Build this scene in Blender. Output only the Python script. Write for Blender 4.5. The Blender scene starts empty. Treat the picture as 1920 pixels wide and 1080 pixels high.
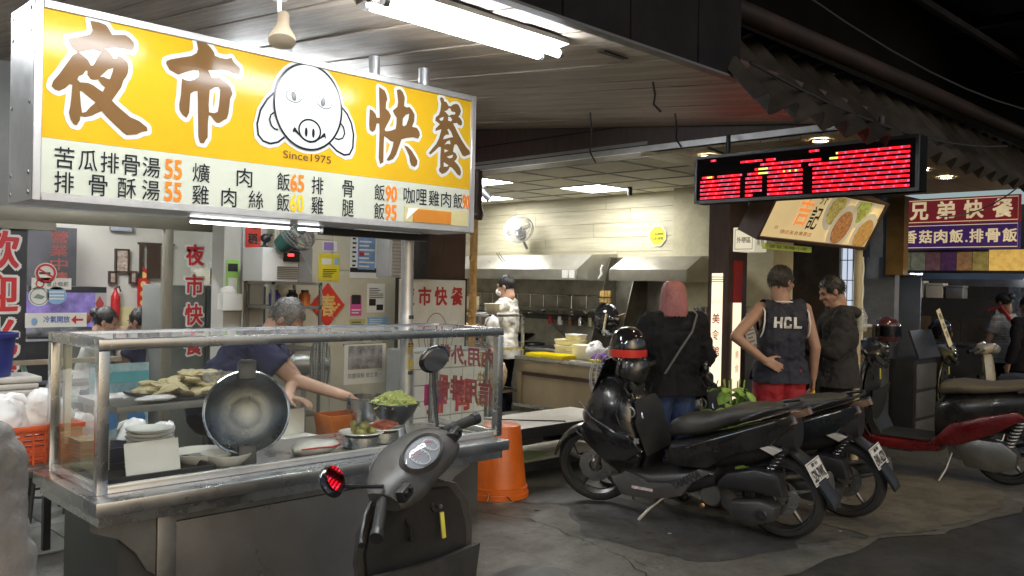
import bpy, bmesh, math, random
from mathutils import Vector as V, Matrix
R = math.radians
random.seed(7)
sc = bpy.context.scene
col = sc.collection

# ---------------------------------------------------------------- camera
CAM = V((0, 0, 1.62))
YAW, PITCH, ROLL = R(45.206), R(-.2566), .021
F_ = V((math.cos(PITCH)*math.cos(YAW), math.cos(PITCH)*math.sin(YAW), math.sin(PITCH)))
r_ = V((math.sin(YAW), -math.cos(YAW), 0)); u_ = r_.cross(F_)
RT = math.cos(ROLL)*r_ + math.sin(ROLL)*u_; UP = -math.sin(ROLL)*r_ + math.cos(ROLL)*u_
cd = bpy.data.cameras.new('camera'); cam = bpy.data.objects.new('camera', cd); col.objects.link(cam)
cam.matrix_world = Matrix(((RT.x, UP.x, -F_.x, CAM.x), (RT.y, UP.y, -F_.y, CAM.y), (RT.z, UP.z, -F_.z, CAM.z), (0, 0, 0, 1)))
cd.sensor_width = 36; cd.lens = 1624.4/1920*36; cd.clip_start = .05; cd.clip_end = 500
sc.camera = cam

# ---------------------------------------------------------------- night sky, moon, exposure
w = bpy.data.worlds.new('World'); sc.world = w; w.use_nodes = True
nt = w.node_tree; bg = nt.nodes['Background']
sky = nt.nodes.new('ShaderNodeTexSky'); sky.sky_type = 'NISHITA'; sky.sun_disc = False
sky.sun_elevation = R(24); sky.sun_rotation = R(200); sky.air_density = 1; sky.dust_density = 2.5
nt.links.new(sky.outputs[0], bg.inputs[0]); bg.inputs[1].default_value = .045
sl = bpy.data.lights.new('sun', 'SUN'); sl.energy = .02; sl.angle = R(10); sl.color = (1, .93, .82)
so = bpy.data.objects.new('sun', sl); col.objects.link(so); so.rotation_euler = (R(60), 0, R(20))
sc.view_settings.view_transform = 'Standard'; sc.view_settings.look = 'None'
sc.view_settings.exposure = 1.2; sc.view_settings.gamma = 1; sc.view_settings.use_curve_mapping = False
sc.render.engine = 'CYCLES'; sc.cycles.use_denoising = True; sc.cycles.max_bounces = 7
sc.cycles.sample_clamp_indirect = 4; sc.cycles.caustics_reflective = False; sc.cycles.caustics_refractive = False
sc.cycles.transparent_max_bounces = 16

# ---------------------------------------------------------------- materials
_M = {}
def mat(name, c, rough=.5, metal=0, var=.12, scale=6, bump=0, bscale=80, emit=0, ecol=None, coat=0, c2=None, dirt=0, stretch=None, rvar=.15, sheen=0, spec=.5, trans=0):
    if name in _M: return _M[name]
    m = bpy.data.materials.new(name); m.use_nodes = True; _M[name] = m
    t = m.node_tree; b = t.nodes['Principled BSDF']; N = t.nodes.new; L = t.links.new
    tc = N('ShaderNodeTexCoord'); src = tc.outputs['Object']
    if stretch:
        mp = N('ShaderNodeMapping'); mp.inputs['Scale'].default_value = stretch; L(src, mp.inputs[0]); src = mp.outputs[0]
    n = N('ShaderNodeTexNoise'); n.inputs['Scale'].default_value = scale; n.inputs['Detail'].default_value = 6; n.inputs['Roughness'].default_value = .65
    L(src, n.inputs['Vector'])
    rp = N('ShaderNodeValToRGB'); L(n.outputs[0], rp.inputs[0])
    lo = tuple(max(0, x*(1-var)) for x in c); hi = tuple(min(1, x*(1+var)) for x in c) if c2 is None else c2
    rp.color_ramp.elements[0].position = .3; rp.color_ramp.elements[1].position = .7
    rp.color_ramp.elements[0].color = (*lo, 1); rp.color_ramp.elements[1].color = (*hi, 1)
    out = rp.outputs[0]
    if dirt:
        n3 = N('ShaderNodeTexNoise'); n3.inputs['Scale'].default_value = scale*.37; n3.inputs['Detail'].default_value = 9; n3.inputs['Roughness'].default_value = .75
        L(src, n3.inputs['Vector'])
        r3 = N('ShaderNodeValToRGB'); L(n3.outputs[0], r3.inputs[0])
        r3.color_ramp.elements[0].position = .42; r3.color_ramp.elements[1].position = .62
        r3.color_ramp.elements[0].color = (1-dirt, 1-dirt*1.05, 1-dirt*1.15, 1); r3.color_ramp.elements[1].color = (1, 1, 1, 1)
        mx = N('ShaderNodeMix'); mx.data_type = 'RGBA'; mx.blend_type = 'MULTIPLY'; mx.inputs[0].default_value = 1
        L(out, mx.inputs[6]); L(r3.outputs[0], mx.inputs[7]); out = mx.outputs[2]
    L(out, b.inputs['Base Color'])
    b.inputs['Metallic'].default_value = metal; b.inputs['Specular IOR Level'].default_value = spec
    mr = N('ShaderNodeMapRange'); L(n.outputs[0], mr.inputs[0]); mr.inputs[1].default_value = .3; mr.inputs[2].default_value = .7
    mr.inputs[3].default_value = max(.02, rough-rvar*rough); mr.inputs[4].default_value = min(1, rough+rvar*rough)
    L(mr.outputs[0], b.inputs['Roughness'])
    if coat: b.inputs['Coat Weight'].default_value = coat; b.inputs['Coat Roughness'].default_value = .06
    if sheen: b.inputs['Sheen Weight'].default_value = sheen
    if trans: b.inputs['Transmission Weight'].default_value = trans
    if bump:
        n2 = N('ShaderNodeTexNoise'); n2.inputs['Scale'].default_value = bscale; n2.inputs['Detail'].default_value = 4; L(src, n2.inputs['Vector'])
        bp = N('ShaderNodeBump'); bp.inputs['Strength'].default_value = bump; bp.inputs['Distance'].default_value = .01
        L(n2.outputs[0], bp.inputs['Height']); L(bp.outputs[0], b.inputs['Normal'])
    if emit:
        b.inputs['Emission Strength'].default_value = emit
        if ecol: b.inputs['Emission Color'].default_value = (*ecol, 1)
        else: L(out, b.inputs['Emission Color'])
    return m
def ground_mat(name, c, c2, speck=.5, crack=0, seed=0):
    if name in _M: return _M[name]
    m = bpy.data.materials.new(name); m.use_nodes = True; _M[name] = m
    t = m.node_tree; b = t.nodes['Principled BSDF']; N = t.nodes.new; L = t.links.new
    tc = N('ShaderNodeTexCoord'); mp = N('ShaderNodeMapping'); mp.inputs['Location'].default_value = (seed, seed*.7, 0); L(tc.outputs['Object'], mp.inputs[0]); src = mp.outputs[0]
    def noise(s, d, r=.6):
        n = N('ShaderNodeTexNoise'); n.inputs['Scale'].default_value = s; n.inputs['Detail'].default_value = d; n.inputs['Roughness'].default_value = r; L(src, n.inputs['Vector']); return n.outputs[0]
    def ramp(x, p0, p1, c0, c1):
        r = N('ShaderNodeValToRGB'); L(x, r.inputs[0]); e = r.color_ramp.elements; e[0].position, e[1].position = p0, p1; e[0].color, e[1].color = (*c0, 1), (*c1, 1); return r.outputs[0]
    def mul(a, q, f=1):
        x = N('ShaderNodeMix'); x.data_type = 'RGBA'; x.blend_type = 'MULTIPLY'; x.inputs[0].default_value = f; L(a, x.inputs[6]); L(q, x.inputs[7]); return x.outputs[2]
    big = noise(.9, 8, .7); out = ramp(big, .35, .68, c, c2)
    fine = noise(150, 3, .8); out = mul(out, ramp(fine, .3, .7, (1-speck, 1-speck, 1-speck), (1.25, 1.24, 1.2)))
    out = mul(out, ramp(noise(3.2, 9, .75), .4, .62, (.5, .48, .45), (1, 1, 1)), .75)
    out = mul(out, ramp(noise(11, 6, .7), .56, .66, (1, 1, 1), (.55, .53, .5)), .7)
    L(out, b.inputs['Base Color'])
    L(ramp(noise(2.1, 7), .35, .7, (.42,)*3, (.85,)*3), b.inputs['Roughness'])
    bp = N('ShaderNodeBump'); bp.inputs['Strength'].default_value = .55; bp.inputs['Distance'].default_value = .006; L(fine, bp.inputs['Height'])
    b2 = N('ShaderNodeBump'); b2.inputs['Strength'].default_value = .5; b2.inputs['Distance'].default_value = .03; L(noise(7, 6), b2.inputs['Height']); L(bp.outputs[0], b2.inputs['Normal']); L(b2.outputs[0], b.inputs['Normal'])
    return m
def glass(name, tint=(.97, .98, .97), k=1.0, rough=.01, haze=0, hcol=(.8, .8, .8)):
    if name in _M: return _M[name]
    m = bpy.data.materials.new(name); m.use_nodes = True; _M[name] = m
    t = m.node_tree; N = t.nodes.new; L = t.links.new
    t.nodes.remove(t.nodes['Principled BSDF']); o = t.nodes['Material Output']
    tr = N('ShaderNodeBsdfTransparent'); tr.inputs[0].default_value = (*tint, 1)
    gl = N('ShaderNodeBsdfGlossy'); gl.inputs['Roughness'].default_value = rough
    lw = N('ShaderNodeLayerWeight'); lw.inputs[0].default_value = .5
    pw_ = N('ShaderNodeMath'); pw_.operation = 'POWER'; pw_.inputs[1].default_value = 4; L(lw.outputs['Facing'], pw_.inputs[0])
    mu = N('ShaderNodeMath'); mu.operation = 'MULTIPLY_ADD'; mu.inputs[1].default_value = .8*k; mu.inputs[2].default_value = .045*k; L(pw_.outputs[0], mu.inputs[0])
    mx = N('ShaderNodeMixShader'); L(mu.outputs[0], mx.inputs[0]); L(tr.outputs[0], mx.inputs[1]); L(gl.outputs[0], mx.inputs[2])
    s = mx.outputs[0]
    if haze:
        df = N('ShaderNodeBsdfDiffuse'); df.inputs[0].default_value = (*hcol, 1)
        m2 = N('ShaderNodeMixShader'); n = N('ShaderNodeTexNoise'); n.inputs['Scale'].default_value = 9; n.inputs['Detail'].default_value = 5
        q = N('ShaderNodeMath'); q.operation = 'MULTIPLY'; q.inputs[1].default_value = haze*2; L(n.outputs[0], q.inputs[0])
        L(q.outputs[0], m2.inputs[0]); L(s, m2.inputs[1]); L(df.outputs[0], m2.inputs[2]); s = m2.outputs[0]
    L(s, o.inputs[0]); return m
def emis(name, c, s):
    if name in _M: return _M[name]
    m = bpy.data.materials.new(name); m.use_nodes = True; _M[name] = m
    b = m.node_tree.nodes['Principled BSDF']; b.inputs['Base Color'].default_value = (*[min(.8, x) for x in c], 1)
    b.inputs['Emission Color'].default_value = (*c, 1); b.inputs['Emission Strength'].default_value = s
    return m

# ---------------------------------------------------------------- mesh helpers
class MB:
    def __init__(s): s.v = []; s.f = []
    def add(s, vs, fs):
        o = len(s.v); s.v += [V(p) for p in vs]; s.f += [tuple(i+o for i in f) for f in fs]; return s
    def box(s, c, d, rz=0, rx=0, ry=0):
        m = Matrix.Translation(c) @ Matrix.Rotation(rz, 4, 'Z') @ Matrix.Rotation(ry, 4, 'Y') @ Matrix.Rotation(rx, 4, 'X')
        x, y, z = d[0]/2, d[1]/2, d[2]/2
        return s.add([m @ V(p) for p in ((-x,-y,-z),(x,-y,-z),(x,y,-z),(-x,y,-z),(-x,-y,z),(x,-y,z),(x,y,z),(-x,y,z))],
                     [(0,3,2,1),(4,5,6,7),(0,1,5,4),(1,2,6,5),(2,3,7,6),(3,0,4,7)])
    def bb(s, x0, x1, y0, y1, z0, z1): return s.box(((x0+x1)/2, (y0+y1)/2, (z0+z1)/2), (abs(x1-x0), abs(y1-y0), abs(z1-z0)))
    def rings(s, rs, cap=True, close=True):
        n = len(rs[0]); vs = [p for r in rs for p in r]; fs = []
        for i in range(len(rs)-1):
            for j in range(n if close else n-1):
                k = (j+1) % n; fs.append((i*n+j, i*n+k, (i+1)*n+k, (i+1)*n+j))
        if cap: fs.append(tuple(range(n-1, -1, -1))); fs.append(tuple((len(rs)-1)*n+j for j in range(n)))
        return s.add(vs, fs)
    def tube(s, path, r, n=8, cap=True):
        path = [V(p) for p in path]; rr = r if isinstance(r, (list, tuple)) else [r]*len(path)
        t0 = (path[1]-path[0]).normalized(); a = t0.orthogonal().normalized(); rs = []
        for i, p in enumerate(path):
            t = (path[min(i+1, len(path)-1)]-path[max(i-1, 0)]).normalized()
            a = (a - t*a.dot(t)); a = a.normalized() if a.length > 1e-6 else t.orthogonal().normalized(); b = t.cross(a)
            rs.append([p + rr[i]*(math.cos(k*2*math.pi/n)*a + math.sin(k*2*math.pi/n)*b) for k in range(n)])
        return s.rings(rs, cap)
    def cyl(s, a, b, r0, r1=None, n=16): return s.tube([a, b], [r0, r0 if r1 is None else r1], n)
    def lathe(s, prof, c=(0,0,0), n=24, ax='Z', cap=False):
        rs = []
        for r, z in prof:
            ring = []
            for k in range(n):
                x, y = r*math.cos(k*2*math.pi/n), r*math.sin(k*2*math.pi/n)
                p = (x, y, z) if ax == 'Z' else ((z, x, y) if ax == 'X' else (y, z, x))
                ring.append(V(p)+V(c))
            rs.append(ring)
        return s.rings(rs, cap)
    def torus(s, c, Rr, r, ax='Y', n=28, m=8):
        rs = []
        for i in range(n+1):
            a = i*2*math.pi/n; ring = []
            for j in range(m):
                b = j*2*math.pi/m; q = Rr+r*math.cos(b); x, y, z = q*math.cos(a), q*math.sin(a), r*math.sin(b)
                p = {'Z': (x, y, z), 'Y': (x, z, y), 'X': (z, x, y)}[ax]; ring.append(V(p)+V(c))
            rs.append(ring)
        return s.rings(rs, False)
    def ball(s, c, r, n=14, m=10, M=None):
        r = (r, r, r) if not isinstance(r, (tuple, list)) else r; rs = []
        for i in range(m+1):
            a = -math.pi/2 + math.pi*i/m; ca = max(math.cos(a), 1e-4); ring = []
            for k in range(n):
                p = V((r[0]*ca*math.cos(k*2*math.pi/n), r[1]*ca*math.sin(k*2*math.pi/n), r[2]*math.sin(a)))
                ring.append((M @ p if M else p)+V(c))
            rs.append(ring)
        return s.rings(rs, True)
    def prism(s, poly, a, b, ax='Y', inset=0):
        # poly = (u, z) outline pushed from a to b along ax; inset rounds both ends
        def P(u, q, z): return (u, q, z) if ax == 'Y' else ((q, u, z) if ax == 'X' else (u, z, q))
        cx = sum(p[0] for p in poly)/len(poly); cz = sum(p[1] for p in poly)/len(poly)
        def ring(q, k): 
            o = []
            for u, z in poly:
                d = math.hypot(u-cx, z-cz) or 1; o.append(P(u-(u-cx)/d*k, q, z-(z-cz)/d*k))
            return o
        if inset:
            h = (b-a); e = inset if h > 0 else -inset
            return s.rings([ring(a, inset), ring(a+e*.3, inset*.3), ring(a+e, 0), ring(b-e, 0), ring(b-e*.3, inset*.3), ring(b, inset)])
        return s.rings([ring(a, 0), ring(b, 0)])
    def xf(s, M): s.v = [M @ p for p in s.v]; return s
    def build(s, name, m, parent=None, smooth=False, bevel=0, seg=2, sub=0, **kw):
        me = bpy.data.meshes.new(name); me.from_pydata(s.v, [], s.f)
        bm = bmesh.new(); bm.from_mesh(me); bmesh.ops.recalc_face_normals(bm, faces=bm.faces)
        if bevel: bmesh.ops.bevel(bm, geom=[e for e in bm.edges if e.is_manifold and e.calc_face_angle(0) > .6], offset=bevel, segments=seg, affect='EDGES', profile=.6, clamp_overlap=True)
        bm.to_mesh(me); bm.free()
        return obj(name, me, m, parent, smooth or bool(bevel), **kw)
def obj(name, me, m, parent=None, smooth=False, **kw):
    o = bpy.data.objects.new(name, me); col.objects.link(o)
    for x in (m if isinstance(m, (list, tuple)) else [m]):
        if x and not me.materials: me.materials.append(x)
    if smooth:
        for p in me.polygons: p.use_smooth = True
        try: me.set_sharp_from_angle(angle=R(40))
        except Exception: pass
    if parent: o.parent = parent
    if kw: tag(o, **kw)
    return o
def tag(o, label=None, cat=None, group=None, kind=None):
    if label: o['label'] = label
    if cat: o['category'] = cat
    if group: o['group'] = group
    if kind: o['kind'] = kind
    return o
def thing(name, label, cat, loc=(0,0,0), rz=0, group=None, rx=0, ry=0):
    o = bpy.data.objects.new(name, None); col.objects.link(o); o.empty_display_size = .1
    o.location = loc; o.rotation_euler = (rx, ry, rz); return tag(o, label, cat, group)
def share(name, me, parent, loc=(0,0,0), rot=(0,0,0), scale=None):
    o = bpy.data.objects.new(name, me); col.objects.link(o); o.parent = parent; o.location = loc; o.rotation_euler = rot
    if scale: o.scale = scale
    return o
def copy_tree(o, parent=None):
    c = o.copy(); col.objects.link(c); c.parent = parent
    for ch in list(o.children): copy_tree(ch, c)
    return c
def B(x0, x1, y0, y1, z0, z1): return MB().bb(x0, x1, y0, y1, z0, z1)
def text(body, m, parent, org, right, up, fit, off=0, name='lettering', ext=0, sp=1.0, line=1.0):
    """flat lettering whose box is fit=(w, h), lower-left corner at org, reading along right"""
    c = bpy.data.curves.new('t', 'FONT'); c.body = body; c.offset = min(off, .008); bold = max(0, off-.008); c.resolution_u = 3; c.extrude = ext; c.space_character = sp; c.space_line = line
    o = bpy.data.objects.new('t', c); col.objects.link(o); dg = bpy.context.evaluated_depsgraph_get()
    me = bpy.data.meshes.new_from_object(o.evaluated_get(dg)); bpy.data.objects.remove(o); bpy.data.curves.remove(c)
    xs = [v.co.x for v in me.vertices]; ys = [v.co.y for v in me.vertices]; zs = [v.co.z for v in me.vertices]
    x0, x1, y0, y1 = min(xs), max(xs), min(ys), max(ys); org, right, up = V(org), V(right).normalized(), V(up).normalized(); nn = right.cross(up)
    base = [v.co.copy() for v in me.vertices]
    for v in me.vertices:
        p = v.co; v.co = org + right*((p.x-x0)/(x1-x0)*fit[0]) + up*((p.y-y0)/(y1-y0)*fit[1]) + nn*(p.z if ext else 0)
    if bold and not ext:
        vs = [v.co.copy() for v in me.vertices]; fs = [tuple(q.vertices) for q in me.polygons]; b = MB(); d = bold*fit[1]*1.1
        n8 = 8 if bold > .04 else 4
        for i in range(n8): a = 2*math.pi*(i+.5)/n8; sh = right*(d*math.cos(a))+up*(d*math.sin(a))+nn*(.00015*i); b.add([v+sh for v in vs], fs)
        me = bpy.data.meshes.new(name); me.from_pydata(b.v, [], b.f)
    me.materials.clear(); me.name = name
    return obj(name, me, m, parent)
def curve_fill(loops, m, parent, name, M=None):
    """filled flat outline (holes allowed) -> mesh; loops of (x, z)"""
    c = bpy.data.curves.new('c', 'CURVE'); c.dimensions = '2D'; c.fill_mode = 'FRONT'
    for lp in loops:
        s = c.splines.new('POLY'); s.points.add(len(lp)-1)
        for i, (x, z) in enumerate(lp): s.points[i].co = (x, z, 0, 1)
        s.use_cyclic_u = True
    o = bpy.data.objects.new('c', c); col.objects.link(o); dg = bpy.context.evaluated_depsgraph_get()
    me = bpy.data.meshes.new_from_object(o.evaluated_get(dg)); bpy.data.objects.remove(o); bpy.data.curves.remove(c)
    me.materials.clear()
    for v in me.vertices: v.co = (M @ v.co) if M else V((v.co.x, 0, v.co.y))
    return obj(name, me, m, parent)
def ell(cx, cz, rx, rz, n=36, rot=0, a0=0, a1=360):
    o = []; full = abs(a1-a0) >= 360
    for i in range(n if full else n+1):
        a = R(a0+(a1-a0)*i/n); x, z = rx*math.cos(a), rz*math.sin(a)
        o.append((cx+x*math.cos(rot)-z*math.sin(rot), cz+x*math.sin(rot)+z*math.cos(rot)))
    return o
def stroke(pts, w, closed=False):
    """outline of a band of width w along pts"""
    n = len(pts); L_, R_ = [], []
    for i, p in enumerate(pts):
        a = pts[(i-1) % n] if closed or i else pts[i]; b = pts[(i+1) % n] if closed or i < n-1 else pts[i]
        dx, dz = b[0]-a[0], b[1]-a[1]; d = math.hypot(dx, dz) or 1; ww = w[i] if isinstance(w, list) else w
        L_.append((p[0]-dz/d*ww/2, p[1]+dx/d*ww/2)); R_.append((p[0]+dz/d*ww/2, p[1]-dx/d*ww/2))
    return [L_, R_] if closed else [L_+R_[::-1]]
# ---------------------------------------------------------------- shared materials
STEEL = mat('brushed_steel', (.54, .54, .54), .26, 1, .08, 7, .02, 12, rvar=.3)
STEELH = mat('brushed_steel_long', (.52, .52, .52), .3, 1, .06, 5, .02, 9, rvar=.3)
STEELD = mat('worn_steel', (.33, .33, .32), .42, .9, .15, 4, .06, 60, dirt=.25)
DARKPANEL = mat('dark_grey_panel', (.1, .1, .1), .4, .4, .12, 3, .03, 120, dirt=.2)
GALV = mat('galvanised_post', (.5, .5, .5), .4, .7, .15, 12)
WHITEP = mat('white_plastic', (.78, .78, .75), .4, var=.04)
WHITEC = mat('glazed_white_ceramic', (.82, .82, .78), .12, var=.03, coat=.5)
BLACKP = mat('black_plastic', (.02, .02, .022), .4, var=.25)
BLACKG = mat('glossy_black', (.012, .012, .014), .12, var=.2, coat=.8)
RUBBER = mat('tyre_rubber', (.022, .022, .022), .8, var=.2, bump=.3, bscale=140)
CHROME = mat('chrome', (.75, .75, .75), .1, 1, .05)
ALU = mat('alloy', (.12, .12, .12), .4, .8, .2)
BROWNW = mat('dark_stained_wood', (.055, .03, .024), .5, var=.35, scale=5, stretch=(6, 6, .8), bump=.12, bscale=40)
CREAM = mat('cream_wall', (.62, .59, .46), .6, var=.06, scale=3, dirt=.12)
WHITEW = mat('off_white_wall', (.62, .61, .56), .65, var=.05, scale=2, dirt=.15)
PAPER = mat('paper', (.78, .77, .73), .8, var=.04)
INK = mat('black_ink', (.02, .02, .022), .7, var=.1)
REDI = mat('red_print', (.5, .03, .03), .55, var=.1)
GOLDI = mat('gold_print', (.75, .5, .15), .45, var=.1)
BAG = mat('white_bag_plastic', (.78, .78, .78), .32, var=.08, bump=.5, bscale=14, trans=.0)
TUBE = emis('lit_tube', (.93, .97, 1), 42)
PANELIT = emis('lit_panel', (1, .98, .95), 18)
WARMLIT = emis('warm_downlight', (1, .8, .45), 55)

# ---------------------------------------------------------------- ground
def jag(poly, amp=.04, step=.18, seed=1):
    rn = random.Random(seed); o = []
    for i, a in enumerate(poly):
        b = poly[(i+1) % len(poly)]; n = max(1, int(math.dist(a, b)/step))
        for k in range(n):
            t = k/n; o.append((a[0]+(b[0]-a[0])*t+rn.uniform(-amp, amp), a[1]+(b[1]-a[1])*t+rn.uniform(-amp, amp)))
    return o
def sheet(poly, z, name, m, parent=None, **kw):
    o = curve_fill([poly], m, parent, name, Matrix.Translation((0, 0, z))); 
    if kw: tag(o, **kw)
    return o
ASPH = ground_mat('road_asphalt', (.04, .04, .042), (.062, .062, .062), .55)
CONC = ground_mat('worn_concrete', (.135, .133, .12), (.2, .195, .17), .4, 0, 3)
PATCH = ground_mat('asphalt_patch', (.065, .065, .066), (.1, .1, .098), .5, 0, 7)
TAN = ground_mat('tan_concrete', (.16, .147, .115), (.22, .2, .16), .4, 0, 11)
CRACK = mat('crack_dirt', (.035, .034, .032), .9)
B(-40, 60, -40, 50, -.3, 0).build('ground', ASPH, kind='structure')
pv = sheet(jag([(-6, 2.5), (1.4, 2.5), (3.0, 2.62), (4.1, 2.62), (4.64, 2.3), (5.71, 2.33), (6.18, 2.09), (7.27, 1.9), (9, 1.75), (14, 1.7), (14, 13), (-6, 13)]), .004, 'pavement', CONC, kind='structure')
sheet(jag([(4.46, 4.76), (4.76, 4.2), (4.45, 3.82), (4.28, 3.63), (4.33, 3.2), (4.40, 2.80), (5.0, 2.55), (5.5, 2.7), (5.35, 3.4), (5.2, 4.6), (4.8, 4.9)], .035, .1, 3), .008, 'repair_patch', PATCH, pv)
sheet(jag([(5.75, 2.75), (5.74, 2.36), (6.18, 2.14), (7.27, 2.0), (7.9, 2.2), (8.3, 2.7), (7.79, 2.95), (6.9, 2.95)], .03, .1, 5), .008, 'concrete_patch', TAN, pv)
for pts in ([(4.15, 4.5), (4.3, 4.1), (4.24, 3.75), (4.2, 3.5), (4.12, 3.15), (4.1, 2.85)], [(4.12, 3.15), (3.9, 2.8), (3.5, 2.66)], [(5.2, 2.6), (5.55, 2.45), (5.7, 2.35)], [(6.4, 3.3), (6.9, 2.9), (7.4, 2.8)]):
    f = []
    for a, b in zip(pts, pts[1:]):
        for k in range(6): f.append((a[0]+(b[0]-a[0])*k/6+random.uniform(-.02, .02), a[1]+(b[1]-a[1])*k/6+random.uniform(-.02, .02)))
    sheet(stroke(f, [random.uniform(.003, .012) for _ in f])[0], .011, 'crack', CRACK, pv)
FLT = mat('floor_tile', (.3, .31, .28), .35, var=.12, scale=5, dirt=.3)
flo = sheet([(-3, 5.4), (5.3, 5.4), (5.3, 13), (-3, 13)], .008, 'floor', mat('floor_grout', (.08, .08, .07), .8), kind='structure')
tme = B(-.295, .295, -.295, .295, 0, .008).build('floor_tile', FLT, flo).data
_t0 = flo.children[0]; _t0.location = (.3, 5.7, .009)
for i in range(-4, 9):
    for j in range(0, 9):
        if (i, j) != (0, 0): share('floor_tile', tme, flo, (.3+.6*i, 5.7+.6*j, .009))
rn = random.Random(3)
LIT = mat('litter_paper', (.6, .58, .52), .8)
for i in range(14):
    s = rn.uniform(.012, .03); x, y = rn.uniform(3.7, 6.2), rn.uniform(2.3, 4.6)
    sheet([(x+s*math.cos(a)*rn.uniform(.5, 1), y+s*math.sin(a)*rn.uniform(.5, 1)) for a in (0, 1.1, 2.3, 3.5, 4.7)], .013, 'scrap', rn.choice([LIT, CRACK, CRACK]), pv)

# ---------------------------------------------------------------- canopy of planks
def cz(y): return 2.66+.1*(y-2.28)
PLANK = mat('weathered_plank', (.4, .34, .28), .55, var=.3, scale=4, stretch=(9, .6, 9), bump=.2, bscale=30, dirt=.4)
can = thing('canopy_ceiling', 'sloping ceiling of grey weathered planks over the food cart', 'ceiling', (0, 2.28, 2.66), rx=math.atan(.1))
pl = B(-.0965, .0965, 0, 6.9, 0, .02).build('plank', PLANK, can, bevel=.004, seg=1)
pm = pl.data; pl.location = (-1.4, 0, 0)
for i in range(1, 34):
    o = share('plank', pm, can, (-1.4+.2*i, rn.uniform(-.004, .004), rn.uniform(-.003, .003)), (0, rn.uniform(-.01, .01), 0))
B(-1.5, 5.33, -.0, 6.9, .03, .1).build('backing_board', BROWNW, can)
FASC = mat('dark_fascia_steel', (.014, .013, .015), .7, 0, .4, 3, .1, 50, dirt=.4, spec=.12)
fa = thing('fascia', 'dark sheet-metal fascia along the canopy edge', 'fascia', (0, 2.24, 2.64))
x = -1.6
for wd in (.9, .75, .8, .8, .8, .42, .5, .37):
    B(x+.002, x+wd-.004, -.02+rn.uniform(0, .006), .015, 0, .75).build('panel', FASC, fa, bevel=.004, seg=1); x += wd
B(-1.6, 3.74, -.03, .02, -.012, -.001).build('edge_trim', mat('trim_grey', (.12, .12, .12), .5, .4), fa)
# corrugated awning further along
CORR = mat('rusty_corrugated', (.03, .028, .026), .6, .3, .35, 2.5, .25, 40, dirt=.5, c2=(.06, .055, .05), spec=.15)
def corrug(name, label, x0, x1, y0, z0, y1, z1, wl=.28, amp=.05, n=12):
    nx = int((x1-x0)/wl*n); a = MB(); d = V((0, y1-y0, z1-z0)).normalized(); nn = V((0, -d.z, d.y)); rs = []
    for i in range(nx+1):
        x_ = x0+(x1-x0)*i/nx; q = amp*math.sin(2*math.pi*(x_-x0)/wl)
        rs.append([V((x_, y0, z0))+nn*q, V((x_, (y0+y1)/2, (z0+z1)/2))+nn*q, V((x_, y1, z1))+nn*q, V((x_, y1, z1))+nn*(q+.004), V((x_, (y0+y1)/2, (z0+z1)/2))+nn*(q+.004), V((x_, y0, z0))+nn*(q+.004)])
    a.rings(rs); return a.build(name, CORR, None, True, label=label, cat='awning')
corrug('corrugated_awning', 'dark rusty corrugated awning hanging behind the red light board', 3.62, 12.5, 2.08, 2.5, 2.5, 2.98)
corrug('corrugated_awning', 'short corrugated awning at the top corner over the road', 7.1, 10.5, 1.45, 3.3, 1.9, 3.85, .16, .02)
MB().tube([(2.8, 2.3, 3.0), (6, 2.3, 3.04), (12.5, 2.3, 3.08)], .055, 12).build('gutter_pipe', mat('rust_gutter', (.022, .02, .018), .6, .3, .5, 3, .2, 30, c2=(.04, .022, .018)), None, True, label='dark rust-streaked gutter pipe above the corrugated awning', cat='pipe')
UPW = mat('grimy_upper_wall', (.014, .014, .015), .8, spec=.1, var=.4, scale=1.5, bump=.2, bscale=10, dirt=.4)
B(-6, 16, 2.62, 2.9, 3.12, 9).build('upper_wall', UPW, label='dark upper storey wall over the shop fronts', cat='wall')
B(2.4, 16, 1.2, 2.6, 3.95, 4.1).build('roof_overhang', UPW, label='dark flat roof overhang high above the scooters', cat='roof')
for i, yy in enumerate((1.3, 1.75)):
    B(2.4, 16, yy, yy+.1, 3.8, 3.94).build('roof_joist', FASC, label=['outer dark steel joist under the roof overhang', 'inner dark steel joist under the roof overhang'][i], cat='joist', group='joists under the overhang')

# ---------------------------------------------------------------- beam and kitchen shell
bm_ = thing('beam', 'long dark brown beam between the canopy and the kitchen ceiling', 'beam', (5.36, 2.32, 2.66))
B(0, .3, .2, 1.9, 0, .36).build('beam_board', BROWNW, bm_); B(0, .3, 1.904, 4.4, 0, .6).build('beam_board', BROWNW, bm_); B(0, .3, 4.404, 7.4, 0, .6).build('beam_board', BROWNW, bm_)
B(-.025, -.001, 0, 7.4, -.012, .03).build('trim_strip', GALV, bm_); B(-.012, -.001, 0, 7.4, .2, .206).build('trim_strip', FASC, bm_)
kc = thing('kitchen_ceiling', 'suspended grid ceiling of pale tiles over the kitchen', 'ceiling', (5.77, 5.77, 2.68))
CT = mat('ceiling_tile', (.76, .74, .66), .8, var=.06, scale=4, dirt=.15)
GR = mat('ceiling_grid', (.3, .29, .26), .6)
t1 = B(.008, .592, .008, .592, 0, .02).build('ceiling_tile', CT, kc); tm = t1.data; lits = {(2, 0), (0, 1), (2, 3)}
for i in range(0, 4):
    for j in range(-3, 7):
        if (i, j) in lits: continue
        if (i, j) == (0, 0): continue
        share('ceiling_tile', tm, kc, (.6*i, .6*j, rn.uniform(0, .004)))
for j in range(-3, 7): B(-.4, -.008, .6*j+.008, .6*j+.592, 0, .02).build('ceiling_tile', CT, kc)
B(-.41, 2.5, -1.8, 4.2, .024, .05).build('grid_backing', GR, kc)
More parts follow.
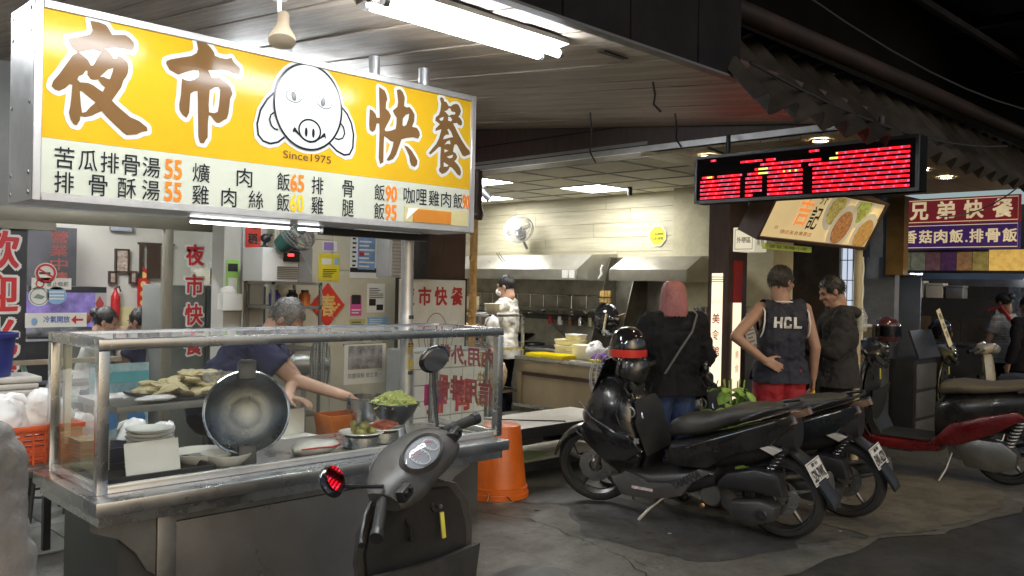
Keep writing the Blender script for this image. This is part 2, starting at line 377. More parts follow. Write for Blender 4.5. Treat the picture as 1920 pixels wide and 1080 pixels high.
for i in range(0, 5): B(.6*i-.012, .6*i+.012, -1.8, 4.2, -.006, .004).build('grid_bar', GR, kc)
for j in range(-3, 8): B(-.41, 2.4, .6*j-.012, .6*j+.012, -.005, .003).build('grid_bar', GR, kc)
for k, (i, j) in enumerate(sorted(lits)):
    lt = thing('ceiling_light', ['square lit ceiling light next to the yellow sign', 'square lit ceiling light above the two range hoods', 'square lit ceiling light farthest back in the kitchen'][k], 'light', (5.77+.6*i, 5.77+.6*j, 2.68), group='kitchen ceiling lights')
    B(.03, .57, .03, .57, -.002, .01).build('diffuser', PANELIT, lt); 
    fr = MB().bb(.012, .03, .012, .588, -.008, .012).bb(.57, .588, .012, .588, -.008, .012).bb(.03, .57, .012, .03, -.008, .012).bb(.03, .57, .57, .588, -.008, .012); fr.build('frame', WHITEP, lt)
    for a in range(1, 4): B(.03, .57, .03+.135*a-.004, .03+.135*a+.004, -.006, -.0025).build('louvre', WHITEP, lt)
kw = thing('kitchen_wall', 'pale boarded wall behind the range hoods', 'wall', (7.95, 4.6, 0))
BOARD = mat('pale_board', (.58, .55, .4), .55, var=.06, scale=3, stretch=(6, .7, 12), bump=.1, bscale=30, dirt=.28)
for r in range(5):
    y = [0.78, .78, .78, .78, .78][r]; offs = [1.5, .9, 2.1, 1.2, 1.8][r]; zz = 1.86+.165*r
    cuts = [.78, .78+offs*.6, .78+offs*.6+1.5, .78+offs*.6+3.0, 5.0]
    for a, b in zip(cuts, cuts[1:]):
        if b > a+.05: B(-.012+rn.uniform(0, .003), .02, a+.002, b-.002, zz+.002, zz+.163).build('board', BOARD, kw)
B(.02, .2, .7, 5.0, 0, 2.7).build('wall_core', CREAM, kw)
B(-.2, .2, -.4, .775, 0, 2.7).build('pilaster', mat('pale_wall', (.58, .54, .36), .6, dirt=.2), kw)
B(-.03, -.014, .78, 5.0, .85, 1.88).build('steel_splashback', mat('greasy_splashback', (.42, .4, .34), .45, .6, .2, 3, .1, 60, dirt=.4), kw)
B(5.36, 8.2, 9.62, 9.8, 0, 3).build('kitchen_end_wall', CREAM, label='cream end wall at the far back of the kitchen', cat='wall')

# wooden column with lit panels
cl = thing('column', 'dark brown wooden column under the red light board', 'column', (6.49, 3.93, 0))
B(0, .3, 0, .2, 0, 2.66).build('post', BROWNW, cl)
LANT = emis('paper_lantern_lit', (1, .8, .58), .5)
B(-.006, -.0005, .052, .158, .25, 1.75).build('lit_panel', LANT, cl)
for k in range(3): B(-.012, -.007, .045, .165, 1.715-.02*k, 1.721-.02*k).build('slat', BROWNW, cl)
text('美', REDI, cl, (-.008, .145, 1.32), (0, -1, 0), (0, 0, 1), (.075, .085), .015); text('食', REDI, cl, (-.008, .145, 1.18), (0, -1, 0), (0, 0, 1), (.075, .085), .015); text('館', REDI, cl, (-.008, .145, 1.04), (0, -1, 0), (0, 0, 1), (.075, .085), .015)
curve_fill(stroke([(.06, 1.49), (.08, 1.51), (.1, 1.48), (.12, 1.52), (.15, 1.49)], .004), mat('brown_print', (.12, .05, .03), .6), cl, 'drawing', Matrix(((0, 0, 1, -.008), (1, 0, 0, 0), (0, 1, 0, 0), (0, 0, 0, 1))))
B(.08, .2, -.012, -.0005, .3, 1.5).build('lit_panel', LANT, cl)
B(.075, .205, -.016, -.0005, 1.502, 1.86).build('red_banner', mat('red_cloth', (.35, .025, .03), .8, bump=.2, bscale=30), cl)
text('美', GOLDI, cl, (.11, -.014, 1.02), (1, 0, 0), (0, 0, 1), (.06, .07)); text('食', GOLDI, cl, (.11, -.014, .9), (1, 0, 0), (0, 0, 1), (.06, .07))
# takeaway box lamp
tk = thing('takeaway_sign', 'small cream lit box sign for takeaway on the wooden column', 'sign', (6.4, 3.64, 1.93))
CREAMLIT = emis('cream_lit', (1, .9, .68), .22)
B(0, .2, 0, .2, 0, .2).build('lamp_box', CREAMLIT, tk, bevel=.006)
BRN = mat('brown_print', (.12, .05, .03), .6)
text('外帶區', BRN, tk, (-.002, .165, .07), (0, -1, 0), (0, 0, 1), (.13, .05), .012); text('美食', BRN, tk, (.03, -.002, .05), (1, 0, 0), (0, 0, 1), (.12, .06))
curve_fill(stroke([(.02, .02), (.18, .02), (.18, .18), (.02, .18)], .006, True), BRN, tk, 'border', Matrix(((0, 0, 1, -.002), (1, 0, 0, 0), (0, 1, 0, 0), (0, 0, 0, 1))))

# cream poster wall between seating and kitchen
pw = thing('poster_wall', 'cream panel wall behind the cook, covered in posters', 'wall', (3.55, 6.3, 0))
B(0, 1.32, 0, .12, 0, 3.05).build('wall_core', CREAM, pw)
for a, b, c, d in ((.02, .53, .05, 1.95), (.54, .86, .05, 1.2), (.54, 1.3, 1.21, 1.7), (.54, 1.3, 1.71, 2.2), (.87, 1.3, .05, 1.2), (.02, .53, 1.96, 2.3)): B(a, b, -.012, -.001, c, d).build('panel', CREAM, pw, bevel=.003, seg=1)
B(4.9, 5.34, 6.0, 6.12, 0, 3.05).build('brown_partition', BROWNW, label='dark brown partition panel behind the white pig board', cat='partition')
B(4.78, 4.87, 6.1, 6.3, 0, 3.05).build('grey_pillar', mat('grey_paint', (.36, .36, .35), .6), label='narrow grey wall end between posters and brown partition', cat='pillar')
cc = thing('carved_column', 'slim carved golden wood column at the kitchen entrance', 'column', (5.3, 5.8, 0))
GW = mat('golden_wood', (.55, .34, .13), .45, var=.3, scale=14, bump=.5, bscale=30)
B(0, .03, 0.02, .1, 0, 2.2).build('post', GW, cc, bevel=.01); MB().lathe([(.045, 2.2), (.06, 2.24), (.06, 2.28), (.045, 2.32), (.04, 2.66)], (.05, .06, 0), 16).build('capital', BROWNW, cc, True)
for k in range(7):
    MB().torus((-.004, .06, 1.0+.17*k), .03, .007, 'X', 16, 6).build('carving', GW, cc, True)

# second shop: soffit, back wall, window
sf = thing('shop_soffit', 'pale wood soffit with downlights in front of the second shop', 'ceiling', (5.37, 2.3, 2.62))
SOF = mat('soffit_board', (.34, .27, .17), .5, var=.2, scale=4, stretch=(.6, 9, 9), bump=.1)
s0 = B(0, 3.8, .003, .142, 0, .02).build('soffit_board', SOF, sf); 
for k in range(1, 12): share('soffit_board', s0.data, sf, (0, .145*k, rn.uniform(0, .003)))
for k, (x, y) in enumerate(((5.62, 3.6), (5.5, 2.66), (7.9, 2.68), (7.3, 2.66))):
    d = thing('downlight', ['round downlight at the left end of the red light board', 'round downlight above the middle of the red light board', 'bright round downlight right of the red light board', 'dim round downlight just past the end of the red light board'][k], 'light', (x, y, 2.62), group='soffit downlights')
    MB().lathe([(.001, -.004), (.055, -.004), (.055, -.001)], n=24).build('lens', WARMLIT, d); MB().lathe([(.056, -.012), (.075, -.01), (.078, -.001)], n=24).build('ring', CHROME, d, True)
SHOPW = mat('dim_brown_wall', (.1, .075, .05), .7, var=.3, dirt=.4)
sb = thing('shop_back_wall', 'dim brown back wall of the second shop with a barred window', 'wall', (9.3, 3.3, 0))
B(0, .12, .95, 2.3, 0, 2.62).build('wall_core', SHOPW, sb); B(0, .12, .34, .72, 0, 2.62).build('wall_core', mat('blue_grey_wall', (.2, .22, .27), .6, dirt=.3), sb)
B(0, .12, .722, .948, 0, 1.2).build('wall_core', SHOPW, sb); B(0, .12, .722, .948, 2.15, 2.62).build('wall_core', SHOPW, sb)
wn = B(.05, .06, .722, .948, 1.2, 2.15).build('window_pane', emis('window_glow', (.72, .82, 1), .32), sb)
for k in range(4): MB().cyl((.02, .74+.062*k, 1.2), (.02, .74+.062*k, 2.15), .006, n=6).build('bar', GALV, wn)
for k in range(4): MB().cyl((.015, .722, 1.3+.22*k), (.015, .948, 1.3+.22*k), .005, n=6).build('bar', BLACKP, wn)
# outlines of the four brush characters in sign millimetres: (strokes, white rim)
GLYPHS = [
 (['186,668 200,670 220,670 241,666 251,655 264,634 292,640 311,644 328,637 344,622 345,606 338,591 312,592 275,589 236,578 250,572 261,562 271,547 281,549 288,562 305,557 322,543 326,525 323,502 318,489 308,473 300,445 278,408 268,391 283,377 307,360 335,340 369,330 399,310 401,296 380,290 361,278 323,270 308,280 280,303 252,327 232,346 220,339 197,324 175,316 158,316 157,301 147,282 136,284 126,299 119,323 124,350 127,392 129,425 119,425 106,409 85,395 72,398 60,408 65,427 86,458 105,491 128,531 143,543 143,547 125,560 113,578 113,590 135,596 174,612 188,620 195,636', '149,547 171,556 198,566 228,564 216,544 201,510 192,506 180,525 162,538', '174,485 180,484 179,471 191,456 204,456 217,460 229,444 242,435 234,418 218,426 200,437 182,442 155,439 146,448 151,460 164,468', '270,512 268,499 259,469 249,469 238,473 224,472 237,486 251,503', '155,407 163,407 181,394 210,375 192,356 177,335 164,330 160,355'],
  ['314,255 296,268 230,324 205,308 175,298 162,272 155,266 145,265 127,269 123,273 110,292 102,320 109,388 107,389 90,378 80,378 62,383 47,396 43,402 43,410 49,435 71,467 116,545 96,572 96,590 97,598 105,606 130,613 174,632 176,638 169,670 173,680 183,685 220,688 245,683 254,678 272,654 315,661 338,652 356,635 361,628 362,602 352,580 342,574 318,574 313,572 337,553 343,522 340,498 334,482 324,465 316,438 291,395 295,390 342,356 377,345 410,324 416,315 418,295 416,288 410,281 387,274 367,262 325,253', '176,368 176,373 178,375 182,373', '192,538 186,542 192,545 197,545']),
 (['587,680 609,681 628,680 647,666 661,650 665,637 689,633 716,634 736,643 746,628 774,608 774,582 747,580 727,587 697,586 637,573 647,558 652,548 662,547 676,551 686,552 703,543 723,533 736,521 744,497 734,474 732,446 728,413 721,391 706,382 690,369 677,368 665,378 653,392 644,393 641,363 641,304 631,289 626,278 610,278 602,303 600,357 597,447 595,482 580,478 567,467 565,433 563,390 552,369 536,379 524,395 522,417 528,454 531,521 545,517 561,517 582,525 598,540 601,554 598,565 574,561 546,549 517,533 494,541 481,545 467,567 469,578 487,588 527,603 568,617 589,633 594,650', '646,494 665,509 682,514 690,504 689,476 686,439 681,413 667,406 645,406 643,437'],
  ['601,263 594,271 585,300 581,383 580,384 564,357 552,352 544,353 525,365 510,385 507,393 505,418 511,455 513,515 470,532 452,558 450,570 453,586 460,593 482,605 560,633 573,643 576,651 570,683 573,691 580,696 609,698 632,697 660,678 675,660 680,652 712,651 734,660 747,657 759,640 784,622 790,616 792,608 791,580 787,570 777,565 747,563 725,569 697,568 698,566 732,548 749,533 760,503 761,493 751,468 745,408 734,380 700,354 692,352 675,351 660,360 658,303 656,296 640,268 635,263 627,261', '661,426 663,483 665,486 672,491 669,443']),
 (['1475,654 1508,642 1519,624 1525,603 1518,586 1517,558 1535,547 1548,528 1542,510 1523,478 1513,457 1521,451 1548,458 1576,470 1581,497 1581,524 1569,536 1557,554 1584,577 1588,602 1579,657 1599,664 1616,652 1628,629 1625,588 1638,583 1658,588 1675,575 1690,555 1688,522 1676,495 1706,493 1721,477 1725,459 1714,441 1684,444 1644,436 1613,425 1600,392 1584,350 1566,325 1541,313 1526,315 1548,348 1561,383 1566,408 1550,408 1530,419 1511,427 1509,385 1509,303 1490,292 1481,320 1482,382 1483,448 1480,481 1466,480 1459,449 1443,436 1427,444 1423,470 1425,542 1443,537 1460,522 1465,507 1482,510 1480,558 1477,601', '1619,526 1636,546 1656,555 1653,531 1640,499 1626,490 1617,494', '1629,398 1651,395 1675,379 1701,350 1713,333 1711,314 1697,301 1676,306 1667,323 1661,350 1646,375'],
  ['1485,277 1476,285 1465,317 1467,432 1466,434 1451,422 1443,420 1418,431 1412,440 1407,470 1409,542 1413,552 1421,557 1428,558 1448,552 1463,541 1464,542 1459,652 1461,661 1468,668 1478,670 1514,657 1520,652 1534,630 1540,607 1541,600 1534,582 1533,570 1533,567 1541,562 1543,562 1569,587 1572,602 1563,657 1566,666 1573,672 1600,680 1608,677 1626,665 1643,635 1643,612 1643,601 1658,604 1666,602 1686,587 1703,564 1706,554 1704,520 1700,510 1716,506 1733,487 1737,480 1741,457 1727,432 1721,426 1713,425 1683,427 1648,420 1631,415 1660,408 1686,391 1713,361 1728,337 1725,307 1708,289 1701,285 1673,290 1666,294 1652,317 1646,344 1632,367 1616,388 1598,342 1576,312 1546,298 1526,299 1518,290 1496,277', '1525,344 1526,400 1528,402 1541,395 1546,392 1545,387 1534,357', '1540,475 1556,502 1563,519 1565,517 1565,500 1562,482']),
 (['1846,662 1857,669 1872,664 1875,651 1890,650 1905,632 1920,633 1935,645 1958,652 1973,647 1983,633 1989,618 1981,598 1972,588 1984,583 1997,569 1998,555 1991,545 1973,547 1964,555 1937,549 1950,533 1968,508 1999,471 2031,439 2050,427 2059,412 2050,404 2020,391 2005,394 1989,415 1970,440 1961,446 1949,442 1944,423 1941,406 1959,400 1970,384 1963,369 1951,359 1973,345 1991,327 1998,307 1992,288 1974,293 1956,309 1934,325 1920,326 1914,312 1897,296 1871,285 1853,296 1850,307 1858,319 1857,368 1860,419 1847,418 1824,397 1794,374 1782,379 1801,401 1829,431 1846,460 1859,502 1859,508 1833,498 1821,494 1824,508 1850,532 1838,539 1820,545 1823,563 1843,579 1851,599 1856,635', '1877,600 1897,610 1909,623 1920,618 1924,608 1951,607 1948,596 1924,592 1910,583 1898,590 1889,598', '1875,572 1869,555 1855,550 1846,558 1857,566', '1904,578 1919,578 1931,566 1922,557 1904,558', '1900,512 1908,518 1924,506 1933,490 1939,480 1918,475 1892,466 1874,460 1880,476 1895,487 1912,487 1909,500', '1884,435 1901,454 1919,460 1922,441 1905,442', '1883,411 1911,408 1885,395', '1899,375 1942,391 1936,375 1918,370', '1881,346 1913,334 1905,326 1881,324'],
  ['1863,272 1842,286 1835,305 1836,312 1843,325 1843,393 1797,359 1790,360 1775,366 1770,371 1767,377 1770,388 1817,440 1832,465 1837,482 1817,480 1810,484 1806,493 1811,515 1823,528 1812,533 1806,540 1805,548 1809,567 1812,573 1830,588 1837,605 1841,633 1832,658 1832,668 1837,674 1850,682 1860,684 1880,677 1884,673 1887,666 1900,662 1912,647 1930,659 1957,667 1980,661 1987,653 1996,640 2003,622 2004,615 1996,593 2011,575 2013,553 2004,538 1997,531 1972,532 1971,530 2011,480 2040,452 2062,436 2073,418 2073,408 2070,401 2057,391 2019,376 1997,381 1975,409 1972,408 1982,393 1985,385 1977,361 2004,335 2013,310 2012,303 2006,283 2000,275 1990,273 1967,280 1930,310 1925,301 1905,283 1874,270']),
]
# ---------------------------------------------------------------- big yellow light-box sign
sg = thing('shop_sign', 'large yellow light-box sign with brown characters and a pig face', 'sign', (.938, 3.35, 1.88))
SW, SH = 2.09, .71
def lit(name, c, e, **k): return mat(name, c, .14, emit=e*.16, var=.05, scale=1.2, spec=.13, **k)
YEL = lit('sign_yellow_lit', (.37, .21, .01), .75, c2=(.4, .25, .012)); IVO = lit('sign_ivory_lit', (.34, .355, .3), .9)
SWHT = lit('sign_white_lit', (.4, .41, .39), .9); BRO = lit('sign_brown_lit', (.1, .053, .02), .5)
SBLK = lit('sign_black_print', (.012, .014, .02), .2); SORG = lit('sign_orange_lit', (.5, .13, .015), .7); SRED = lit('sign_red_lit', (.45, .05, .02), .6)
SYEL = lit('sign_lemon_lit', (.5, .34, .02), .7)
B(.03, SW-.03, .0, .02, .225, SH-.03).build('yellow_face', YEL, sg)
B(.03, SW-.03, .0, .02, .03, .224).build('menu_face', IVO, sg)
ALW = mat('sign_frame_alu', (.55, .55, .56), .35, .6, .1, 6, dirt=.15)
f = MB().bb(0, .03, -.012, .27, 0, SH).bb(SW-.03, SW, -.012, .27, 0, SH).bb(.03, SW-.03, -.012, .27, 0, .03).bb(.03, SW-.03, -.012, .27, SH-.03, SH)
f.build('frame', ALW, sg, bevel=.003, seg=1)
B(.03, SW-.03, .25, .268, .03, SH-.03).build('back_panel', mat('sign_back', (.3, .3, .3), .6), sg)
for zz in (.03, .1, .35, .6, .68):
    for yy in (.03, .24): MB().lathe([(.001, -.004), (.008, -.003), (.009, 0)], (0, yy, zz), 8, 'X').build('rivet', STEELD, sg)
P = lambda s: [tuple(int(q)/1000 for q in t.split(',')) for t in s.split()]
def flat(y): return Matrix(((1, 0, 0, 0), (0, 0, 1, y), (0, 1, 0, 0), (0, 0, 0, 1)))
for i, (br, wh) in enumerate(GLYPHS):
    o = curve_fill([P(s) for s in wh], SWHT, sg, 'white_rim', flat(-.0025)); curve_fill([P(s) for s in br], BRO, sg, 'character', flat(-.005))
# pig emblem
def band(pts, w, closed=False, y=-.0085, n='emblem_line'): return curve_fill(stroke(pts, w, closed), SBLK, sg, n, flat(y))
earL = [(.932, .534), (.9, .5), (.87, .45), (.856, .39), (.862, .345), (.885, .322), (.919, .315), (.955, .326), (.986, .352)]
earR = [(1.268, .528), (1.3, .5), (1.325, .46), (1.338, .41), (1.335, .35), (1.318, .318), (1.29, .311), (1.25, .325), (1.211, .354)]
head = ell(1.1, .499, .169, .187, 56, -.04)
curve_fill([ell(1.1, .499, .187, .205, 48, -.04)], SWHT, sg, 'emblem_rim', flat(-.0025))
def grow(p, c, k): return [((x-c[0])*k+c[0], (z-c[1])*k+c[1]) for x, z in p]
for e, c in ((earL, (.94, .42)), (earR, (1.25, .42))):
    curve_fill([grow(e, c, 1.2)], SWHT, sg, 'emblem_rim', flat(-.0032)); curve_fill([e], SWHT, sg, 'ear', flat(-.0045)); band(e, .009, y=-.0055)
curve_fill([head], SWHT, sg, 'face', flat(-.0065)); band(head, .0095, True)
band(ell(1.026, .534, .039, .026, 28), .0035, True); band(ell(1.177, .531, .038, .026, 28, -.22), .0035, True)
curve_fill([ell(1.025, .534, .0125, .0205, 20, .25)], SBLK, sg, 'pupil', flat(-.0085)); curve_fill([ell(1.172, .532, .0125, .0195, 20, -.2)], SBLK, sg, 'pupil', flat(-.0085))
band(ell(1.107, .396, .054, .048, 30), .008, True); 
for x in (1.089, 1.125): curve_fill([ell(x, .387, .007, .021, 16)], SBLK, sg, 'nostril', flat(-.0085))
band([(1.025, .392), (1.04, .384), (1.055, .37), (1.08, .352), (1.108, .345), (1.135, .351), (1.158, .368), (1.172, .38), (1.182, .386)], [.016, .012, .006, .006, .007, .006, .006, .012, .018], y=-.0095)
band([(1.024, .378), (1.034, .398)], [.004, .012], y=-.0105); band([(1.188, .372), (1.178, .394)], [.004, .012], y=-.0105)
band([(.931, .449), (.917, .437), (.912, .416), (.92, .392), (.936, .38), (.953, .379)], .007); band([(1.266, .45), (1.281, .436), (1.288, .408), (1.277, .385), (1.255, .377), (1.237, .38)], .007)
SX, SU = (1, 0, 0), (0, 0, 1)
def st(s, x0, x1, z0, h, m=None, off=.004): return text(s, m or SBLK, sg, (x0, -.0035, z0), SX, SU, (x1-x0, h), off)
st('Since1975', .982, 1.222, .262, .034, BRO, .006)
# menu: glyph slots (character, x, width) on two rows
def row(z, h, items):
    for s, x, wd in items: st(s, x, x+wd, z, h)
row(.121, .077, [('苦', .075, .066), ('瓜', .155, .066), ('排', .232, .066), ('骨', .309, .066), ('湯', .385, .068), ('爌', .582, .072), ('肉', .77, .07), ('飯', .955, .062), ('排', 1.125, .06), ('骨', 1.285, .062), ('飯', 1.462, .06), ('咖', 1.634, .068), ('哩', 1.712, .066), ('雞', 1.79, .068), ('肉', 1.87, .066), ('飯', 1.95, .062)])
row(.033, .077, [('排', .075, .066), ('骨', .192, .066), ('酥', .295, .068), ('湯', .385, .068), ('雞', .582, .07), ('肉', .705, .066), ('絲', .825, .068), ('飯', .955, .062), ('雞', 1.125, .062), ('腿', 1.285, .064), ('飯', 1.462, .06)])
for s, x, z, m in (('55', .472, .125, SORG), ('55', .472, .037, SORG), ('65', 1.02, .125, SORG), ('60', 1.02, .037, SYEL), ('90', 1.527, .122, SORG), ('95', 1.527, .034, SORG), ('90', 2.014, .122, SORG)):
    st(s, x, x+(.066 if s != '90' or x < 2 else .045), z, .073, m, .03)
tp = mat('masking_tape', (.42, .38, .2), .5, var=.08, emit=.06); B(1.64, 2.045, -.006, -.003, .033, .107).build('tape', tp, sg)
B(1.69, 1.935, -.009, -.0065, .036, .098).build('orange_cover', mat('orange_card', (.38, .14, .015), .55, emit=.06), sg)
curve_fill([[(1.645, .04), (1.72, .1), (1.66, .098)]], PAPER, sg, 'peeled_corner', flat(-.0105)); st('8', 2.0, 2.03, .04, .055, SRED)
for x in (1.55, 1.86): MB().cyl((x, .14, SH), (x, .14, SH+.125), .028, n=14).build('hanger_post', GALV, sg, True)
# tubes tucked under the sign
for k, (x0, x1) in enumerate(((.72, 1.2), (1.25, 1.55))):
    u = thing('under_sign_tube', ['longer thin lit tube under the left half of the yellow sign', 'shorter thin lit tube under the middle of the yellow sign'][k], 'light', (.938+x0, 3.66, 1.862))
    MB().cyl((0, 0, 0), (x1-x0, 0, 0), .006, n=10).build('tube', emis('thin_tube', (.95, .98, 1), 6), u, True); B(-.01, x1-x0+.01, -.012, .012, .008, .02).build('housing', STEELD, u)

# ---------------------------------------------------------------- ceiling tube fixtures and spotlight
def fixture(name, label, x0, x1, y, grp='canopy tube lights'):
    z = cz(y)-.005; t = thing(name, label, 'light', (x0, y, z), group=grp, rx=math.atan(.1)); L_ = x1-x0
    MB().rings([[(q, -.1, -.02), (q, -.05, -.035), (q, .05, -.035), (q, .1, -.02), (q, .1, 0), (q, -.1, 0)] for q in (0, L_)]).build('reflector', WHITEP, t)
    for s in (-.06, .06):
        MB().cyl((.03, s, -.062), (L_-.03, s, -.062), .0145, n=12).build('tube', TUBE, t, True)
        for e in (.012, L_-.012): MB().cyl((e-.012, s, -.062), (e+.012, s, -.062), .019, n=10).build('end_cap', GALV, t, True)
fixture('tube_light', 'twin lit fluorescent tube fitting on the plank ceiling right of the spotlight', 1.83, 2.78, 2.58)
fixture('tube_light', 'twin fluorescent fitting whose end shows at the top edge over the sign', .55, 1.6, 2.62)
sp_ = thing('spotlight', 'unlit white swivel spotlight on the ceiling above the yellow sign', 'lamp', (1.72, 3.05, cz(3.05)-.01))
MB().lathe([(.03, -.02), (.032, -.002), (.03, 0)], n=16, cap=True).build('mount', WHITEP, sp_, True); MB().tube([(0, 0, -.02), (.0, 0, -.06), (.005, -.01, -.085)], .009, 8).build('stem', WHITEP, sp_, True)
hd = MB().lathe([(.001, .06), (.022, .058), (.024, .01), (.026, -.002), (.05, -.05), (.052, -.07), (.03, -.075), (.001, -.076)], n=20)
hd.xf(Matrix.Translation((.0, -.03, -.13)) @ Matrix.Rotation(R(-18), 4, 'X') @ Matrix.Rotation(R(12), 4, 'Y')).build('bulb', mat('frosted_bulb', (.34, .27, .19), .4, var=.15), sp_, True)
jb = thing('ballast_box', 'wire-wrapped ballast between the two ceiling tube fittings', 'ballast', (1.7, 2.6, cz(2.6)-.01))
B(-.08, .06, -.06, .06, -.05, 0).build('case', WHITEP, jb, bevel=.006); MB().tube([(.06, 0, -.02), (.09, .02, -.05), (.11, -.01, -.03), (.13, 0, -.04)], .02, 8).build('wire_bundle', mat('old_wire', (.2, .16, .12), .7, bump=.6), jb, True)
MB().tube([(1.55, 2.75, cz(2.75)-.01), (1.62, 2.85, cz(2.85)-.03), (1.72, 3.0, cz(3.0)-.015), (1.72, 3.05, cz(3.05)-.012)], .006, 6).build('loose_cable', WHITEP, None, True, label='thin white cable running to the ceiling spotlight', cat='cable')
for k, (x, y, dz) in enumerate(((4.6, 3.9, .35), (4.75, 3.3, .22), (3.75, 2.75, .16))):
    a = MB().tube([(x, y, cz(y)), (x+.02, y, cz(y)-dz*.4), (x-.03, y-.03, cz(y)-dz*.8), (x+.02, y-.04, cz(y)-dz)], .006, 6)
    a.build('hanging_wire', BLACKP, None, True, label=['long thin black wire dangling over the kitchen beam', 'curled black wire dangling near the red light board', 'short wire with a small hook dangling by the canopy edge'][k], cat='wire')

# ---------------------------------------------------------------- food cart
ct = thing('food_cart', 'stainless steel food cart with a glass display case', 'cart', (1.055, 3.0, 0))
CW, CD, CZ = 1.93, .68, .86
B(0, CW, 0, CD, CZ-.05, CZ).build('counter_top', STEELH, ct, bevel=.006); 
B(0.02, CW-.02, .03, CD-.03, CZ-.09, CZ-.0505).build('counter_rim', STEEL, ct)
B(.12, 1.55, .13, CD, .12, CZ-.09).build('lower_body', DARKPANEL, ct)
for x in (.28, 1.5): B(x-.035, x+.035, .09, .128, .1, CZ-.09).build('corner_post', STEELD, ct, bevel=.004)
B(.316, 1.464, .118, .129, .2, .72).build('front_panel', mat('front_panel_grey', (.2, .2, .2), .4, .45, .12, 2, .15, 5, dirt=.2, rvar=.4), ct, bevel=.004)
B(.316, 1.464, .1, .117, .73, .77).build('panel_rail', STEELD, ct); B(.316, 1.464, .1, .117, .13, .19).build('panel_rail', STEELD, ct)
for x, sgn in ((.243, -1), (1.537, 1)):
    br = [(0, .0), (0, -.22), (sgn*.03, -.2), (sgn*.07, -.13), (sgn*.13, -.07), (sgn*.22, -.03), (sgn*.22, 0)]
    MB().prism([(x+p, CZ-.091+q) for p, q in br], .1, .12).build('bracket', STEELD, ct)
for x in (.2, 1.5):
    for y in (.2, .6): MB().cyl((x, y, 0), (x, y, .12), .025, n=10).build('leg', BLACKP, ct, True)
# case frame
X0, X1, Y0, Y1, ZT = .055, 1.955, .12, .62, 1.40
def bar(a, b, w=.035, m=STEEL, n='frame_bar'):
    a, b = V(a), V(b); MB().bb(min(a.x, b.x)-w/2, max(a.x, b.x)+w/2, min(a.y, b.y)-w/2, max(a.y, b.y)+w/2, min(a.z, b.z)-w/2, max(a.z, b.z)+w/2).build(n, m, ct, bevel=.004)
for x in (X0, X1):
    for y in (Y0, Y1): bar((x, y, CZ+.019), (x, y, ZT-.06), .038)
top = MB().bb(X0-.02, X1+.02, Y0-.02, Y0+.03, ZT-.038, ZT).bb(X0-.02, X1+.02, Y1-.03, Y1+.02, ZT-.038, ZT).bb(X0-.02, X0+.03, Y0+.03, Y1-.03, ZT-.038, ZT).bb(X1-.03, X1+.02, Y0+.03, Y1-.03, ZT-.038, ZT)
top.build('top_frame', STEEL, ct, bevel=.005)
B(X0+.031, X1-.031, Y0+.031, Y1-.031, ZT-.012, ZT-.006).build('top_glass', glass('roof_glass', (.9, .92, .9), 1.6, .03, .12), ct)
CG = glass('case_glass', (.965, .98, .97), .9, .01, .01)
B(X0+.02, X1-.02, Y0-.004, Y0+.002, CZ+.03, ZT-.04).build('front_pane', CG, ct); B(X0-.003, X0+.003, Y0+.02, Y1-.02, CZ+.03, ZT-.04).build('side_pane', CG, ct); B(X1-.003, X1+.003, Y0+.02, Y1-.02, CZ+.03, ZT-.04).build('side_pane', CG, ct)
RAIL = mat('bright_edge_rail', (.75, .75, .73), .2, .7)
B(X0+.02, X1-.02, Y0-.012, Y0+.012, CZ+.001, CZ+.03).build('rail', RAIL, ct, bevel=.004); B(X0-.012, X0+.012, Y0+.02, Y1-.02, CZ+.001, CZ+.03).build('rail', RAIL, ct, bevel=.004); B(X1-.012, X1+.012, Y0+.02, Y1-.02, CZ+.001, CZ+.03).build('rail', RAIL, ct, bevel=.004)
B(X0+.022, X0+.045, Y1-.055, Y1-.03, CZ+.03, ZT-.05).build('wood_strip', mat('wood_strip', (.6, .5, .3), .5), ct)
MB().cyl((1.86, .73, 0), (1.845, .73, 1.9), .034, n=16).build('support_pole', GALV, ct, True)
for z in (1.12, 1.27, 1.42): MB().cyl((1.856-.008*(z-1), .73, z), (1.856-.008*(z-1), .73, z+.02), .0355, n=16).build('pole_ring', BLACKP, ct, True)
GP = mat('yellow_gloss_print', (.75, .5, .03), .4)
text('吉', GP, ct, (1.83, .693, 1.23), (1, 0, 0), (0, 0, 1), (.045, .06), .02); text('信', GP, ct, (1.83, .693, 1.15), (1, 0, 0), (0, 0, 1), (.045, .06), .02)
# lettering on the end pane, facing away from the cart (seen reversed from inside)
RG = mat('red_vinyl', (.42, .03, .03), .5)
text('內用,外帶', RG, ct, (X1+.006, Y0+.04, 1.19), (0, 1, 0), (0, 0, 1), (.43, .1), .04); text('信用排骨', RG, ct, (X1+.006, Y0+.04, 1.0), (0, 1, 0), (0, 0, 1), (.43, .13), .04)
YG = mat('yellow_vinyl', (.6, .36, .06), .5)
for k, s in enumerate('大眾快餐'): text(s, YG, ct, (X1+.0075, Y0+.1, 1.29-.1*k), (0, 1, 0), (0, 0, 1), (.06, .08), .02)
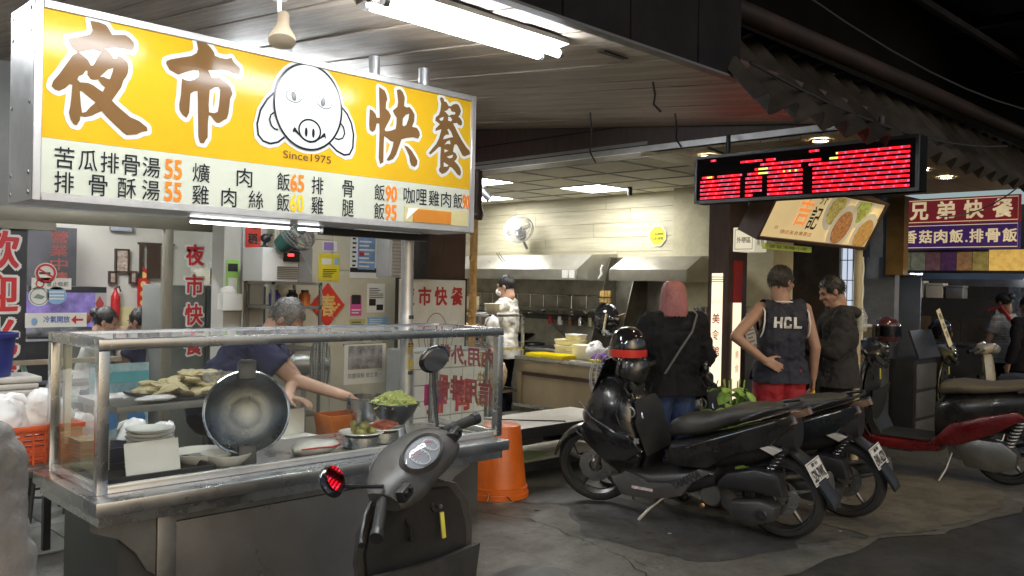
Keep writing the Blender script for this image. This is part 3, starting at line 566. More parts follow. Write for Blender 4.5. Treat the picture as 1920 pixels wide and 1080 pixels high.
# ---------------------------------------------------------------- seating room behind glass
def on(px): pass
gp = thing('glass_partition', 'aluminium-framed glass partition with red vertical lettering', 'partition', (1.2, 6.9, 0))
FRM = mat('bronze_frame', (.2, .185, .14), .45, .4, .12)
B(-1.6, 2.42, -.03, .03, 2.0, 2.1).build('header', FRM, gp, bevel=.004); B(-1.6, 2.42, -.02, .02, 2.1, 3.12).build('upper_panel', mat('upper_panel_grey', (.22, .22, .21), .5), gp)
for x in (.48, 1.74, 2.36): B(x-.035, x+.035, -.03, .03, 0, 2.0).build('mullion', FRM, gp, bevel=.004)
WG = glass('window_glass', (.93, .95, .94), 1.0, .02, .02)
for a, b in ((-1.5, .44), (1.78, 2.32)): B(a, b, -.004, .004, .05, 2.0).build('pane', WG, gp)
B(.52, .9, -.03, .03, 1.94, 2.0).build('sliding_track', FRM, gp)
RW = mat('red_vinyl_letter', (.55, .03, .035), .5); WV = mat('white_vinyl', (.75, .74, .72), .5)
def vtext(s, par, x, y, z, w, h, gap, m, rim=None, cw=None):
    for k, ch in enumerate(s):
        if rim: text(ch, rim, par, (x-.006, y+.003, z-k*gap-.006), (1, 0, 0), (0, 0, 1), (w+.012, h+.012), .075, 'letter_rim')
        text(ch, m, par, (x, y, z-k*gap), (1, 0, 0), (0, 0, 1), (w, h), .03)
vtext('夜市快餐', gp, 1.89, -.009, 1.72, .15, .17, .245, RW, WV)
vtext('歡迎光臨', gp, .38, -.009, 1.66, .28, .26, .31, RW, WV)
B(.36, .72, .0045, .008, .3, 1.98).build('dark_film', mat('dark_film', (.03, .03, .035), .4), gp)
BW = mat('room_wall', (.62, .6, .54), .6, var=.05, scale=2, dirt=.08)
rw = thing('dining_room_wall', 'pale back wall of the dining room behind glass', 'wall', (1.0, 10.4, 0))
B(-2, 4.4, 0, .1, 0, 3.1).build('wall_core', BW, rw); B(2.5, 4.4, -.004, -.001, .2, .95).build('wainscot', mat('brick_print', (.5, .4, .33), .6, var=.3, scale=20), rw)
B(4.72, 4.78, 6.45, 10.4, 0, 3.1).build('dining_side_wall', WHITEW, label='white side wall of the dining room behind the grey fridge', cat='wall')
B(-.9, 4.72, 6.95, 10.4, 2.9, 2.96).build('dining_ceiling', WHITEW, label='white ceiling of the dining room', cat='ceiling')
B(-1.0, -.9, 6.95, 10.4, 0, 3.1).build('dining_end_wall', WHITEW, label='white end wall of the dining room past the frame', cat='wall')
for k, (x, y) in enumerate(((1.6, 8.0), (2.6, 8.8))):  # tubes out of sight, added for the light in the room behind glass
    t = thing('unseen_room_tube', ['unseen ceiling tube light added in the front of the dining room', 'unseen ceiling tube light added in the back of the dining room'][k], 'light', (x, y, 2.88), group='unseen dining room lights')
    B(-.6, .6, -.06, .06, -.03, 0).build('housing', WHITEP, t)
    for s in (-.03, .03): MB().cyl((-.58, s, -.045), (.58, s, -.045), .014, n=10).build('tube', emis('room_tube', (.97, .98, 1), 85), t, True)
# wall pictures, hangings
PX = lambda px, Y: Y*(1+(px-960)/1624.4*1.0)/(1-(px-960)/1624.4)
def wx(px, Y, py=560):
    d = F_ + RT*(px-960)/1624.4 - UP*(py-540)/1624.4; return (CAM + d*(Y/d.y))
DKF = mat('dark_frame', (.05, .03, .02), .4)
def picture(label, px, py0, py1, w, Y=10.36, m=None, fm=DKF):
    a = wx(px, Y, py1); b = wx(px, Y, py0); h = b.z-a.z; t = thing('framed_picture', label, 'picture', (a.x, Y, a.z))
    f = .02; MB().bb(0, f, -.02, .02, 0, h).bb(w-f, w, -.02, .02, 0, h).bb(f, w-f, -.02, .02, 0, f).bb(f, w-f, -.02, .02, h-f, h).build('frame', fm, t)
    B(f, w-f, -.008, .0, f, h-f).build('photo', m or mat('faded_photo', (.45, .25, .2), .4, var=.6, scale=25, c2=(.7, .6, .5)), t); return t
picture('tall dark-framed picture on the dining room wall', 215, 466, 511, .16); picture('small dark-framed photo below and left of the tall picture', 203, 508, 532, .09); picture('small dark-framed photo below and right of the tall picture', 242, 508, 532, .09)
wh = thing('wooden_hanging', 'carved dark wooden wall hanging right of the framed pictures', 'wall hanging', (wx(263, 10.3).x, 10.36, wx(263, 10.3, 458).z))
for x, wd in ((0, .035), (.09, .16), (.33, .04)): B(x, x+wd, -.02, 0, -.4, 0).build('board', DKF, wh)
B(-.02, .42, -.025, .0, 0, .025).build('rail', DKF, wh)
fs = thing('red_banner', 'long red new-year banner with gold lucky print on dining wall', 'banner', (wx(260, 10.3).x, 10.35, wx(260, 10.3, 605).z))
curve_fill([ell(.07, .32, .07, .34, 24)], mat('red_satin', (.5, .02, .02), .5), fs, 'cloth', flat(0))
for k in range(5): curve_fill([ell(.07, .12+.11*k, .035, .04, 10, k)], GOLDI, fs, 'gold_print', flat(-.004))
rd = thing('red_diamond', 'little red diamond paper charm on the dining room wall', 'charm', (wx(190, 10.3).x, 10.35, wx(190, 10.3, 570).z)); curve_fill([[(0, -.09), (.05, 0), (0, .09), (-.05, 0)]], REDI, rd, 'paper', flat(0))
for k, (px, py) in enumerate(((216, 578), (288, 578))):
    q = wx(px, 10.3, py); e = thing('fire_extinguisher', ['red fire extinguisher hung left of the lucky banner', 'red fire extinguisher hung right of the lucky banner'][k], 'extinguisher', (q.x, 10.3, q.z-.15))
    MB().lathe([(.001, 0), (.045, 0), (.05, .02), (.05, .28), (.03, .33), (.018, .35), (.018, .38), (.001, .38)], n=14).build('cylinder_body', mat('extinguisher_red', (.45, .02, .02), .3), e, True); MB().tube([(0, 0, .38), (.04, 0, .4), (.06, 0, .34)], .01, 6).build('hose', BLACKP, e, True)
q = wx(241, 10.3, 598); B(q.x-.09, q.x+.1, 10.34, 10.35, q.z-.1, q.z+.14).build('yellow_notice', mat('pale_yellow_paper', (.68, .6, .32), .7), label='pale yellow notice taped low on the dining room wall', cat='notice')
q = wx(228, 10.3, 428); B(q.x-.12, q.x+.12, 10.3, 10.35, q.z-.03, q.z+.05).build('wall_vent', mat('vent_blue_grey', (.35, .38, .42), .5), label='small grey vent high on the dining room wall', cat='vent')
# fish tank glow
ft = thing('fish_tank', 'fish tank glowing violet behind the stickers on the glass', 'aquarium', (wx(118, 9.6).x, 9.6, 0))
B(-.42, .4, -.25, .25, 0, .95).build('cabinet', BLACKP, ft); B(-.38, .36, -.2, .2, .96, 1.0).build('base', BLACKP, ft)
B(-.38, .36, .12, .2, 1.0, 1.44).build('backlight', mat('violet_glow', (.16, .1, .4), .4, var=.7, scale=4, emit=.45, c2=(.35, .25, .7)), ft); B(-.38, .36, -.2, .2, 1.44, 1.5).build('hood', BLACKP, ft)
B(-.38, .36, -.2, -.194, 1.0, 1.44).build('front_pane', WG, ft)
for k in range(7): MB().ball((-.3+.09*k, -.05+.04*(k % 2), 1.03), (.09, .06, .05+.02*(k % 3)), 10, 7).build('rock', mat('tank_rock', (.12, .12, .14), .8, bump=.6, bscale=20), ft, True)
MB().ball((.18, -.1, 1.17), (.075, .06, .06), 12, 8).build('red_ornament', mat('ornament_red', (.5, .08, .03), .4), ft, True)
# stickers on the glass
def sticker(label, px, py, w, h, m, ring=None, Y=6.885, round_=False):
    q = wx(px, Y, py); t = thing('glass_sticker', label, 'sticker', (q.x, Y, q.z), group='stickers on the partition glass')
    curve_fill([ell(0, 0, w/2, h/2, 28)] if round_ else [[(-w/2, -h/2), (w/2, -h/2), (w/2, h/2), (-w/2, h/2)]], m, t, 'backing', flat(0)); return t
SBL = mat('pale_blue_print', (.25, .45, .7), .5); 
s = sticker('round no-smoking sticker with red ring on the glass', 86, 512, .15, .15, PAPER, round_=True); curve_fill([ell(0, 0, .068, .068), ell(0, 0, .052, .052)], REDI, s, 'ring', flat(-.003)); curve_fill(stroke([(-.05, .03), (.05, -.03)], .012), REDI, s, 'slash', flat(-.004)); B(-.045, .03, -.003, -.002, -.008, .006).build('cigarette', INK, s)
s = sticker('white rectangular no-smoking notice on the glass', 97, 532, .27, .085, PAPER); curve_fill([ell(-.08, 0, .03, .03), ell(-.08, 0, .022, .022)], REDI, s, 'ring', flat(-.003)); text('禁止吸菸', INK, s, (-.035, -.003, -.02), (1, 0, 0), (0, 0, 1), (.15, .035))
s = sticker('round grey-green sticker below the no-smoking notice', 73, 556, .14, .14, PAPER, round_=True); curve_fill([ell(0, 0, .062, .062), ell(0, 0, .055, .055)], mat('green_grey', (.2, .3, .28), .6), s, 'ring', flat(-.003)); curve_fill([[(-.04, -.01), (-.01, .02), (.04, .0), (.02, -.02)]], mat('green_grey', (.2, .3, .28), .6), s, 'mark', flat(-.003))
s = sticker('round pale blue sticker below the no-smoking notice', 106, 554, .14, .13, SBL, round_=True); 
for k in range(3): B(-.05, .05, -.003, -.002, -.03+.025*k, -.02+.025*k).build('print_line', PAPER, s)
s = sticker('white sign on the glass with a red arrow pointing left', 106, 600, .42, .105, PAPER); text('冷氣開放', mat('blue_print', (.05, .12, .45), .5), s, (-.09, -.003, -.02), (1, 0, 0), (0, 0, 1), (.18, .05), .01); curve_fill([[(.1, 0), (.135, .035), (.135, .008), (.185, .008), (.185, -.008), (.135, -.008), (.135, -.035)]], REDI, s, 'arrow', flat(-.003)); MB().ball((-.15, -.006, -.01), (.02, .003, .028), 10, 8).build('mark', SBL, s, True)
q = wx(112, 6.88, 450)
for k, ch in enumerate('營業中請進'): text(ch, mat('faded_red', (.5, .12, .1), .6), gp, (q.x-1.2-.06, -.012, q.z-.02-.1*k), (1, 0, 0), (0, 0, 1), (.12, .085), .02)
# fridge, shelves
fr = thing('grey_fridge', 'tall blue-grey cabinet fridge behind the red shop lettering', 'fridge', (wx(305, 7.5).x, 7.35, 0)); FRG = mat('fridge_blue_grey', (.09, .11, .14), .4, .2)
B(0, .32, 0, .6, .05, 1.55).build('body', mat('fridge_side', (.16, .17, .16), .45), fr, bevel=.01); B(.33, .98, 0, .6, .05, 1.55).build('body', FRG, fr, bevel=.01); B(.36, .95, -.03, -.002, .1, 1.5).build('door', FRG, fr, bevel=.008); MB().cyl((.4, -.05, .6), (.4, -.05, 1.0), .012, n=8).build('handle', CHROME, fr, True)
for k in range(4): B(.38+.14*k, .5+.14*k, .05, .4, 1.56, 1.7+.06*(k % 2)).build('carton', mat('carton%d' % (k % 2), [(.5, .45, .35), (.3, .3, .3)][k % 2], .7), label=['pale carton at the end of the fridge top', 'grey carton second along the fridge top', 'pale carton third along the fridge top', 'grey carton farthest along the fridge top'][k], cat='carton', group='cartons on the fridge') .location = (wx(305, 7.5).x, 7.35, 0)
# stools and tables
def stool(x, y, label, m, h=.45):
    t = thing('stool', label, 'stool', (x, y, 0), group='round stools in the dining area')
    MB().lathe([(.001, h), (.15, h), (.16, h-.012), (.15, h-.03), (.001, h-.03)], n=24).build('seat', m, t, True)
    for a in range(4): c_, s_ = math.cos(a*math.pi/2+.6), math.sin(a*math.pi/2+.6); MB().cyl((.1*c_, .1*s_, h-.03), (.17*c_, .17*s_, 0), .014, n=8).build('leg', BLACKP, t, True)
    MB().torus((0, 0, .18), .145, .008, 'Z', 20, 6).build('foot_ring', BLACKP, t, True)
CRS = mat('stool_cream', (.5, .46, .34), .5)
q = wx(148, 6.4, 690); stool(q.x, 6.3, 'cream stool seen through the end glass of the cart', CRS, .47); q = wx(100, 6.6); stool(q.x-.1, 6.75, 'cream stool half hidden behind the cart corner', CRS, .58)
q = wx(88, 6.3); stool(q.x, 6.2, 'cream-topped stool beside the folded green legs', CRS, .56)
ft2 = thing('side_table', 'low white-topped table with dark legs left of the cart', 'table', (wx(15, 5.2).x, 5.0, 0)); B(-.5, .34, 0, .5, .74, .77).build('table_top', WHITEP, ft2, bevel=.006)
for x in (-.4, .27):
    for y in (.05, .45): B(x, x+.04, y, y+.04, 0, .74).build('leg', BLACKP, ft2)
cs = thing('cloth_stack', 'thick pile of white napkins on the low side table', 'napkins', (wx(2, 5.2).x, 5.2, .771))
for k in range(9): B(-.3+rn.uniform(-.01, .01), .16+rn.uniform(-.012, .012), -.14, .14, .034*k, .034*k+.031).build('napkin_bundle', PAPER, cs, bevel=.01)
bb_ = thing('blue_bin', 'dark blue plastic tub standing on the napkin pile', 'tub', (wx(-30, 5.2).x, 5.2, 1.08)); MB().lathe([(.001, 0), (.13, 0), (.15, .2), (.165, .2), (.165, .225), (.145, .225), (.125, .01), (.001, .01)], n=20).build('body', mat('blue_plastic', (.03, .04, .22), .35), bb_, True); MB().torus((0, 0, .23), .155, .01, 'Z', 20, 6).build('rim', mat('blue_plastic'), bb_, True) if False else None
B(wx(48, 9.9).x, wx(142, 9.9).x, 9.9, 10.3, 1.5, 2.12).build('wall_cabinet', mat('dark_cabinet', (.05, .05, .055), .35, var=.4, scale=3), label='dark wall cabinet above the glowing fish tank', cat='cabinet')
sh2 = thing('dark_shelf', 'dark shelving unit at the left behind the glass door', 'shelf', (wx(35, 7.6).x, 7.6, 0))
for z in (.3, .7, 1.05): B(0, .75, 0, .3, z, z+.03).build('shelf_board', BLACKP, sh2)
for x in (0, .72): B(x, x+.03, 0, .3, 0, 1.08).build('side', BLACKP, sh2)
fg = thing('folding_table', 'folded table with pale green crossed legs by the glass door', 'folding table', (wx(62, 6.4).x, 6.5, 0)); TEAL = mat('pale_green_paint', (.3, .45, .42), .45)
for a, b in (((-.12, 0, .3), (.22, 0, 1.02)), ((.2, .04, .3), (-.02, .04, 1.0)), ((.3, 0, .3), (.55, 0, .95)), ((.1, .04, .75), (.5, .04, .72))): MB().cyl(a, b, .018, n=8).build('leg', TEAL, fg, True)
for x in (0, .45): MB().cyl((x, .02, 0), (x, .02, .32), .018, n=8).build('leg', BLACKP, fg, True)
B(-.15, .62, -.02, .06, 1.0, 1.03).build('table_top', mat('table_laminate', (.3, .24, .17), .4), fg)
# blue poster low behind cart
q = wx(228, 6.5, 690); p = thing('sea_poster', 'blue seaside poster standing low behind the glass case', 'poster', (q.x-.22, 6.5, .42)); B(0, .42, 0, .012, 0, .56).build('sheet', mat('sea_print', (.12, .33, .5), .4, var=.5, scale=5, c2=(.45, .6, .6)), p); B(0, .42, -.004, -.001, .42, .5).build('title_band', mat('teal_band', (.1, .35, .38), .5), p)
for k in range(2): curve_fill([ell(.14+.17*k, .15, .09, .07, 16)], mat('whale_blue', (.05, .18, .4), .4), p, 'picture', flat(-.004))
# grey pillar and red couplet
wl = thing('wall_pillar', 'white wall pillar carrying the red couplet strip', 'wall', (wx(430, 6.3).x, 6.28, 0)); B(-.06, .28, 0, .2, 0, 3.0).build('wall_core', WHITEW, wl); MB().cyl((.09, -.02, 0), (.09, -.02, 2.4), .014, n=8).build('conduit', GALV, wl, True)
cp = thing('couplet_strip', 'red paper couplet with black brush characters on the pillar', 'banner', (wx(455, 6.27).x, 6.262, wx(465, 6.27, 520).z)); B(0, .14, 0, .004, 0, .5).build('paper', mat('couplet_red', (.55, .05, .03), .7), cp)
for k, s in enumerate('味稱第一'): text(s, INK, cp, (.03, -.003, .38-.115*k), (1, 0, 0), (0, 0, 1), (.08, .08 if s != '一' else .012), .03)
gn = thing('green_notice', 'bright green notice beside the glass partition', 'notice', (wx(423, 6.27).x, 6.262, wx(430, 6.27, 555).z)); B(0, .1, 0, .004, 0, .28).build('sheet', mat('lime_print', (.3, .6, .12), .6), gn); B(.01, .09, -.003, -.001, .19, .25).build('print_block', INK, gn); B(.015, .085, -.003, -.001, .05, .14).build('print_block', PAPER, gn)
tb = thing('tissue_holder', 'white tissue dispenser box hung on the partition post', 'dispenser', (wx(408, 6.25).x, 6.16, wx(408, 6.25, 582).z)); B(0, .16, 0, .1, 0, .13).build('box', WHITEP, tb, bevel=.01); MB().ball((.07, .05, .14), (.07, .05, .05), 9, 6).build('tissue', PAPER, tb, True)
def wX(px, X, py=560):
    d = F_ + RT*(px-960)/1624.4 - UP*(py-540)/1624.4; return (CAM + d*(X/d.x))
def wZ(px, py, Z):
    d = F_ + RT*(px-960)/1624.4 - UP*(py-540)/1624.4; return (CAM + d*((Z-CAM.z)/d.z))
def lump(c, r, seed, amp=.25, n=16, m=12):
    """crumpled rounded shape"""
    rr = random.Random(seed); b = MB().ball((0, 0, 0), r, n, m); ph = [(V((rr.uniform(-1, 1), rr.uniform(-1, 1), rr.uniform(-1, 1)))*rr.uniform(3, 9)/max(r), rr.uniform(0, 6)) for _ in range(7)]
    o = MB(); o.f = b.f; o.v = []
    for p in b.v:
        k = sum(math.sin(p.dot(q)*.6+f) for q, f in ph)/7; k2 = sum(abs(math.sin(p.dot(q)*1.7+f*2)) for q, f in ph[:4])/4-.6; o.v.append(p*(1+amp*k+amp*.55*k2)+V(c))
    return o
def bag(name, label, loc, r, seed, grp=None, ears=True, m=None, parent=None):
    t = thing(name, label, 'bag', loc, group=grp); lump((0, 0, r[2]*.85), r, seed, .42, 36, 24).build('bag_body', m or BAG, t, True)
    if ears:
        for s in (-1, 1): MB().tube([(s*r[0]*.15, 0, r[2]*1.45), (s*r[0]*.45, r[1]*.1, r[2]*1.75), (s*r[0]*.75, r[1]*.25, r[2]*1.62), (s*r[0]*.95, r[1]*.3, r[2]*1.35)], [r[0]*.22, r[0]*.13, r[0]*.16, r[0]*.05], 9).build('handle', m or BAG, t, True)
    return t
# ---------------------------------------------------------------- inside the glass case (counter z = .861)
CZW = .862
tr = thing('black_tray', 'shallow black tray under the plates in the glass case', 'tray', (1.36, 3.33, CZW)); MB().bb(-.2, .2, -.12, .12, 0, .006).bb(-.2, .2, -.13, -.118, 0, .03).bb(-.2, .2, .118, .13, 0, .03).bb(-.212, -.2, -.13, .13, 0, .03).bb(.2, .212, -.13, .13, 0, .03).build('tray_shell', BLACKP, tr)
ps = []
pme = MB().lathe([(.001, 0), (.055, 0), (.085, .016), (.088, .02), (.084, .019), (.055, .006), (.001, .006)], n=32)
pr_ = thing('plate', 'white plate at the bottom of the stack behind the white card', 'plate', (1.375, 3.36, CZW+.008), group='white plates stacked in the case'); pd = pme.build('dish', WHITEC, pr_, True).data
for k in range(1, 11):
    t = thing('plate', 'top white plate of the stack behind the white card' if k == 10 else 'white plate within the stack behind the white card', 'plate', (1.375+rn.uniform(-.002, .002), 3.36, CZW+.008+.0145*k), group='white plates stacked in the case'); share('dish', pd, t)
cdn = thing('white_card', 'blank white card leaning on the plate stack', 'card', (1.345, 3.235, CZW+.008), rx=R(-12), rz=R(4)); B(-.105, .105, 0, .003, 0, .135).build('card_sheet', PAPER, cdn, bevel=.001)
for k in range(12):
    t = thing('food_tray', 'topmost pale paper food tray stacked in the case corner' if k == 11 else 'paper food tray within the stack in the case corner', 'food tray', (1.2, 3.5, CZW+.0105*k), group='paper trays stacked in the case')
    if k == 0: fd = MB().rings([[(-.045, -.06, 0), (.045, -.06, 0), (.045, .06, 0), (-.045, .06, 0)], [(-.055, -.07, .018), (.055, -.07, .018), (.055, .07, .018), (-.055, .07, .018)], [(-.05, -.065, .018), (.05, -.065, .018), (.05, .065, .018), (-.05, .065, .018)], [(-.04, -.055, .004), (.04, -.055, .004), (.04, .055, .004), (-.04, .055, .004)]]).build('tray_shell', mat('kraft_tray', (.42, .42, .3), .7), t).data
    else: share('tray_shell', fd, t)
db = thing('dark_basin', 'dark round basin beside the plates in the case', 'basin', (1.29, 3.55, CZW)); MB().lathe([(.001, 0), (.07, 0), (.09, .09), (.095, .09), (.075, .006), (.001, .006)], n=24).build('basin_shell', mat('navy_plastic', (.03, .03, .06), .3), db, True)
for k, (x, y, r, l) in enumerate(((1.62, 3.42, .125, 'large white oval dish left of the steel lid'), (1.68, 3.33, .1, 'smaller white dish tucked under the steel lid'))):
    t = thing('white_dish', l, 'dish', (x, y, CZW)); MB().lathe([(.001, .004), (r*.7, 0), (r, .035), (r*1.03, .045), (r*.97, .045), (r*.68, .012), (.001, .012)], n=36).build('dish_shell', WHITEC, t, True); MB().lathe([(.001, .02), (r*.8, .02), (r*.82, .016)], n=28).build('gravy', mat('dark_gravy', (.03, .03, .025), .15), t, True)
# big lid stood on edge
ld = thing('pot_cover', 'big round steel pot lid stood upright with black clips', 'lid', (1.76, 3.32, CZW+.005), rz=R(-22)); Mx = Matrix.Translation((0, 0, .197)) @ Matrix.Rotation(R(-12), 4, 'X')
LIDM = mat('pressed_steel', (.13, .14, .15), .3, 1, .3, 3, .05, 60, rvar=.4)
MB().lathe([(.001, .035), (.06, .035), (.075, .028), (.1, .03), (.11, .024), (.14, .02), (.158, .002), (.168, -.006), (.172, -.002), (.16, .01), (.145, .028), (.06, .045), (.001, .045)], n=48, ax='Y').xf(Mx).build('dome', LIDM, ld, True); MB().torus((0, -.004, 0), .17, .006, 'Y', 48, 8).xf(Mx).build('rolled_rim', CHROME, ld, True)
for s in (1, -1): MB().bb(-.036, .036, -.03, .03, s*.175-.04, s*.175+.04).bb(-.03, .03, -.034, .02, s*.215-.014, s*.215+.004).xf(Mx).build('clip', BLACKP, ld, bevel=.008)
B(-.008, .008, -.036, -.031, -.182, -.176).xf(Mx).build('red_dot', REDI, ld) if False else None
cl_ = thing('dish_cloth', 'crumpled white dish cloth with red edging in the case', 'cloth', (2.08, 3.3, CZW)); lump((0, 0, .028), (.12, .07, .035), 5, .35, 20, 12).build('cloth_body', mat('cotton', (.75, .74, .7), .9, bump=.4, bscale=40), cl_, True); MB().tube([(-.1, -.05, .03), (-.03, -.075, .035), (.04, -.07, .03), (.1, -.04, .03)], .004, 6).build('red_edging', REDI, cl_, True)
def food_plate(label, x, y, r, what):
    t = thing('food_plate', label, 'plate', (x, y, CZW+.045)); MB().lathe([(.001, 0), (r*.6, 0), (r, .02), (r*.97, .024), (r*.6, .008), (.001, .008)], n=32).build('dish', WHITEC, t, True); MB().lathe([(r*.75, -.044), (r*.8, -.042), (r*.78, .002), (r*.72, .002)], n=24).build('stand_ring', STEEL, t, True)
    if what == 'eggs':
        e = None
        for k in range(16):
            a = rn.uniform(0, 6.3); q = rn.uniform(0, r*.55); lv = 0 if k < 11 else 1
            if e is None: e = lump((0, 0, 0), (.02, .018, .017), 3, .1, 10, 8).build('braised_egg', mat('olive_braise', (.3, .28, .08), .35, var=.3, scale=30), t, True); e.location = (0, 0, .024)
            else: share('braised_egg', e.data, t, (q*math.cos(a), q*math.sin(a), .024+.024*lv), (a, q*20, 0))
    else:
        e = None
        for k in range(14):
            a = rn.uniform(0, 6.3); q = rn.uniform(0, r*.5)
            if e is None: e = MB().tube([(-.035, 0, 0), (-.015, .004, .003), (.015, .003, .002), (.035, -.002, 0)], [.007, .0105, .0105, .006], 8).build('sausage_slice', mat('sausage', (.42, .1, .05), .35, var=.3, scale=40), t, True); e.location = (0, 0, .02)
            else: share('sausage_slice', e.data, t, (q*math.cos(a), q*math.sin(a), .02+.011*(k//5)), (0, rn.uniform(-.2, .2), a*2))
food_plate('white plate piled with olive braised eggs in the case', 2.32, 3.3, .105, 'eggs'); food_plate('white plate of sliced red sausage in the case', 2.47, 3.34, .1, 'saus')
sb_ = thing('noodle_bowl', 'steel mixing bowl heaped with pale green noodles', 'bowl', (2.6, 3.42, CZW+.06)); MB().lathe([(.001, 0), (.05, 0), (.09, .04), (.118, .1), (.124, .102), (.122, .106), (.112, .1), (.085, .045), (.048, .006), (.001, .006)], n=40).build('bowl_shell', LIDM, sb_, True); MB().lathe([(.06, -.058), (.065, -.058), (.05, .0), (.045, .0)], n=20).build('foot', STEEL, sb_, True)
nd = MB(); r2 = random.Random(9)
for k in range(130):
    a, q = r2.uniform(0, 6.3), .1*math.sqrt(r2.random()); h = .1+.055*(1-(q/.105)**2)+r2.uniform(-.01, .006); d = r2.uniform(0, 6.3); L_ = r2.uniform(.02, .04)
    nd.tube([(q*math.cos(a)+L_*math.cos(d)*t+.008*math.sin(5*t), q*math.sin(a)+L_*math.sin(d)*t, h-.012*abs(t)+.006*math.cos(4*t)) for t in (-1, -.4, .2, .7, 1)], .0035, 5)
nd.lathe([(.001, .13), (.05, .12), (.09, .095), (.1, .085)], n=20); nd.build('noodle_heap', mat('green_noodle', (.55, .6, .2), .4, var=.25, scale=40), sb_, True, kind='stuff')
sp2 = thing('steel_pot', 'wide steel stock pot behind the noodle bowl', 'pot', (2.78, 3.86, .78)); MB().lathe([(.001, 0), (.13, 0), (.135, .02), (.135, .21), (.142, .215), (.13, .215), (.128, .01), (.001, .01)], n=36).build('pot_wall', STEEL, sp2, True); MB().lathe([(.001, .17), (.128, .17)], n=28).build('broth', mat('dark_broth', (.05, .03, .015), .1), sp2)
# prep counter behind the case
pc = thing('prep_counter', 'steel prep counter between the glass case and the cook', 'counter', (1.7, 3.7, 0)); B(0, 1.25, .02, .42, .74, .78).build('counter_top', STEELH, pc, bevel=.004); B(.02, 1.23, .05, .4, .1, .74).build('cabinet', DARKPANEL, pc)
for x in (.05, 1.2): B(x-.02, x+.02, .06, .1, 0, .1).build('leg', BLACKP, pc)
bx = thing('orange_tub', 'orange food tub on the prep counter by the cook', 'tub', (2.62, 3.93, .781)); MB().rings([[(-.09, -.07, 0), (.09, -.07, 0), (.09, .07, 0), (-.09, .07, 0)], [(-.11, -.085, .13), (.11, -.085, .13), (.11, .085, .13), (-.11, .085, .13)], [(-.1, -.075, .13), (.1, -.075, .13), (.1, .075, .13), (-.1, .075, .13)], [(-.085, -.065, .01), (.085, -.065, .01), (.085, .065, .01), (-.085, .065, .01)]]).build('tub_shell', mat('orange_plastic', (.6, .16, .02), .35), bx, bevel=.004)
wb = thing('open_lunch_box', 'open white paper lunch box under the cook\'s hand', 'lunch box', (2.35, 3.88, .781), rz=R(10)); B(-.1, .1, -.08, .08, 0, .04).build('box_base', PAPER, wb, bevel=.004); B(-.1, .1, .08, .084, .04, .17).build('box_lid', PAPER, wb); B(-.11, .11, -.1, -.084, .0, .045).build('flap', mat('buff_card', (.6, .5, .25), .6), wb)
for k, x in enumerate((0, 1)):
    t = thing('clear_cup', ['first clear plastic tub behind the steel lid', 'second clear plastic tub behind the steel lid'][k], 'tub', (wx(398, 4.5).x+.115*k, 4.5, .986), group='clear plastic tubs'); MB().lathe([(.001, 0), (.05, 0), (.06, .12), (.063, .125), (.058, .122), (.048, .005), (.001, .005)], n=20).build('tub_wall', glass('cloudy_plastic', (.85, .87, .88), .6, .2, .3), t, True)
tcp = thing('steel_side_table', 'steel table with a tray of cutlets behind the case', 'table', (1.6, 4.3, 0)); B(0, .95, 0, .55, .95, .985).build('table_top', STEELD, tcp, bevel=.004)
for x in (.04, .76):
    for y in (.04, .5): B(x-.018, x+.018, y-.018, y+.018, 0, .95).build('leg', STEELD, tcp)
B(.03, .77, .03, .5, .35, .37).build('lower_shelf', STEELD, tcp)
ctt = thing('cutlet_tray', 'black tray heaped with pale breaded cutlets', 'food tray', (2.14, 4.56, .988)); MB().bb(-.33, .33, -.22, .22, 0, .012).build('tray_base', BLACKP, ctt)
cm = None
for k in range(130):
    lv = 0 if k < 52 else (1 if k < 92 else (2 if k < 118 else 3)); s = [1, .8, .55, .3][lv]; x, y = rn.uniform(-.3, .3)*s, rn.uniform(-.19, .19)*s
    if cm is None: cm = lump((0, 0, 0), (.05, .036, .012), 11, .3, 12, 8).build('cutlet', mat('pale_cutlet', (.55, .48, .27), .7, var=.2, scale=30, bump=.4, bscale=60), ctt, True); cm.location = (x, y, .026)
    else: share('cutlet', cm.data, ctt, (x, y, .026+.027*lv+rn.uniform(0, .008)), (rn.uniform(-.4, .4), rn.uniform(-.4, .4), rn.uniform(0, 6)))
bag('plastic_bag', 'knotted white plastic bag hung under the cutlet table', (1.62, 4.15, .78), (.07, .05, .09), 21); bag('plastic_bag', 'small white plastic bag right of the knotted one', (1.76, 4.12, .8), (.05, .04, .07), 22)
bag('flat_plastic_bag', 'clear thin plastic bag lying in front of the cutlets', (1.8, 4.36, .99), (.1, .05, .018), 23, ears=False)
os_ = thing('open_sign', 'magenta open sign standing by the end glass', 'sign', (wx(800, 3.66).x, 3.66, .95)); MAG = mat('magenta_card', (.42, .02, .14), .4); B(0, .145, 0, .006, 0, .115).build('card', MAG, os_, bevel=.003)
text('營業中', PAPER, os_, (.03, -.003, .07), (1, 0, 0), (0, 0, 1), (.085, .03), .01); text('OPEN', PAPER, os_, (.04, -.003, .045), (1, 0, 0), (0, 0, 1), (.065, .016)); B(.07, .076, .01, .02, -.08, 0).build('stake', WHITEP, os_)
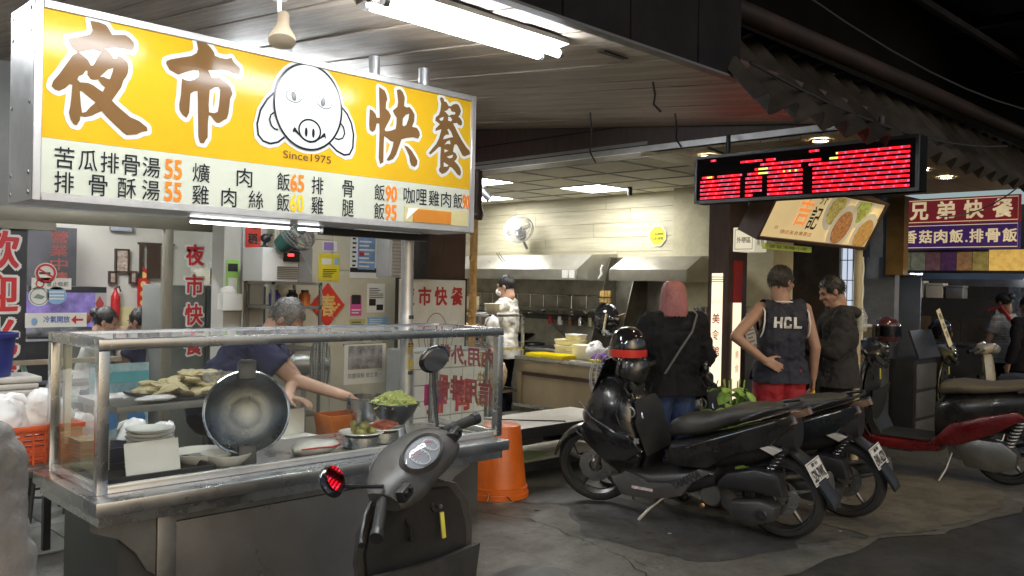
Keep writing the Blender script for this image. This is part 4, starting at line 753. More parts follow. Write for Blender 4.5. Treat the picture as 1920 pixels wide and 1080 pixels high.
# left end: table with basket and bags
lt = thing('packing_table', 'dark packing table behind the cart end with bags', 'table', (.35, 3.72, 0)); B(0, 1.2, 0, .5, .82, .86).build('table_top', STEELD, lt, bevel=.004)
for x in (.05, 1.15):
    for y in (.05, .45): B(x-.02, x+.02, y-.02, y+.02, 0, .82).build('leg', BLACKP, lt)
bk = thing('orange_basket', 'orange-red plastic basket full of bags behind the cart end', 'basket', (1.06, 3.93, .862)); ORB = mat('orange_red_plastic', (.6, .1, .03), .4)
for k in range(6):
    q = .022*k+.012; w_ = .17+.035*q/.13; d_ = .13+.03*q/.13; MB().bb(-w_, w_, -d_-.004, -d_, q, q+.011).bb(-w_, w_, d_, d_+.004, q, q+.011).bb(-w_-.004, -w_, -d_, d_, q, q+.011).bb(w_, w_+.004, -d_, d_, q, q+.011).build('slat', ORB, bk)
MB().bb(-.17, .17, -.13, .13, 0, .008).build('base', ORB, bk); MB().bb(-.215, .215, -.172, -.158, .135, .155).bb(-.215, .215, .158, .172, .135, .155).bb(-.215, -.2, -.158, .158, .135, .155).bb(.2, .215, -.158, .158, .135, .155).build('rim', ORB, bk, bevel=.004)
for k in range(8):
    MB().bb(-.004, .004, -.165, -.161, .0, .14).build('rib', ORB, bk).location = (-.15+.043*k, 0, 0)
for k, (x, y, z, r, l) in enumerate(((.98, 3.9, .95, (.13, .11, .1), 'large white plastic bag bulging over the orange basket'), (1.17, 3.95, .96, (.1, .1, .09), 'crumpled white bag at the right side of the orange basket'), (.72, 3.95, .87, (.15, .12, .14), 'biggest white bag left of the orange basket'), (.55, 4.02, .87, (.13, .12, .2), 'tall white bag by the low side table'), (.86, 4.05, 1.02, (.12, .09, .1), 'white bag lying over the others behind the basket'), (1.33, 4.0, .87, (.09, .09, .08), 'white bag seen through the case beside the trays'))): bag('plastic_bag', l, (x, y, z), r, 40+k, 'bags by the basket', k % 2 == 0)
pb = thing('kraft_packet', 'brown kraft packet leaning inside the case corner', 'packet', (1.16, 3.56, CZW), rx=R(-8)); B(-.04, .04, -.01, .01, 0, .17).build('packet_body', mat('kraft', (.35, .22, .11), .7), pb, bevel=.004)

# ---------------------------------------------------------------- posters and gear on the cream wall (face Y = 6.286)
def poster(name, label, px0, py0, px1, py1, m, Y=6.282, cat='poster'):
    a = wx(px0, Y, py1); b = wx(px1, Y, py0); t = thing(name, label, cat, (a.x, Y, a.z)); w_, h_ = b.x-a.x, b.z-a.z; B(0, w_, 0, .004, 0, h_).build('sheet', m, t); return t, w_, h_
def lines(t, x0, x1, z0, z1, n, m=INK, y=-.003, ht=.4):
    for k in range(n): B(x0, x1-(x1-x0)*rn.choice([0, 0, .2, .35]), y, y+.0015, z0+(z1-z0)*k/n, z0+(z1-z0)*(k+ht)/n).build('print_line', m, t)
t, a, b = poster('yellow_poster', 'bright yellow notice above the red spring diamond', 597, 477, 637, 526, mat('yellow_paper', (.8, .66, .04), .6)); B(.03, .12, -.003, -.001, b-.09, b-.04).build('print_block', PAPER, t); B(.15, .19, -.003, -.001, b-.09, b-.03).build('print_block', SBL, t); lines(t, .04, a-.03, .03, b-.12, 5)
t, a, b = poster('white_poster', 'white poster sheet behind the blue menu flyer', 656, 433, 710, 521, PAPER); lines(t, .02, .06, .1, b-.05, 7, INK); B(.0, a, -.003, -.001, .05, .09).build('print_block', INK, t)
t, a, b = poster('menu_flyer', 'blue and white menu flyer on the white poster', 671, 444, 704, 505, mat('flyer_blue', (.2, .35, .6), .5, var=.4, scale=8), 6.272); lines(t, .01, a-.01, .02, b-.02, 7, PAPER); B(.01, .06, -.004, -.002, .12, .15).build('print_block', REDI, t)
t, a, b = poster('red_flyer', 'red and purple flyer right of the blue menu flyer', 708, 455, 727, 507, mat('flyer_red', (.4, .05, .12), .5, var=.5, scale=12, c2=(.6, .4, .45)), 6.276); lines(t, .01, a-.01, .02, b-.02, 6, PAPER)
t, a, b = poster('white_notice', 'black and white printed notice low on the cream wall', 688, 532, 722, 586, PAPER); lines(t, .02, a-.02, b*.5, b-.03, 6); B(.02, .09, -.003, -.001, .06, .12).build('print_block', INK, t); B(.1, .17, -.003, -.001, .02, .07).build('print_block', INK, t)
t, a, b = poster('magenta_sticker', 'small magenta and black sticker on the cream wall', 657, 555, 678, 592, mat('magenta_sheet', (.6, .08, .3), .5)); B(.01, a-.01, -.003, -.001, .1, .18).build('print_block', INK, t); lines(t, .01, a-.01, .02, .07, 2, PAPER)
t, a, b = poster('blue_leaflet', 'pale blue leaflet at the foot of the cream wall posters', 689, 594, 726, 612, SBL); lines(t, .02, a-.02, .02, b-.01, 3, PAPER)
t, a, b = poster('khaki_leaflet', 'khaki leaflet left of the pale blue leaflet', 655, 598, 685, 612, mat('khaki_paper', (.45, .42, .15), .6)); lines(t, .02, a-.02, .01, b-.01, 2)
t, a, b = poster('lilac_card', 'small lilac card high on the cream wall', 605, 453, 632, 471, PAPER); B(.01, a*.75, -.003, -.001, .01, b-.01).build('print_block', mat('lilac', (.35, .25, .55), .5), t)
q = wx(613, 6.28, 572); sd = thing('spring_diamond', 'red diamond couplet with a gold spring character', 'paper charm', (q.x, 6.27, q.z)); curve_fill([[(0, -.19), (.17, 0), (0, .19), (-.17, 0)]], mat('festive_red', (.6, .04, .02), .6, var=.15), sd, 'paper', flat(0)); text('春', GOLDI, sd, (-.075, -.004, -.09), (1, 0, 0), (0, 0, 1), (.15, .18), .03)
for k in range(5): curve_fill([ell(.02+.022*k, -.085+.022*k, .016, .012, 8)], GOLDI, sd, 'gold_flower', flat(-.003))
bp = thing('hanging_poster', 'white photo poster hung behind the noodle bowl', 'poster', (wx(645, 4.9, 700).x, 4.9, wx(645, 4.9, 722).z)); B(0, .34, 0, .004, 0, .27).build('sheet', PAPER, bp); B(.03, .31, -.003, -.001, .1, .26).build('photo', mat('grey_photo', (.22, .23, .24), .5, var=.7, scale=14, c2=(.5, .5, .5)), bp); text('防塵保鮮 衛生第一', mat('slate_print', (.1, .14, .2), .6), bp, (.03, -.003, .04), (1, 0, 0), (0, 0, 1), (.28, .035))
B(.002, .338, .005, .02, .262, .275).build('hanger_bar', STEELD, bp); MB().tube([(.02, .01, .275), (.02, .6, .9), (.02, 1.38, 1.0)], .002, 4).build('hang_wire', GALV, bp)
# white pig board
wbd = thing('pig_board', 'white standing board with red shop name and pig outline', 'sign board', (4.5, 5.9, 0)); BF = mat('board_white', (.66, .68, .66), .4, dirt=.08)
B(0, .76, 0, .02, .25, 1.645).build('board', BF, wbd); MB().bb(-.015, 0, -.005, .025, 0, 1.66).bb(.76, .775, -.005, .025, 0, 1.66).bb(0, .76, -.005, .025, 1.645, 1.66).build('board_frame', BLACKP, wbd)
for k, s in enumerate('夜市快餐'): text(s, RG, wbd, (.03+.185*k, -.003, 1.42), (1, 0, 0), (0, 0, 1), (.14, .16), .035)
GL = mat('grey_line_print', (.12, .1, .1), .6)
def gl(p, w=.008, cl=False): curve_fill(stroke(p, w, cl), GL, wbd, 'pig_outline', flat(-.003))
gl(ell(.42, 1.15, .13, .2, 36), .007, True); gl(ell(.28, 1.1, .05, .13, 20, .2), .006, True); gl(ell(.56, 1.1, .05, .13, 20, -.2), .006, True); gl(ell(.42, 1.05, .045, .04, 20), .006, True); gl(ell(.37, 1.2, .02, .012, 14), .005, True); gl(ell(.47, 1.2, .02, .012, 14), .005, True)
# white tiled pedestal low behind the end glass
tw = thing('tiled_pier', 'low white-tiled pier behind the end glass of the case', 'pier', (3.5, 4.4, 0)); B(0, .62, .012, .3, .52, 1.17).build('core', mat('grout', (.3, .3, .29), .8), tw); B(.02, .6, .03, .3, 0, .519).build('plinth', DARKPANEL, tw)
WT = mat('white_wall_tile', (.62, .64, .63), .2, coat=.4); w0 = B(.002, .1, 0, .014, .002, .1).build('wall_tile', WT, tw); w0.location = (0, 0, .1055*5)
for i in range(6):
    for j in range(11):
        if j > 4 and (i, j) != (0, 5): share('wall_tile', w0.data, tw, (.1035*i, rn.uniform(0, .001), .1055*j))
for k, s in enumerate('排骨'): text(s, RG, tw, (.1+.23*k, -.004, .76), (1, 0, 0), (0, 0, 1), (.17, .2), .04)
# air purifier / white unit on a shelf, black shelf
sh = thing('steel_shelf', 'steel shelf unit left of the spring diamond', 'shelf', (wx(492, 5.9).x, 5.75, 0)); 
for z in (.6, 1.1, 1.42, 1.6): B(0, .42, 0, .4, z-.02, z).build('shelf_board', STEELD, sh)
for x in (.0, .4):
    for y in (0, .38): B(x, x+.02, y, y+.02, 0, 1.6).build('post', STEELD, sh)
for k, (x, z, m) in enumerate(((.05, 1.421, 'blue_plastic'), (.2, 1.421, 'black_plastic'), (.31, 1.421, 'orange_plastic'))): 
    t = thing('shelf_jar', ['blue jar on the steel shelf behind the cook', 'black jar on the steel shelf behind the cook', 'orange jar on the steel shelf behind the cook'][k], 'jar', (wx(492, 5.9).x+x+.05, 5.9, z)); MB().lathe([(.001, 0), (.04, 0), (.045, .08), (.03, .1), (.001, .1)], n=14).build('jar_body', _M[m], t, True); MB().cyl((0, 0, .1), (0, 0, .12), .03, n=12).build('cap', BLACKP, t, True)
au = thing('white_machine', 'white machine with a red display on the steel shelf', 'machine', (wx(484, 5.8).x, 5.75, 1.602)); B(0, .3, 0, .3, 0, .25).build('housing', WHITEP, au, bevel=.012); B(.302, .42, 0, .3, 0, .26).build('housing', mat('grey_plastic', (.3, .3, .3), .4), au, bevel=.008); B(.17, .3, -.012, -.001, .15, .25).build('control_panel', BLACKP, au); B(.2, .25, -.015, -.0125, .19, .21).build('red_digits', emis('red_digit', (1, .05, .05), 1.5), au)
for k in range(7): B(.12, .29, -.006, -.0005, .02+.014*k, .027+.014*k).build('grille_bar', STEELD, au)
lamp = thing('black_lamp', 'black gooseneck lamp standing on the white machine', 'lamp', (wx(500, 5.8).x, 5.85, 1.852)); MB().lathe([(.001, 0), (.03, 0), (.03, .01), (.01, .02), (.001, .02)], n=12).build('base', BLACKP, lamp, True); MB().tube([(0, 0, .02), (.02, 0, .08), (.06, 0, .1)], .012, 8).build('neck', BLACKP, lamp, True); MB().ball((0.01, 0, .07), (.04, .035, .035), 12, 8).build('head', BLACKP, lamp, True)
def fan(name, label, c, Rr, ax, cage, blade, hubm, stand=True, rot=None):
    t = thing(name, label, 'fan', c); 
    if rot: t.rotation_euler = rot
    for k in range(5): q = k/4; MB().torus((0, -.05+.09*q, 0), Rr*(.82 if k in (0, 4) else (.95 if k in (1, 3) else 1)), .004, 'Y', 32, 6).build('cage_ring', cage, t, True)
    wires = MB()
    for k in range(40):
        a = k*math.pi/20; c_, s_ = math.cos(a), math.sin(a); wires.tube([(.05*c_, -.07, .05*s_), (Rr*.7*c_, -.062, Rr*.7*s_), (Rr*c_, 0, Rr*s_), (Rr*.7*c_, .055, Rr*.7*s_), (.05*c_, .06, .05*s_)], .0016, 4)
    wires.build('cage_wires', cage, t, kind='stuff')
    for k in range(4):
        a = k*math.pi/2+.4; b = MB(); pts = [(.03, -.02), (Rr*.5, -Rr*.22), (Rr*.82, -Rr*.12), (Rr*.85, Rr*.15), (Rr*.5, Rr*.2), (.03, .03)]
        b.rings([[(p*math.cos(a)-q*math.sin(a), y+q*.25, p*math.sin(a)+q*math.cos(a)) for p, q in pts] for y in (-.002, .002)]).build('blade', blade, t, True)
    MB().lathe([(.001, -.075), (.04, -.072), (.045, -.03), (.001, -.03)], n=16, ax='Y').build('hub', hubm, t, True); MB().lathe([(.03, .06), (.07, .065), (.075, .1), (.065, .17), (.04, .19), (.001, .19)], n=18, ax='Y').build('motor', hubm, t, True)
    return t
SILV = mat('silver_cage', (.28, .28, .27), .4, .6); CLB = glass('clear_blade', (.6, .6, .6), .6, .1, .12)
f1 = fan('wall_fan', 'grey wall fan above the kitchen range hood', (7.66, 7.62, 2.3), .19, 'Y', SILV, CLB, SILV, rot=(R(-25), 0, R(-60))); MB().tube([(0, .15, 0), (.02, .25, -.05), (.05, .32, -.1)], .018, 8).build('bracket', SILV, f1, True)
f2 = fan('wall_fan', 'dark wall fan hung under the sign above the white machine', (wx(556, 5.6, 436).x, 5.6, wx(556, 5.6, 436).z), .15, 'Y', SILV, CLB, mat('teal_hub', (.05, .15, .13), .4), rot=(R(-35), 0, R(20))); MB().tube([(0, .15, 0), (.05, .3, .02), (.08, .65, .02)], .015, 8).build('bracket', BLACKP, f2, True)
f3 = fan('desk_fan', 'small fan behind the cook turned toward him', (wx(600, 5.0, 625).x, 5.0, wx(600, 5.0, 640).z), .17, 'Y', SILV, CLB, SILV, rot=(0, 0, R(60))); MB().tube([(0, .1, -.05), (0, .1, -.5), (0, .1, -1.0)], .018, 8).build('pole', SILV, f3, True); MB().lathe([(.001, -1.06), (.16, -1.06), (.16, -1.04), (.02, -1.0)], (0, .1, 0), 20).build('base', SILV, f3, True); f3.location.z = 1.06
# meter box and speaker near the pole
mb = thing('vent_box', 'grey louvred box hung beside the cart pole', 'box', (wx(727, 5.4).x, 5.4, wx(727, 5.4, 520).z)); B(0, .14, 0, .16, 0, .4).build('case', mat('louvre_grey', (.35, .35, .34), .5), mb, bevel=.005)
for k in range(14): B(.03, .14, -.008, -.0005, .02+.027*k, .035+.027*k).build('louvre', GALV, mb)
MB().tube([(.07, .2, .4), (.07, .3, .6), (.07, .6, .9)], .01, 6).build('hang_bracket', STEELD, mb, True)
sk = thing('black_speaker', 'narrow black speaker right of the cart pole', 'speaker', (wx(783, 5.8).x, 5.78, wx(783, 5.8, 522).z)); B(0, .1, 0, .12, 0, .33).build('cabinet', BLACKP, sk, bevel=.005); 
for z in (.08, .2): MB().lathe([(.001, -.004), (.03, -.006), (.035, -.001)], (.05, 0, z), 16, 'Y').build('cone', RUBBER, sk, True)
hc = thing('cart_head_beam', 'dark crossbeam joining the cart pole to the sign', 'bracket', (2.3, 3.62, 1.84)); B(0, .66, 0, .05, 0, .035).build('beam_bar', BLACKP, hc)
fixture('tube_light', 'lit tube fitting glimpsed at the left edge behind the yellow sign', -.15, 1.0, 4.55)
fixture('tube_light', 'lit tube fitting added out of sight behind the yellow sign', 2.3, 3.5, 4.7)  # unseen fitting, added for the light that falls on the poster wall
# ---------------------------------------------------------------- kitchen
HOOD = mat('hood_steel', (.5, .49, .43), .32, .75, .12, 3, .04, 80, dirt=.22)
def hood(label, y0, y1, xf, ztop):
    t = thing('range_hood', label, 'range hood', (0, y0, 0), group='range hoods on the kitchen wall'); L_ = y1-y0; m = .25
    MB().add([(7.9, 0, ztop), (7.9, L_, ztop), (7.45, L_-.0, ztop-.02), (7.45, 0, ztop-.02), (xf, 0, 1.8), (xf, L_, 1.8), (7.9, 0, 1.8), (7.9, L_, 1.8)], [(0, 1, 2, 3), (3, 2, 5, 4), (0, 3, 4, 6), (1, 7, 5, 2), (6, 4, 5, 7), (0, 6, 7, 1)]).build('canopy', HOOD, t)
    B(xf-.012, xf+.01, 0, L_, 1.68, 1.8).build('front_lip', HOOD, t, bevel=.004); B(xf+.011, 7.9, 0, .015, 1.68, 1.8).build('side_lip', HOOD, t); B(xf+.011, 7.9, L_-.015, L_, 1.68, 1.8).build('side_lip', HOOD, t)
    B(xf+.02, 7.9, .02, L_-.02, 1.7, 1.705).build('filter', STEELD, t); return t
h1 = hood('long steel range hood over the chef', 6.24, 8.9, 7.2, 1.99); h2 = hood('shorter steel range hood behind the pink-haired woman', 4.82, 5.79, 7.2, 1.96)
for k in range(2): B(7.17, 7.186, .02+.1*k, .1+.1*k, 1.7, 1.79).build('switch_plate', WHITEP, h1)
for k in range(2): MB().tube([(7.3-.02*k, 1.15+.06*k, 1.86), (7.25, 1.2+.05*k, 1.9), (7.2, 1.25+.04*k, 1.99)], .004, 5).build('hook_wire', BLACKP, h1)
sv = thing('stove_counter', 'steel cooking range under the hoods with burners', 'range', (7.25, 4.8, 0)); B(0, .62, 0, 4.2, .1, .86).build('body', STEELD, sv, bevel=.005); B(-.02, .64, 0, 4.2, .862, .9).build('range_top', STEELH, sv, bevel=.005)
for k in range(4): MB().torus((.28, .6+.9*k, .91), .13, .014, 'Z', 24, 6).build('burner', BLACKP, sv, True)
B(.55, .64, 1.6, 4.0, 1.2, 1.26).build('spice_rail', BLACKP, sv); B(.5, .64, 1.6, 4.0, 1.32, 1.34).build('spice_rail', STEELD, sv)
dv = thing('steel_divider', 'dark greasy steel divider between the two hoods', 'panel', (7.5, 5.82, 0)); GRS = mat('greasy_dark_steel', (.26, .25, .21), .38, .7, .25, 3, .1, 40, dirt=.45); MB().prism([(-.1, .9), (.4, .9), (.4, 1.95), (.25, 1.95)], 0, .012).build('sheet', GRS, dv); MB().prism([(-.1, .9), (.4, .9), (.4, 1.95), (.25, 1.95)], .4, .412).build('sheet', GRS, dv); B(.36, .4, .012, .4, .9, 1.95).build('back_sheet', GRS, dv)
# wok hanging
wk = thing('wok', 'black iron wok hung on the divider with bamboo brush', 'wok', (7.45, 6.02, 1.25)); MB().lathe([(.001, .09), (.08, .08), (.15, .035), (.18, 0), (.184, .003), (.15, .045), (.08, .092), (.001, .1)], n=32, ax='X').xf(Matrix.Rotation(math.pi, 4, 'Z')).build('pan', BLACKG, wk, True); MB().cyl((0, -.17, .05), (-.03, -.3, .08), .013, n=8).build('handle', mat('handle_wood', (.25, .14, .06), .6), wk, True)
bb2 = thing('bamboo_brush', 'bundle of bamboo brushes above the hanging wok', 'brush', (7.4, 6.0, 1.44)); 
for k in range(4): MB().cyl((0, .06-.04*k, 0), (0, .06-.04*k, .13), .018, n=8).build('bamboo', mat('bamboo', (.55, .38, .12), .5, var=.3, scale=30), bb2, True)
B(-.02, .0, -.09, .09, .05, .065).build('tie', BLACKP, bb2)
sp3 = thing('ladle', 'wooden-handled spoon across the wok', 'spoon', (7.32, 5.95, 1.12)); MB().cyl((0, 0, .02), (.02, -.02, .2), .014, n=8).build('handle', mat('pale_handle', (.6, .5, .3), .5), sp3, True); MB().ball((0, 0, 0), (.012, .03, .035), 10, 8).build('bowl', STEEL, sp3, True)
hk = thing('hanging_scraper', 'white curved scraper hung on the steel divider', 'scraper', (7.46, 6.1, 1.72)); MB().tube([(0, 0, .13), (0, .02, .08), (0, .01, .03), (0, .05, -.02)], .014, 6).build('blade', WHITEP, hk, True)
st2 = thing('saucepan', 'steel saucepan with a long handle on the range', 'pan', (7.45, 6.5, .902)); MB().lathe([(.001, 0), (.09, 0), (.09, .13), (.095, .13), (.085, .128), (.085, .01), (.001, .01)], n=24).build('pan_wall', STEEL, st2, True); MB().cyl((0, .09, .12), (-.05, .33, .3), .012, n=8).build('handle', BLACKP, st2, True)
pk = thing('black_wok', 'black wok on the burner beside the chef', 'wok', (7.45, 7.35, .93)); MB().lathe([(.001, 0), (.1, .02), (.2, .09), (.205, .095), (.19, .09), (.09, .03), (.001, .012)], n=28).build('pan', BLACKG, pk, True); MB().cyl((-.18, -.05, .09), (-.34, -.1, .14), .014, n=8).build('handle', BLACKP, pk, True)
# serving counter (facing -X)
sc_ = thing('serving_counter', 'brown-fronted steel serving counter in the kitchen opening', 'counter', (6.58, 5.2, 0)); TANM = mat('tan_laminate', (.3, .235, .14), .45, var=.15, scale=2, dirt=.2)
B(0, .5, 0, 1.32, .1, .82).build('cabinet', TANM, sc_); B(-.03, .53, -.02, 1.34, .822, .86).build('counter_top', STEELH, sc_, bevel=.005)
B(-.018, -.001, 0, 1.32, .7, .82).build('face_rail', TANM, sc_, bevel=.004); B(-.018, -.001, 0, .06, .1, .698).build('face_stile', TANM, sc_, bevel=.004); B(-.018, -.001, 1.24, 1.32, .1, .698).build('face_stile', TANM, sc_, bevel=.004); B(-.06, -.001, 0, 1.32, .33, .36).build('ledge', STEEL, sc_); B(-.01, -.001, .062, 1.238, .66, .695).build('shadow_rail', BROWNW, sc_)
for y in (.05, 1.27): B(.03, .08, y-.03, y+.03, 0, .1).build('leg', BLACKP, sc_)
yt = thing('yellow_tray', 'bright yellow plastic tray on the serving counter', 'tray', (6.68, 6.12, .861)); YP = mat('yellow_plastic', (.75, .62, .01), .35); B(-.11, .11, -.24, .24, 0, .01).build('tray_base', YP, yt); MB().bb(-.125, -.11, -.26, .26, 0, .04).bb(.11, .125, -.26, .26, 0, .04).bb(-.11, .11, -.26, -.24, 0, .04).bb(-.11, .11, .24, .26, 0, .04).build('tray_rim', YP, yt, bevel=.004)
FOAM = mat('cream_foam', (.72, .66, .42), .6); k = 0
for (y, z, n, w_) in ((6.18, .861, 3, .16), (6.02, .861, 4, .17)):
    for j in range(n):
        t = thing('food_box', 'topmost cream box of the %s stack behind the yellow tray' % ('front' if w_ == .17 else 'back') if j == n-1 else 'cream box within the %s stack behind the yellow tray' % ('front' if w_ == .17 else 'back'), 'box', (6.95, y, z+.062*j), group='cream food boxes')
        MB().rings([[(-.06, -w_/2, 0), (.06, -w_/2, 0), (.06, w_/2, 0), (-.06, w_/2, 0)], [(-.07, -w_/2-.008, .045), (.07, -w_/2-.008, .045), (.07, w_/2+.008, .045), (-.07, w_/2+.008, .045)]]).build('box_base', FOAM, t, bevel=.004); B(-.072, .072, -w_/2-.01, w_/2+.01, .046, .058).build('lid', [FOAM, WHITEP][j % 2], t, bevel=.003)
ctb = thing('cream_tub', 'cream plastic tub right of the food boxes', 'tub', (6.85, 5.78, .861)); B(-.09, .09, -.13, .13, 0, .15).build('tub_body', FOAM, ctb, bevel=.015)
for q, (y, s) in enumerate(((5.62, 61), (5.7, 62))): bag('plastic_bag', ['white plastic bag on the serving counter by the tub', 'second white plastic bag slumped on the serving counter'][q], (6.8+.08*q, y, .861), (.08, .09, .1), s)
bag('purple_cloth', 'bunched purple cloth on the serving counter', (6.72, 5.5, .861), (.05, .09, .045), 71, ears=False, m=mat('purple_cloth', (.12, .02, .25), .8))
ys = thing('yellow_sponge', 'small yellow sponge at the counter edge', 'sponge', (6.64, 5.5, .861)); B(-.03, .03, -.06, .06, 0, .03).build('sponge_body', YP, ys, bevel=.008)
for q, y in enumerate((5.36, 5.42, 5.3)):
    t = thing('sauce_bottle', ['tall cream sauce bottle on the serving counter', 'short brown sauce bottle on the serving counter', 'white sauce bottle nearest the fan'][q], 'bottle', (6.85, y, .861)); MB().lathe([(.001, 0), (.03, 0), (.032, .1), (.015, .13), (.014, .16), (.001, .16)], n=14).build('bottle_body', [FOAM, mat('brown_sauce', (.15, .06, .02), .2), WHITEP][q], t, True); MB().cyl((0, 0, .16), (0, 0, .18), .016, n=10).build('cap', [REDI, BLACKP, YP][q], t, True)
# tall rack at kitchen entrance with bags and crockery
rk = thing('bowl_rack', 'steel rack with bowls and hanging bags at kitchen entrance', 'rack', (6.15, 6.5, 0))
for z in (.5, .95, 1.3): B(0, .5, 0, .7, z-.025, z).build('rack_shelf', STEEL, rk)
for x in (0, .48):
    for y in (0, .68): B(x, x+.025, y, y+.025, 0, 1.3).build('post', STEEL, rk)
for q, (y, n) in enumerate(((7.05, 7), (6.72, 4))):
    for j in range(n):
        t = thing('bowl', 'top bowl of the %s bowl stack on the steel rack' % ['taller', 'shorter'][q] if j == n-1 else 'cream bowl within the %s stack on the steel rack' % ['taller', 'shorter'][q], 'bowl', (6.38, y, 1.301+.022*j), group='cream bowls on the rack')
        if q == 0 and j == 0: bme = MB().lathe([(.001, 0), (.045, 0), (.085, .035), (.09, .042), (.083, .038), (.042, .005), (.001, .005)], n=24).build('bowl_wall', mat('cream_bowl', (.72, .68, .52), .35), t, True).data
        else: share('bowl_wall', bme, t)
bag('plastic_bag', 'long white bag stuffed and hung from the rack side', (6.1, 6.42, .98), (.08, .09, .17), 81); bag('printed_bag', 'pale bag with an orange print hung low on the rack', (6.08, 6.3, .52), (.07, .11, .19), 82, m=mat('printed_bag', (.72, .62, .5), .5, var=.15, scale=6, c2=(.75, .42, .2)))
bag('pink_bag', 'small pink cup and napkin bundle hung on the rack', (6.05, 6.35, .86), (.05, .06, .06), 83, ears=False, m=mat('pink_plastic', (.6, .3, .28), .5))
gv = bag('vegetable_bag', 'green bag of cabbages behind the orange bucket', (5.3, 5.75, .0), (.18, .2, .2), 84, ears=False, m=mat('cabbage_green', (.3, .45, .1), .5, var=.4, scale=8, c2=(.5, .62, .25)))
dkb = thing('grey_crate', 'dark grey crate under the hanging bags', 'crate', (6.25, 6.2, 0)); B(-.15, .2, -.2, .2, 0, .3).build('crate_body', mat('crate_grey', (.08, .08, .07), .6), dkb, bevel=.01)
ks = thing('kitchen_spotlight', 'black track spotlight on the kitchen ceiling', 'lamp', (6.35, 6.85, 2.67)); B(-.03, .03, -.03, .03, -.02, -.001).build('mount', BLACKP, ks); MB().cyl((0, 0, -.02), (0, 0, -.07), .008, n=8).build('stem', BLACKP, ks, True); MB().cyl((-.03, .02, -.05), (.04, -.05, -.14), .04, n=14).build('can', BLACKP, ks, True)
cmr = thing('ceiling_camera', 'small dark sensor on the kitchen ceiling by the light', 'sensor', (7.3, 5.62, 2.67)); MB().cyl((0, 0, -.09), (0, 0, 0), .025, n=12).build('sensor_body', BLACKP, cmr, True)
q = wX(1233, 7.93, 442); stc = thing('yellow_sticker', 'yellow octagonal notice sticker on the pale kitchen wall', 'sticker', (7.928, q.y, q.z)); MX = Matrix(((0, 0, -1, 0), (-1, 0, 0, 0), (0, 1, 0, 0), (0, 0, 0, 1)))
curve_fill([ell(0, 0, .125, .125, 8, .39)], PAPER, stc, 'backing', MX); curve_fill([ell(0, 0, .11, .11, 8, .39)], mat('lemon_print', (.75, .7, .03), .5), stc, 'yellow_face', Matrix.Translation((-.003, 0, 0)) @ MX); text('公告期間', INK, stc, (-.005, .08, .0), (0, -1, 0), (0, 0, 1), (.16, .035)); text('瓦斯請關', INK, stc, (-.005, .08, -.05), (0, -1, 0), (0, 0, 1), (.16, .035))
# low white bench, orange bucket, blue-motor fan, tower rack
bn = thing('white_bench', 'low two-tier white bench beside the orange bucket', 'bench', (4.75, 4.85, 0)); WB = mat('worn_white_board', (.55, .53, .47), .5, var=.1, scale=4, dirt=.3)
B(0, 1.5, 0, .62, .43, .46).build('bench_top', WB, bn, bevel=.004); B(0, 1.5, -.012, -.001, .37, .462).build('edge_band', BLACKP, bn); B(.05, 1.45, .05, .58, .15, .17).build('lower_shelf', WB, bn); B(0.05, 1.45, .038, .049, .1, .168).build('edge_band', BLACKP, bn)
for x in (.06, 1.44):
    for y in (.06, .56): B(x-.02, x+.02, y-.02, y+.02, 0, .43).build('leg', BLACKP, bn)
np_ = thing('newspaper', 'folded green and white newspaper on the lower bench shelf', 'newspaper', (5.25, 5.05, .172), rz=R(15)); B(-.2, .2, -.12, .12, 0, .012).build('pages', mat('newsprint', (.5, .52, .35), .7, var=.4, scale=9, c2=(.3, .45, .2)), np_)
MB().tube([(5.0, 5.4, .47), (5.25, 5.1, .472), (5.5, 4.87, .47), (5.55, 4.82, .3), (5.7, 4.8, .01)], .006, 6).build('power_cord', BLACKP, None, True, label='thin black cord trailing across the white bench', cat='cord')
bu = thing('orange_bucket', 'upturned orange plastic bucket at the end of the cart', 'bucket', (4.62, 4.76, 0)); OB = mat('bucket_orange', (.62, .13, .012), .42, var=.12, scale=4, dirt=.18, bump=.08, bscale=30)
MB().lathe([(.225, 0), (.235, 0), (.235, .035), (.225, .04), (.225, .085), (.215, .09), (.165, .53), (.16, .545), (.15, .55), (.001, .55)], n=48).build('bucket_wall', OB, bu, True); MB().torus((0, 0, .04), .229, .008, 'Z', 48, 6).build('rim_band', OB, bu, True)
MB().tube([(-.2, -.12, .06), (-.26, -.16, .012), (-.22, -.2, .012), (-.1, -.26, .012), (-.12, -.22, .05)], .006, 6).build('handle_wire', CHROME, bu, True)
f4 = fan('floor_fan', 'standing fan with a bright blue motor by the parked scooter', (5.72, 4.42, .86), .29, 'Y', mat('cage_white', (.6, .6, .6), .4), glass('clear_blade2', (.7, .72, .78), .6, .1, .2), mat('royal_blue_plastic', (.015, .015, .36), .3), rot=(0, 0, R(125))); MB().lathe([(.02, .07), (.1, .08), (.1, .2), (.08, .23), (.001, .23)], n=20, ax='Y').build('motor_shell', _M['royal_blue_plastic'], f4, True); MB().cyl((0, .1, -.1), (0, .1, -.8), .018, n=8).build('pole', BLACKP, f4, True); MB().lathe([(.001, -.84), (.18, -.84), (.18, -.815), (.02, -.79)], (0, .1, 0), 20).build('base', BLACKP, f4, True)

